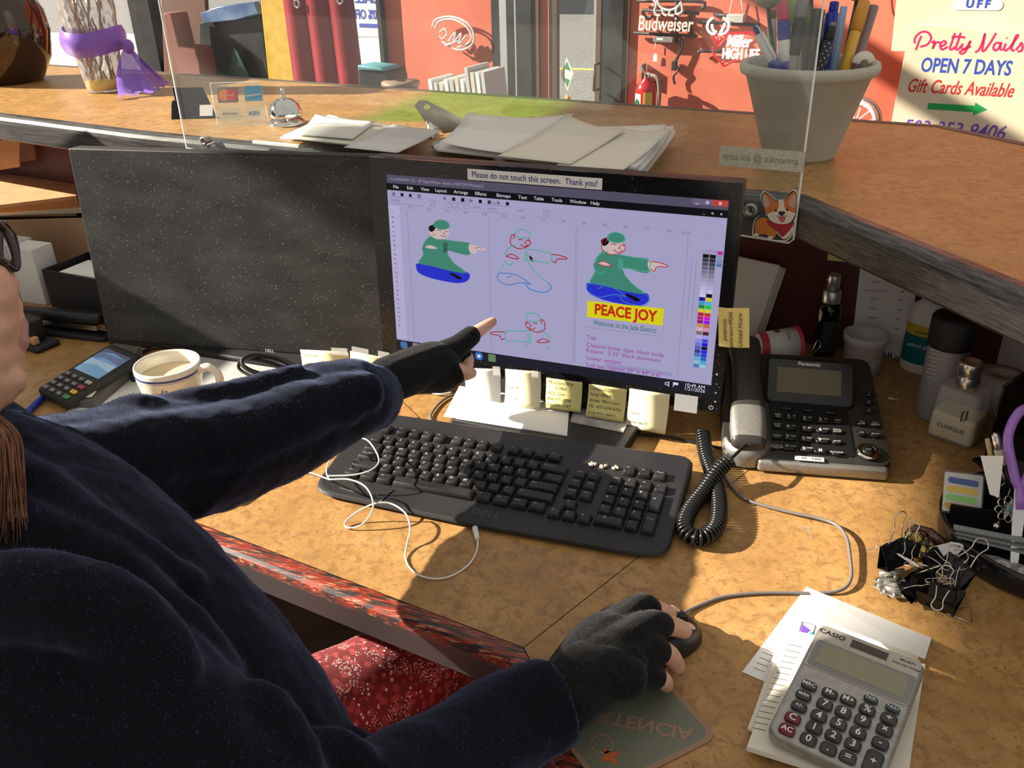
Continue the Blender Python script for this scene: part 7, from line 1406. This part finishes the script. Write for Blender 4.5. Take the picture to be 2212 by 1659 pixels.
YB = noisy(mat('yellow_sheet', S(200, 160, 45), .5), S(190, 150, 40), S(212, 172, 55), 4, stretch=(6, 6, 1)); GP = noisy(mat('green_dark_plastic', S(30, 62, 48), .3), S(24, 54, 42), S(36, 70, 54), 5); BP = noisy(mat('blue_film', S(85, 110, 150), .2), S(60, 85, 130), S(130, 150, 180), 6); BKB = noisy(mat('dark_sheet', (.035, .035, .04), .3), (.02, .02, .022), (.06, .06, .065), 4); RBN = noisy(mat('maroon_vinyl', S(135, 25, 38), .35), S(120, 20, 32), S(150, 32, 46), 4); BRW = noisy(mat('brown_board', S(96, 60, 48), .7), S(88, 54, 42), S(106, 68, 56), 6)
bh('yellow_sheet', 'tall yellow translucent sheet standing behind the counter', 'sheet', [(556, -60), (624, -60), (628, 1000), (575, 1000)], .10, .02, YB)
bx_, Mx_ = bh('black_sign_blank', 'dark sign sheet leaning behind the yellow sheet', 'sheet', [(430, 50), (560, 10), (580, 1000), (415, 1000)], .06, .02, BKB)
bh('blue_film_bag', 'crumpled blue plastic film over the dark sign sheet', 'bag', [(432, 28), (470, 14), (548, 4), (560, 30), (510, 44), (440, 50)], .095, .03, BP)
bh('green_sheet', 'dark green triangular sheet leaning in front of the dark sign', 'sheet', [(504, 100), (575, 1000), (455, 1000)], .10, .012, GP)
bh('brown_board', 'brown board behind the left end of the clear screen', 'board', [(345, -60), (440, -60), (450, 120), (430, 1000), (345, 1000)], -.05, .02, BRW)
bh('brown_carton', 'open reddish brown carton behind the black card holder', 'carton', [(352, 28), (368, 30), (385, 100), (420, 104), (430, 135), (430, 1000), (360, 1000)], .19, .09, noisy(mat('carton_red_brown', S(128, 72, 58), .8), S(118, 64, 50), S(138, 80, 66), 6))
# maroon banner bundle with eyelets
t = thing('banner', 'folded maroon vinyl banner with steel eyelets standing behind the counter', 'banner', BH @ T(0, 0, .18)); M = BH @ T(0, 0, .18); x0, x1 = LP(612, 60, M).x, LP(772, 100, M).x; w_ = x1-x0; mb = MB(); vs = []; fs = []; n_ = 48
for j in range(9):
    for i in range(n_+1):
        u = i/n_; yy = (TB+.0005)+(1.0)*j/8; taper = 1-.0*j; vs.append((x0+w_*u-(.030*(j/8)*(u-.0)), yy, .035*abs(sin(u*pi*3.0))**.7*(1 if 1 else 0)-.02))
for j in range(8):
    for i in range(n_): a = j*(n_+1)+i; fs.append((a, a+1, a+n_+2, a+n_+1))
k0 = len(vs); vs += [(x, y, z-.004) for x, y, z in vs]; fs += [tuple(i+k0 for i in reversed(f)) for f in fs]; mb.add(vs, fs, RBN, True); mb.build('vinyl', t)
for px, py in ((642, 8), (735, 0)):
    q = LP(px, py, M @ T(0, 0, .02)); mb = MB(); mb.tube([(q.x+.011*cos(a), q.y+.013*sin(a), .022) for a in [2*pi*k/20 for k in range(20)]], .004, STEEL, 8, True); mb.build('eyelet', t)
# boxes, reel and brochures
bh('strapped_box', 'small black box with grey straps behind the counter', 'box', [(772, 148), (832, 152), (838, 170), (838, 1000), (772, 1000)], .25, .12, BKB); bh('brochure_pack', 'blue green pack on top of the small black box', 'pack', [(772, 141), (820, 146), (832, 153), (772, 150)], .26, .10, mat('pack_teal', S(70, 130, 140), .5))
M = BH @ T(0, 0, .25); q = LP(865, 176, M); t = thing('cable_reel', 'flat brown reel lying behind the counter', 'reel', Matrix.Translation(M @ Vector((q.x, 0, 0)))); r = pxr(M @ Vector((q.x, .1, 0)), 41); zt_ = q.y; mb = MB(); mb.lathe([(.006, zt_), (.02, zt_+.002), (r, zt_), (r, zt_-.012), (r*.9, zt_-.014), (r*.9, (TB+.0005)), (0, (TB+.0005))], noisy(mat('reel_brown', S(130, 110, 95), .5), S(120, 100, 86), S(140, 120, 104), 20), 40); mb.build('flange', t); mb = MB(); mb.lathe([(0, zt_+.004), (.018, zt_+.004), (.02, zt_-.002)], BKB, 20); mb.build('hub', t)
rnd = random.Random(8); BW = [PAPER, mat('brochure_grey', (.5, .5, .52), .5), mat('brochure_beige', (.6, .55, .48), .5)]
for k in range(11):
    x = 962+11.5*k; h_ = rnd.choice((140, 150, 158, 165)) if k > 6 else rnd.choice((165, 172, 160)); M = BH @ T(0, 0, .20); a, c = LP(x, h_, M), LP(x+7, h_, M)
    t = thing('brochure', 'thin brochures standing in a row behind the counter', 'brochure', M @ T(a.x, (TB+.0005), 0), 'row of brochures'); mb = MB(); mb.box((0, 0, -.07), (c.x-a.x, a.y-(TB+.0005), .07), BW[k % 3], RZ(.0) @ Matrix.Shear('XZ', 4, (0, 0)) @ RZ(.10)); mb.build('booklet', t)
# discount poster seen from behind on the glass
M = WB @ T(0, 0, -.04); a, c = LP(752, -40, M), LP(836, 80, M); t = thing('window_poster', 'white window poster with reversed blue 20% OFF lettering', 'poster', M @ T((a.x+c.x)/2, (a.y+c.y)/2, 0)); w_, h_ = c.x-a.x, a.y-c.y; mb = MB(); mb.box((-w_/2, -h_/2, 0), (w_/2, h_/2, .003), mat('poster_white', (.82, .82, .84), .7)); mb.build('sheet', t)
PBL = mat('poster_blue', S(60, 75, 175), .6); mb = MB(); q = LP(793, 32, M); X = T(q.x-(a.x+c.x)/2, q.y-(a.y+c.y)/2, .0045) @ Matrix.Diagonal((-1, 1, 1, 1)); mb.text('20% OFF', .078, PBL, X, .03, width=w_*.80); mb.text('SALE', .08, PBL, T(0, .095, 0) @ X, .03); mb.box((-w_*.30, -.075, 0), (w_*.25, -.052, .001), PBL, X); mb.build('lettering', t)
# neon signs on the red wall
NW = mat('neon_white_tube', (.80, .78, .74), .25); NR = mat('neon_red_tube', S(205, 35, 45), .25, emit=S(220, 30, 40), es=.35); NWL = mat('neon_lit_white', (.9, .9, .88), .2, emit=(1, .97, .95), es=.8); NB = mat('neon_frame_black', (.03, .022, .022), .5); NBR = mat('neon_brown_tube', S(130, 60, 50), .4)
NP = lambda px, py, off=.06: Vector((*LP(px, py, WB @ T(0, 0, off)), off))
def tubes(name, parent, L, r, m, off=.06, n=5, closed=False):
    mb = MB()
    for P_ in L: q = [NP(*p, off) for p in P_]; mb.tube(spline(q, n, closed) if len(q) > 2 else q, r, m, 8, closed)
    o = mb.build(name, parent); return o
t = thing('neon_sign', 'unlit white neon animal sign reading Budweiser on the red wall', 'neon sign', WB)
for k, L in enumerate(([(1376, 2), (1512, 3), (1516, 20)], [(1386, 24), (1398, 40), (1410, 34)], [(1388, 22), (1510, 29)], [(1369, 71), (1506, 78)], [(1462, 2), (1462, 92)], [(1492, 28), (1494, 74)])): tubes('frame_rod', t, [L], .009, NB, .03, 4)
for L in ([(1410, -2), (1418, 8), (1414, 22), (1418, 32), (1426, 34)], [(1420, 0), (1428, 16), (1446, 22), (1462, 16), (1472, 4)], [(1430, 20), (1434, 30), (1440, 34)], [(1448, 22), (1446, 32), (1456, 34)], [(1462, 14), (1460, 28), (1468, 32)], [(1472, 8), (1474, 24), (1466, 30)], [(1410, 8), (1411, 14)]): tubes('animal_tube', t, [L], .0065, NW, .07, 6)
mb = MB(); a, c = NP(1436, 53, .07), NP(1496, 64, .07); mb.text('Budweiser', .105, NW, T(a.x, a.y, .066), .004, ext=.006, shear=.1, width=(NP(1496, 60, .07)-NP(1376, 48, .07)).length*.98); mb.build('lettering', t)
tubes('brown_tube', t, [[(1392, 66), (1412, 64), (1430, 70)], [(1440, 66), (1462, 68), (1480, 62)], [(1398, 28), (1420, 30), (1440, 36), (1470, 32)]], .005, NBR, .05)
mb = MB(); a, c = NP(1418, 76, 0), NP(1460, 91, 0); mb.prism(rrect((a.x+c.x)/2, (a.y+c.y)/2, c.x-a.x, a.y-c.y, .006), .004, .05, mat('transformer_grey', (.22, .21, .20), .5), .004); mb.box((a.x+.02, a.y-.018, .050), (a.x+.055, a.y-.008, .0505), PAPER); mb.build('transformer', t)
tubes('power_lead', t, [[(1468, 84), (1468, 110), (1458, 135), (1466, 150), (1455, 165), (1458, 182)], [(1472, 80), (1474, 100), (1462, 130), (1456, 148)]], .006, NB, .03); mb = MB(); q = NP(1456, 142, .03); mb.rbox(q.x, q.y, .012, .030, .05, .025, NB, .005); mb.build('switch', t)
tubes('string', t, [[(1416, 92), (1415, 108)]], .002, PAPER, .02); mb = MB(); q = NP(1415, 124, .02); mb.prism(ccw([(q.x-.012, q.y-.022), (q.x+.012, q.y-.022), (q.x+.010, q.y+.014), (q.x, q.y+.022), (q.x-.010, q.y+.014)]), .016, .018, PAPER); mb.build('tag', t)
t = thing('neon_sign', 'lit red and white neon stag sign partly behind the flowerpot', 'neon sign', WB)
for L in ([(1514, 52), (1526, 48), (1642, 54)], [(1508, 115), (1516, 110), (1560, 112)], [(1545, 32), (1600, 36)]): tubes('frame_rod', t, [L], .009, NB, .03, 4)
for L in ([(1540, 38), (1530, 48), (1528, 62), (1536, 72), (1546, 74)], [(1538, 52), (1540, 64), (1548, 70)], [(1562, 38), (1574, 50), (1572, 64), (1562, 74), (1552, 74)], [(1566, 50), (1560, 64), (1556, 70)]): tubes('antler_tube', t, [L], .007, NWL, .08, 6)
tubes('stag_face_tube', t, [[(1538, 78), (1544, 90), (1550, 100), (1560, 92), (1568, 78), (1554, 74), (1538, 78)], [(1548, 80), (1552, 96)], [(1558, 80), (1554, 96)]], .006, NR, .08); tubes('red_outline', t, [[(1566, 76), (1580, 73), (1625, 72), (1632, 92)], [(1540, 100), (1542, 118), (1556, 132), (1564, 142), (1580, 134), (1600, 130)], [(1552, 128), (1560, 136), (1566, 130)]], .006, NR, .08)
mb = MB(); w_ = (NP(1622, 88, .08)-NP(1566, 88, .08)).length; q = NP(1595, 90, .08); mb.text('Miller', .085, NWL, T(q.x, q.y, .08), .012, ext=.008, shear=.3, width=w_); mb.build('script_lettering', t); mb = MB(); q = NP(1600, 118, .08); mb.text('HIGH LIFE', .075, NWL, T(q.x, q.y, .08), .012, ext=.008, width=(NP(1642, 118, .08)-NP(1562, 118, .08)).length); mb.build('lettering', t)
mb = MB(); a, c = NP(1576, 29, 0), NP(1612, 48, 0); mb.prism(rrect((a.x+c.x)/2, (a.y+c.y)/2, c.x-a.x, a.y-c.y, .005), .004, .06, mat('ballast_grey', (.50, .48, .46), .5), .004); mb.build('transformer', t); tubes('hanging_wire', t, [[(1584, -10), (1575, 28)], [(1600, -5), (1606, 30)]], .0025, PAPER, .03)
# reflection of an oval neon, built as solid tubes on the wall
t = thing('neon_sign', 'reflection of an oval white script neon, built as tubes left of the doors', 'neon sign', WB)
tubes('reflected_oval', t, [[(934, 58), (942, 42), (975, 36), (1010, 50), (1024, 76), (1018, 98), (990, 108), (955, 90)], [(940, 62), (950, 46), (978, 42), (1006, 56), (1018, 78), (1010, 94), (988, 102)]], .006, NW, .05, 6); tubes('reflected_script', t, [[(950, 70), (960, 62), (966, 72), (956, 84), (950, 76)], [(968, 90), (984, 70), (980, 92), (996, 72), (992, 94), (1008, 76)], [(962, 98), (1000, 86)]], .0055, NW, .06, 6)
# fire extinguisher
FEX = mat('extinguisher_red', S(185, 30, 34), .25); q = NP(1396, 190, .10); r = .058; t = thing('fire_extinguisher', 'red fire extinguisher hanging on the red wall', 'fire extinguisher', WB @ T(q.x, 0, .10)); y1 = NP(1396, 180, .10).y; mb = MB(); Xf = RX(-pi/2)
mb.lathe([(0, y1-.42), (r*.9, y1-.42), (r, y1-.40), (r, y1-.03), (r*.8, y1), (r*.3, y1+.025), (.018, y1+.03), (0, y1+.03)], FEX, 32, Matrix(((1, 0, 0, 0), (0, 0, 1, 0), (0, 1, 0, 0), (0, 0, 0, 1)))); mb.build('cylinder', t)
mb = MB(); mb.cyl((0, y1+.025, 0), (0, y1+.06, 0), .016, CHROME); mb.tube([(-.01, y1+.055, .01), (-.035, y1+.085, .02)], .007, CHROME); mb.tube([(.0, y1+.05, 0), (.035, y1+.045, .01)], .010, CHROME); mb.build('valve', t); mb = MB(); mb.tube(spline([(.03, y1+.045, .01), (.07, y1+.03, .02), (.085, y1-.06, .02), (.075, y1-.2, .02)], 6), .011, mat('hose_grey', (.20, .17, .14), .5)); mb.build('hose', t)
mb = MB()
def wrap(a0, a1, ya, yb, m): n_ = 8; vs = [((r+.0008)*sin(a0+(a1-a0)*i/n_), y, (r+.0008)*cos(a0+(a1-a0)*i/n_)) for i in range(n_+1) for y in (ya, yb)]; mb.add(vs, [(2*i, 2*i+2, 2*i+3, 2*i+1) for i in range(n_)], m)
wrap(-1.1, -.15, y1-.16, y1-.05, PAPER); wrap(.1, 1.0, y1-.16, y1-.04, mat('label_yellow', S(215, 180, 60), .5)); mb.flat([(-.045, y1-.095), (-.030, y1-.12), (-.015, y1-.095), (-.030, y1-.07)], .0585, mat('label_green', S(30, 130, 80), .5)); mb.build('labels', t)
mb = MB(); mb.box((-.05, y1+.0, -.095), (-.04, y1+.09, -.05), NB); mb.box((-.05, y1-.05, -.0999), (.05, y1+.0, -.09), NB); mb.build('bracket', t)
# door stickers
M = WB @ T(0, 0, -.008); q = [LP(*p, M) for p in ((1224, 124), (1239, 158), (1226, 197), (1212, 162))]; c = sum(q, Vector((0, 0)))/4; t = thing('door_sticker', 'green and white diamond sticker on the door glass', 'sticker', M @ T(c.x, c.y, 0)); GS = mat('sticker_green', S(70, 140, 90), .5); mb = MB(); dq = [v-c for v in q]
mb.prism(ccw([(v.x, v.y) for v in dq]), 0, .002, mat('sticker_white', (.75, .73, .68), .5)); s_ = [v*.78 for v in dq]; mb.flat(ccw([(v.x, v.y) for v in (s_[0], s_[1].lerp(s_[0], .2), s_[3].lerp(s_[0], .45))]), .0025, GS); mb.flat(ccw([(v.x, v.y) for v in (s_[2], s_[1].lerp(s_[2], .45), s_[3].lerp(s_[2], .2))]), .0025, GS); mb.build('diamond', t)
q = LP(1226, 212, M); t = thing('door_sticker', 'small round orange sticker low on the door glass', 'sticker', M @ T(q.x, q.y, 0)); mb = MB(); mb.lathe([(0, 0), (.018, 0), (.018, .002), (0, .002)], mat('sticker_orange', S(205, 130, 30), .5), 24); mb.build('disc', t)
# nail salon boards
SGN = noisy(mat('sign_board', S(206, 194, 168), .7), S(200, 188, 160), S(212, 200, 176), 3); SO = .22
M = WB @ T(0, 0, SO)
def board(pts, name, label, cat, off):
    Mo = WB @ T(0, 0, off); q = [LP(*p, Mo) for p in pts]; c = sum(q, Vector((0, 0)))/len(q); t = thing(name, label, cat, Mo @ T(c.x, c.y, 0)); mb = MB(); mb.prism(ccw([(v.x-c.x, v.y-c.y) for v in q]), -.012, 0, SGN, .002); mb.build('panel', t); return t, Mo, c
t, Mo, c = board([(1957, -200), (2330, -170), (2320, 120), (1925, 110)], 'sign_board', 'plain cream board with a white pill label, behind the Pretty Nails board', 'sign', .19)
q = LP(2112, 11, Mo)-c; mb = MB(); mb.prism(rrect(q.x, q.y, .20, .042, .02, 5), .0, .002, mat('sticker_white', (.75, .73, .68), .5)); mb.text('UFF', .045, mat('sign_blue', S(45, 70, 170), .6), T(q.x, q.y+.004, .003), .04, space=1.5); mb.build('label', t)
t, Mo, c = board([(1967, 50), (2330, 82), (2270, 640), (1860, 600)], 'sign_board', 'cream board reading Pretty Nails, open 7 days, with a green arrow', 'sign', SO)
cs4 = lambda x, y: LP(1612+x*.2712, y*.2712, Mo)-c; MG = mat('sign_magenta', S(205, 40, 95), .6); mb = MB()
for L in ([(1350, 400), (1370, 345), (1395, 285)], [(1345, 345), (1340, 315), (1365, 275), (1410, 252), (1452, 262), (1472, 305), (1440, 355), (1385, 372)], [(1475, 345), (1495, 328), (1498, 350), (1484, 388), (1500, 355), (1522, 335), (1542, 342)], [(1548, 372), (1588, 348), (1578, 326), (1552, 342), (1545, 372), (1562, 394), (1605, 372)],
          [(1662, 262), (1640, 330), (1622, 385), (1640, 394), (1662, 372)], [(1708, 260), (1686, 330), (1668, 385), (1686, 394), (1712, 365)], [(1635, 296), (1690, 292), (1745, 300)], [(1722, 345), (1716, 380), (1736, 392), (1765, 362), (1786, 325), (1765, 375), (1742, 415), (1715, 428), (1702, 412), (1740, 392), (1790, 368)],
          [(1822, 415), (1848, 402), (1878, 345), (1902, 268), (1888, 345), (1880, 400), (1900, 400), (1950, 330), (1990, 262)], [(2022, 342), (1985, 345), (1968, 380), (1985, 402), (2012, 380), (2030, 340), (2022, 385), (2040, 400)], [(2068, 345), (2052, 390), (2070, 402), (2088, 385)], [(2090, 388), (2135, 330), (2165, 285), (2150, 285), (2125, 345), (2112, 392), (2135, 404)], [(2145, 400), (2175, 365), (2192, 342), (2200, 375), (2190, 405), (2160, 410)], [(2072, 300), (2078, 305)]):
    mb.stroke([(v.x, v.y) for v in [cs4(*p) for p in L]], .0095, .0004, MG, None, False, 6)
mb.build('script_lettering', t)
mb = MB(); SBL = mat('sign_blue', S(45, 70, 170), .6); SRD = mat('sign_red', S(195, 45, 45), .6); SPU = mat('sign_purple', S(110, 70, 170), .6); SGR = mat('sign_green', S(25, 150, 75), .6)
wdt = lambda a, b_: (cs4(*b_)-cs4(*a)).length
for s, m_, (x, y), a, b_, sh, bo in (('OPEN 7 DAYS', SBL, (1745, 535), (1388, 515), (2105, 555), 0, .02), ('Gift Cards Available', SRD, (1695, 705), (1282, 675), (2115, 745), .25, .012), ('503-353-9406', SPU, (1645, 1035), (1245, 990), (2050, 1075), .2, .012)):
    q = cs4(x, y); mb.text(s, .088 if s[0] != 'G' else .085, m_, T(q.x, q.y, .0006), bo, shear=sh, width=wdt(a, b_))
q0, q1 = cs4(1445, 845), cs4(1920, 878); hh_ = .018; dx_ = q1.x-q0.x; mb.flat([(q0.x, q0.y+hh_*.8), (q0.x, q0.y-hh_*.8), (q0.x+dx_*.78, q0.y-hh_*.8), (q0.x+dx_*.78, q0.y-hh_*1.6), (q1.x, q0.y), (q0.x+dx_*.78, q0.y+hh_*1.6), (q0.x+dx_*.78, q0.y+hh_*.8)], .0006, SGR); mb.build('lettering', t)
# wire wheel and loose wires by the boards
q = NP(1850, 262, .12); t = thing('wire_hoop', 'white wire wheel leaning on the wall right of the flowerpot', 'wheel', WB @ T(q.x, q.y, .12)); mb = MB(); r = (NP(1850, 262, .12)-NP(1850, 212, .12)).length; mb.tube([(r*cos(a), r*sin(a), 0) for a in [2*pi*k/40 for k in range(40)]], .009, STEEL, 8, True); mb.tube([(r*.8*cos(a), r*.8*sin(a), .01) for a in [2*pi*k/40 for k in range(40)]], .012, WHITE, 8, True); mb.build('rim', t)
mb = MB()
for k in range(10): a = 2*pi*k/10; mb.tube([(0, 0, .02), (r*.98*cos(a+.15), r*.98*sin(a+.15), 0)], .004, WHITE, 6)
mb.ball((0, 0, .02), .02, STEEL, 12); mb.build('spokes', t)
mb = MB()
mb.tube(spline([WB @ NP(*p, .05) for p in ((1925, -10), (1930, 30), (1950, 55), (1965, 62))], 6), .005, NBR, 6); tag(mb.build('wall_wire'), 'dark red wire hanging on the wall beside the sign boards', 'wire')
# green film added unseen in the left window to tint the sun on the counter
GF_ = mat('green_film', (.3, .8, .2), .3); nF, lF, bF = nodes(GF_); _t = nF.new('ShaderNodeBsdfTransparent'); _t.inputs[0].default_value = (.50, 1.0, .28, 1); lF.new(_t.outputs[0], nF['Material Output'].inputs[0])
mb = MB(); y_ = lambda x, y: y-math.tan(SAZ)*(x-XL); mb.box((XL+.02, y_(-.3, .76), HZ-.31), (XL+.022, y_(-.3, 1.25), HZ-.10), GF_); tag(mb.build('sun_tint_film'), 'green film added out of view to tint the sun on the counter', 'film')
# dark clutter under the desk
cbx, _m, _l = dbox('cardboard_box', 'brown cardboard box in the dark under the desk', 'box', (870, 1490), (1010, 1545), .20, .12, KR, z=FL)
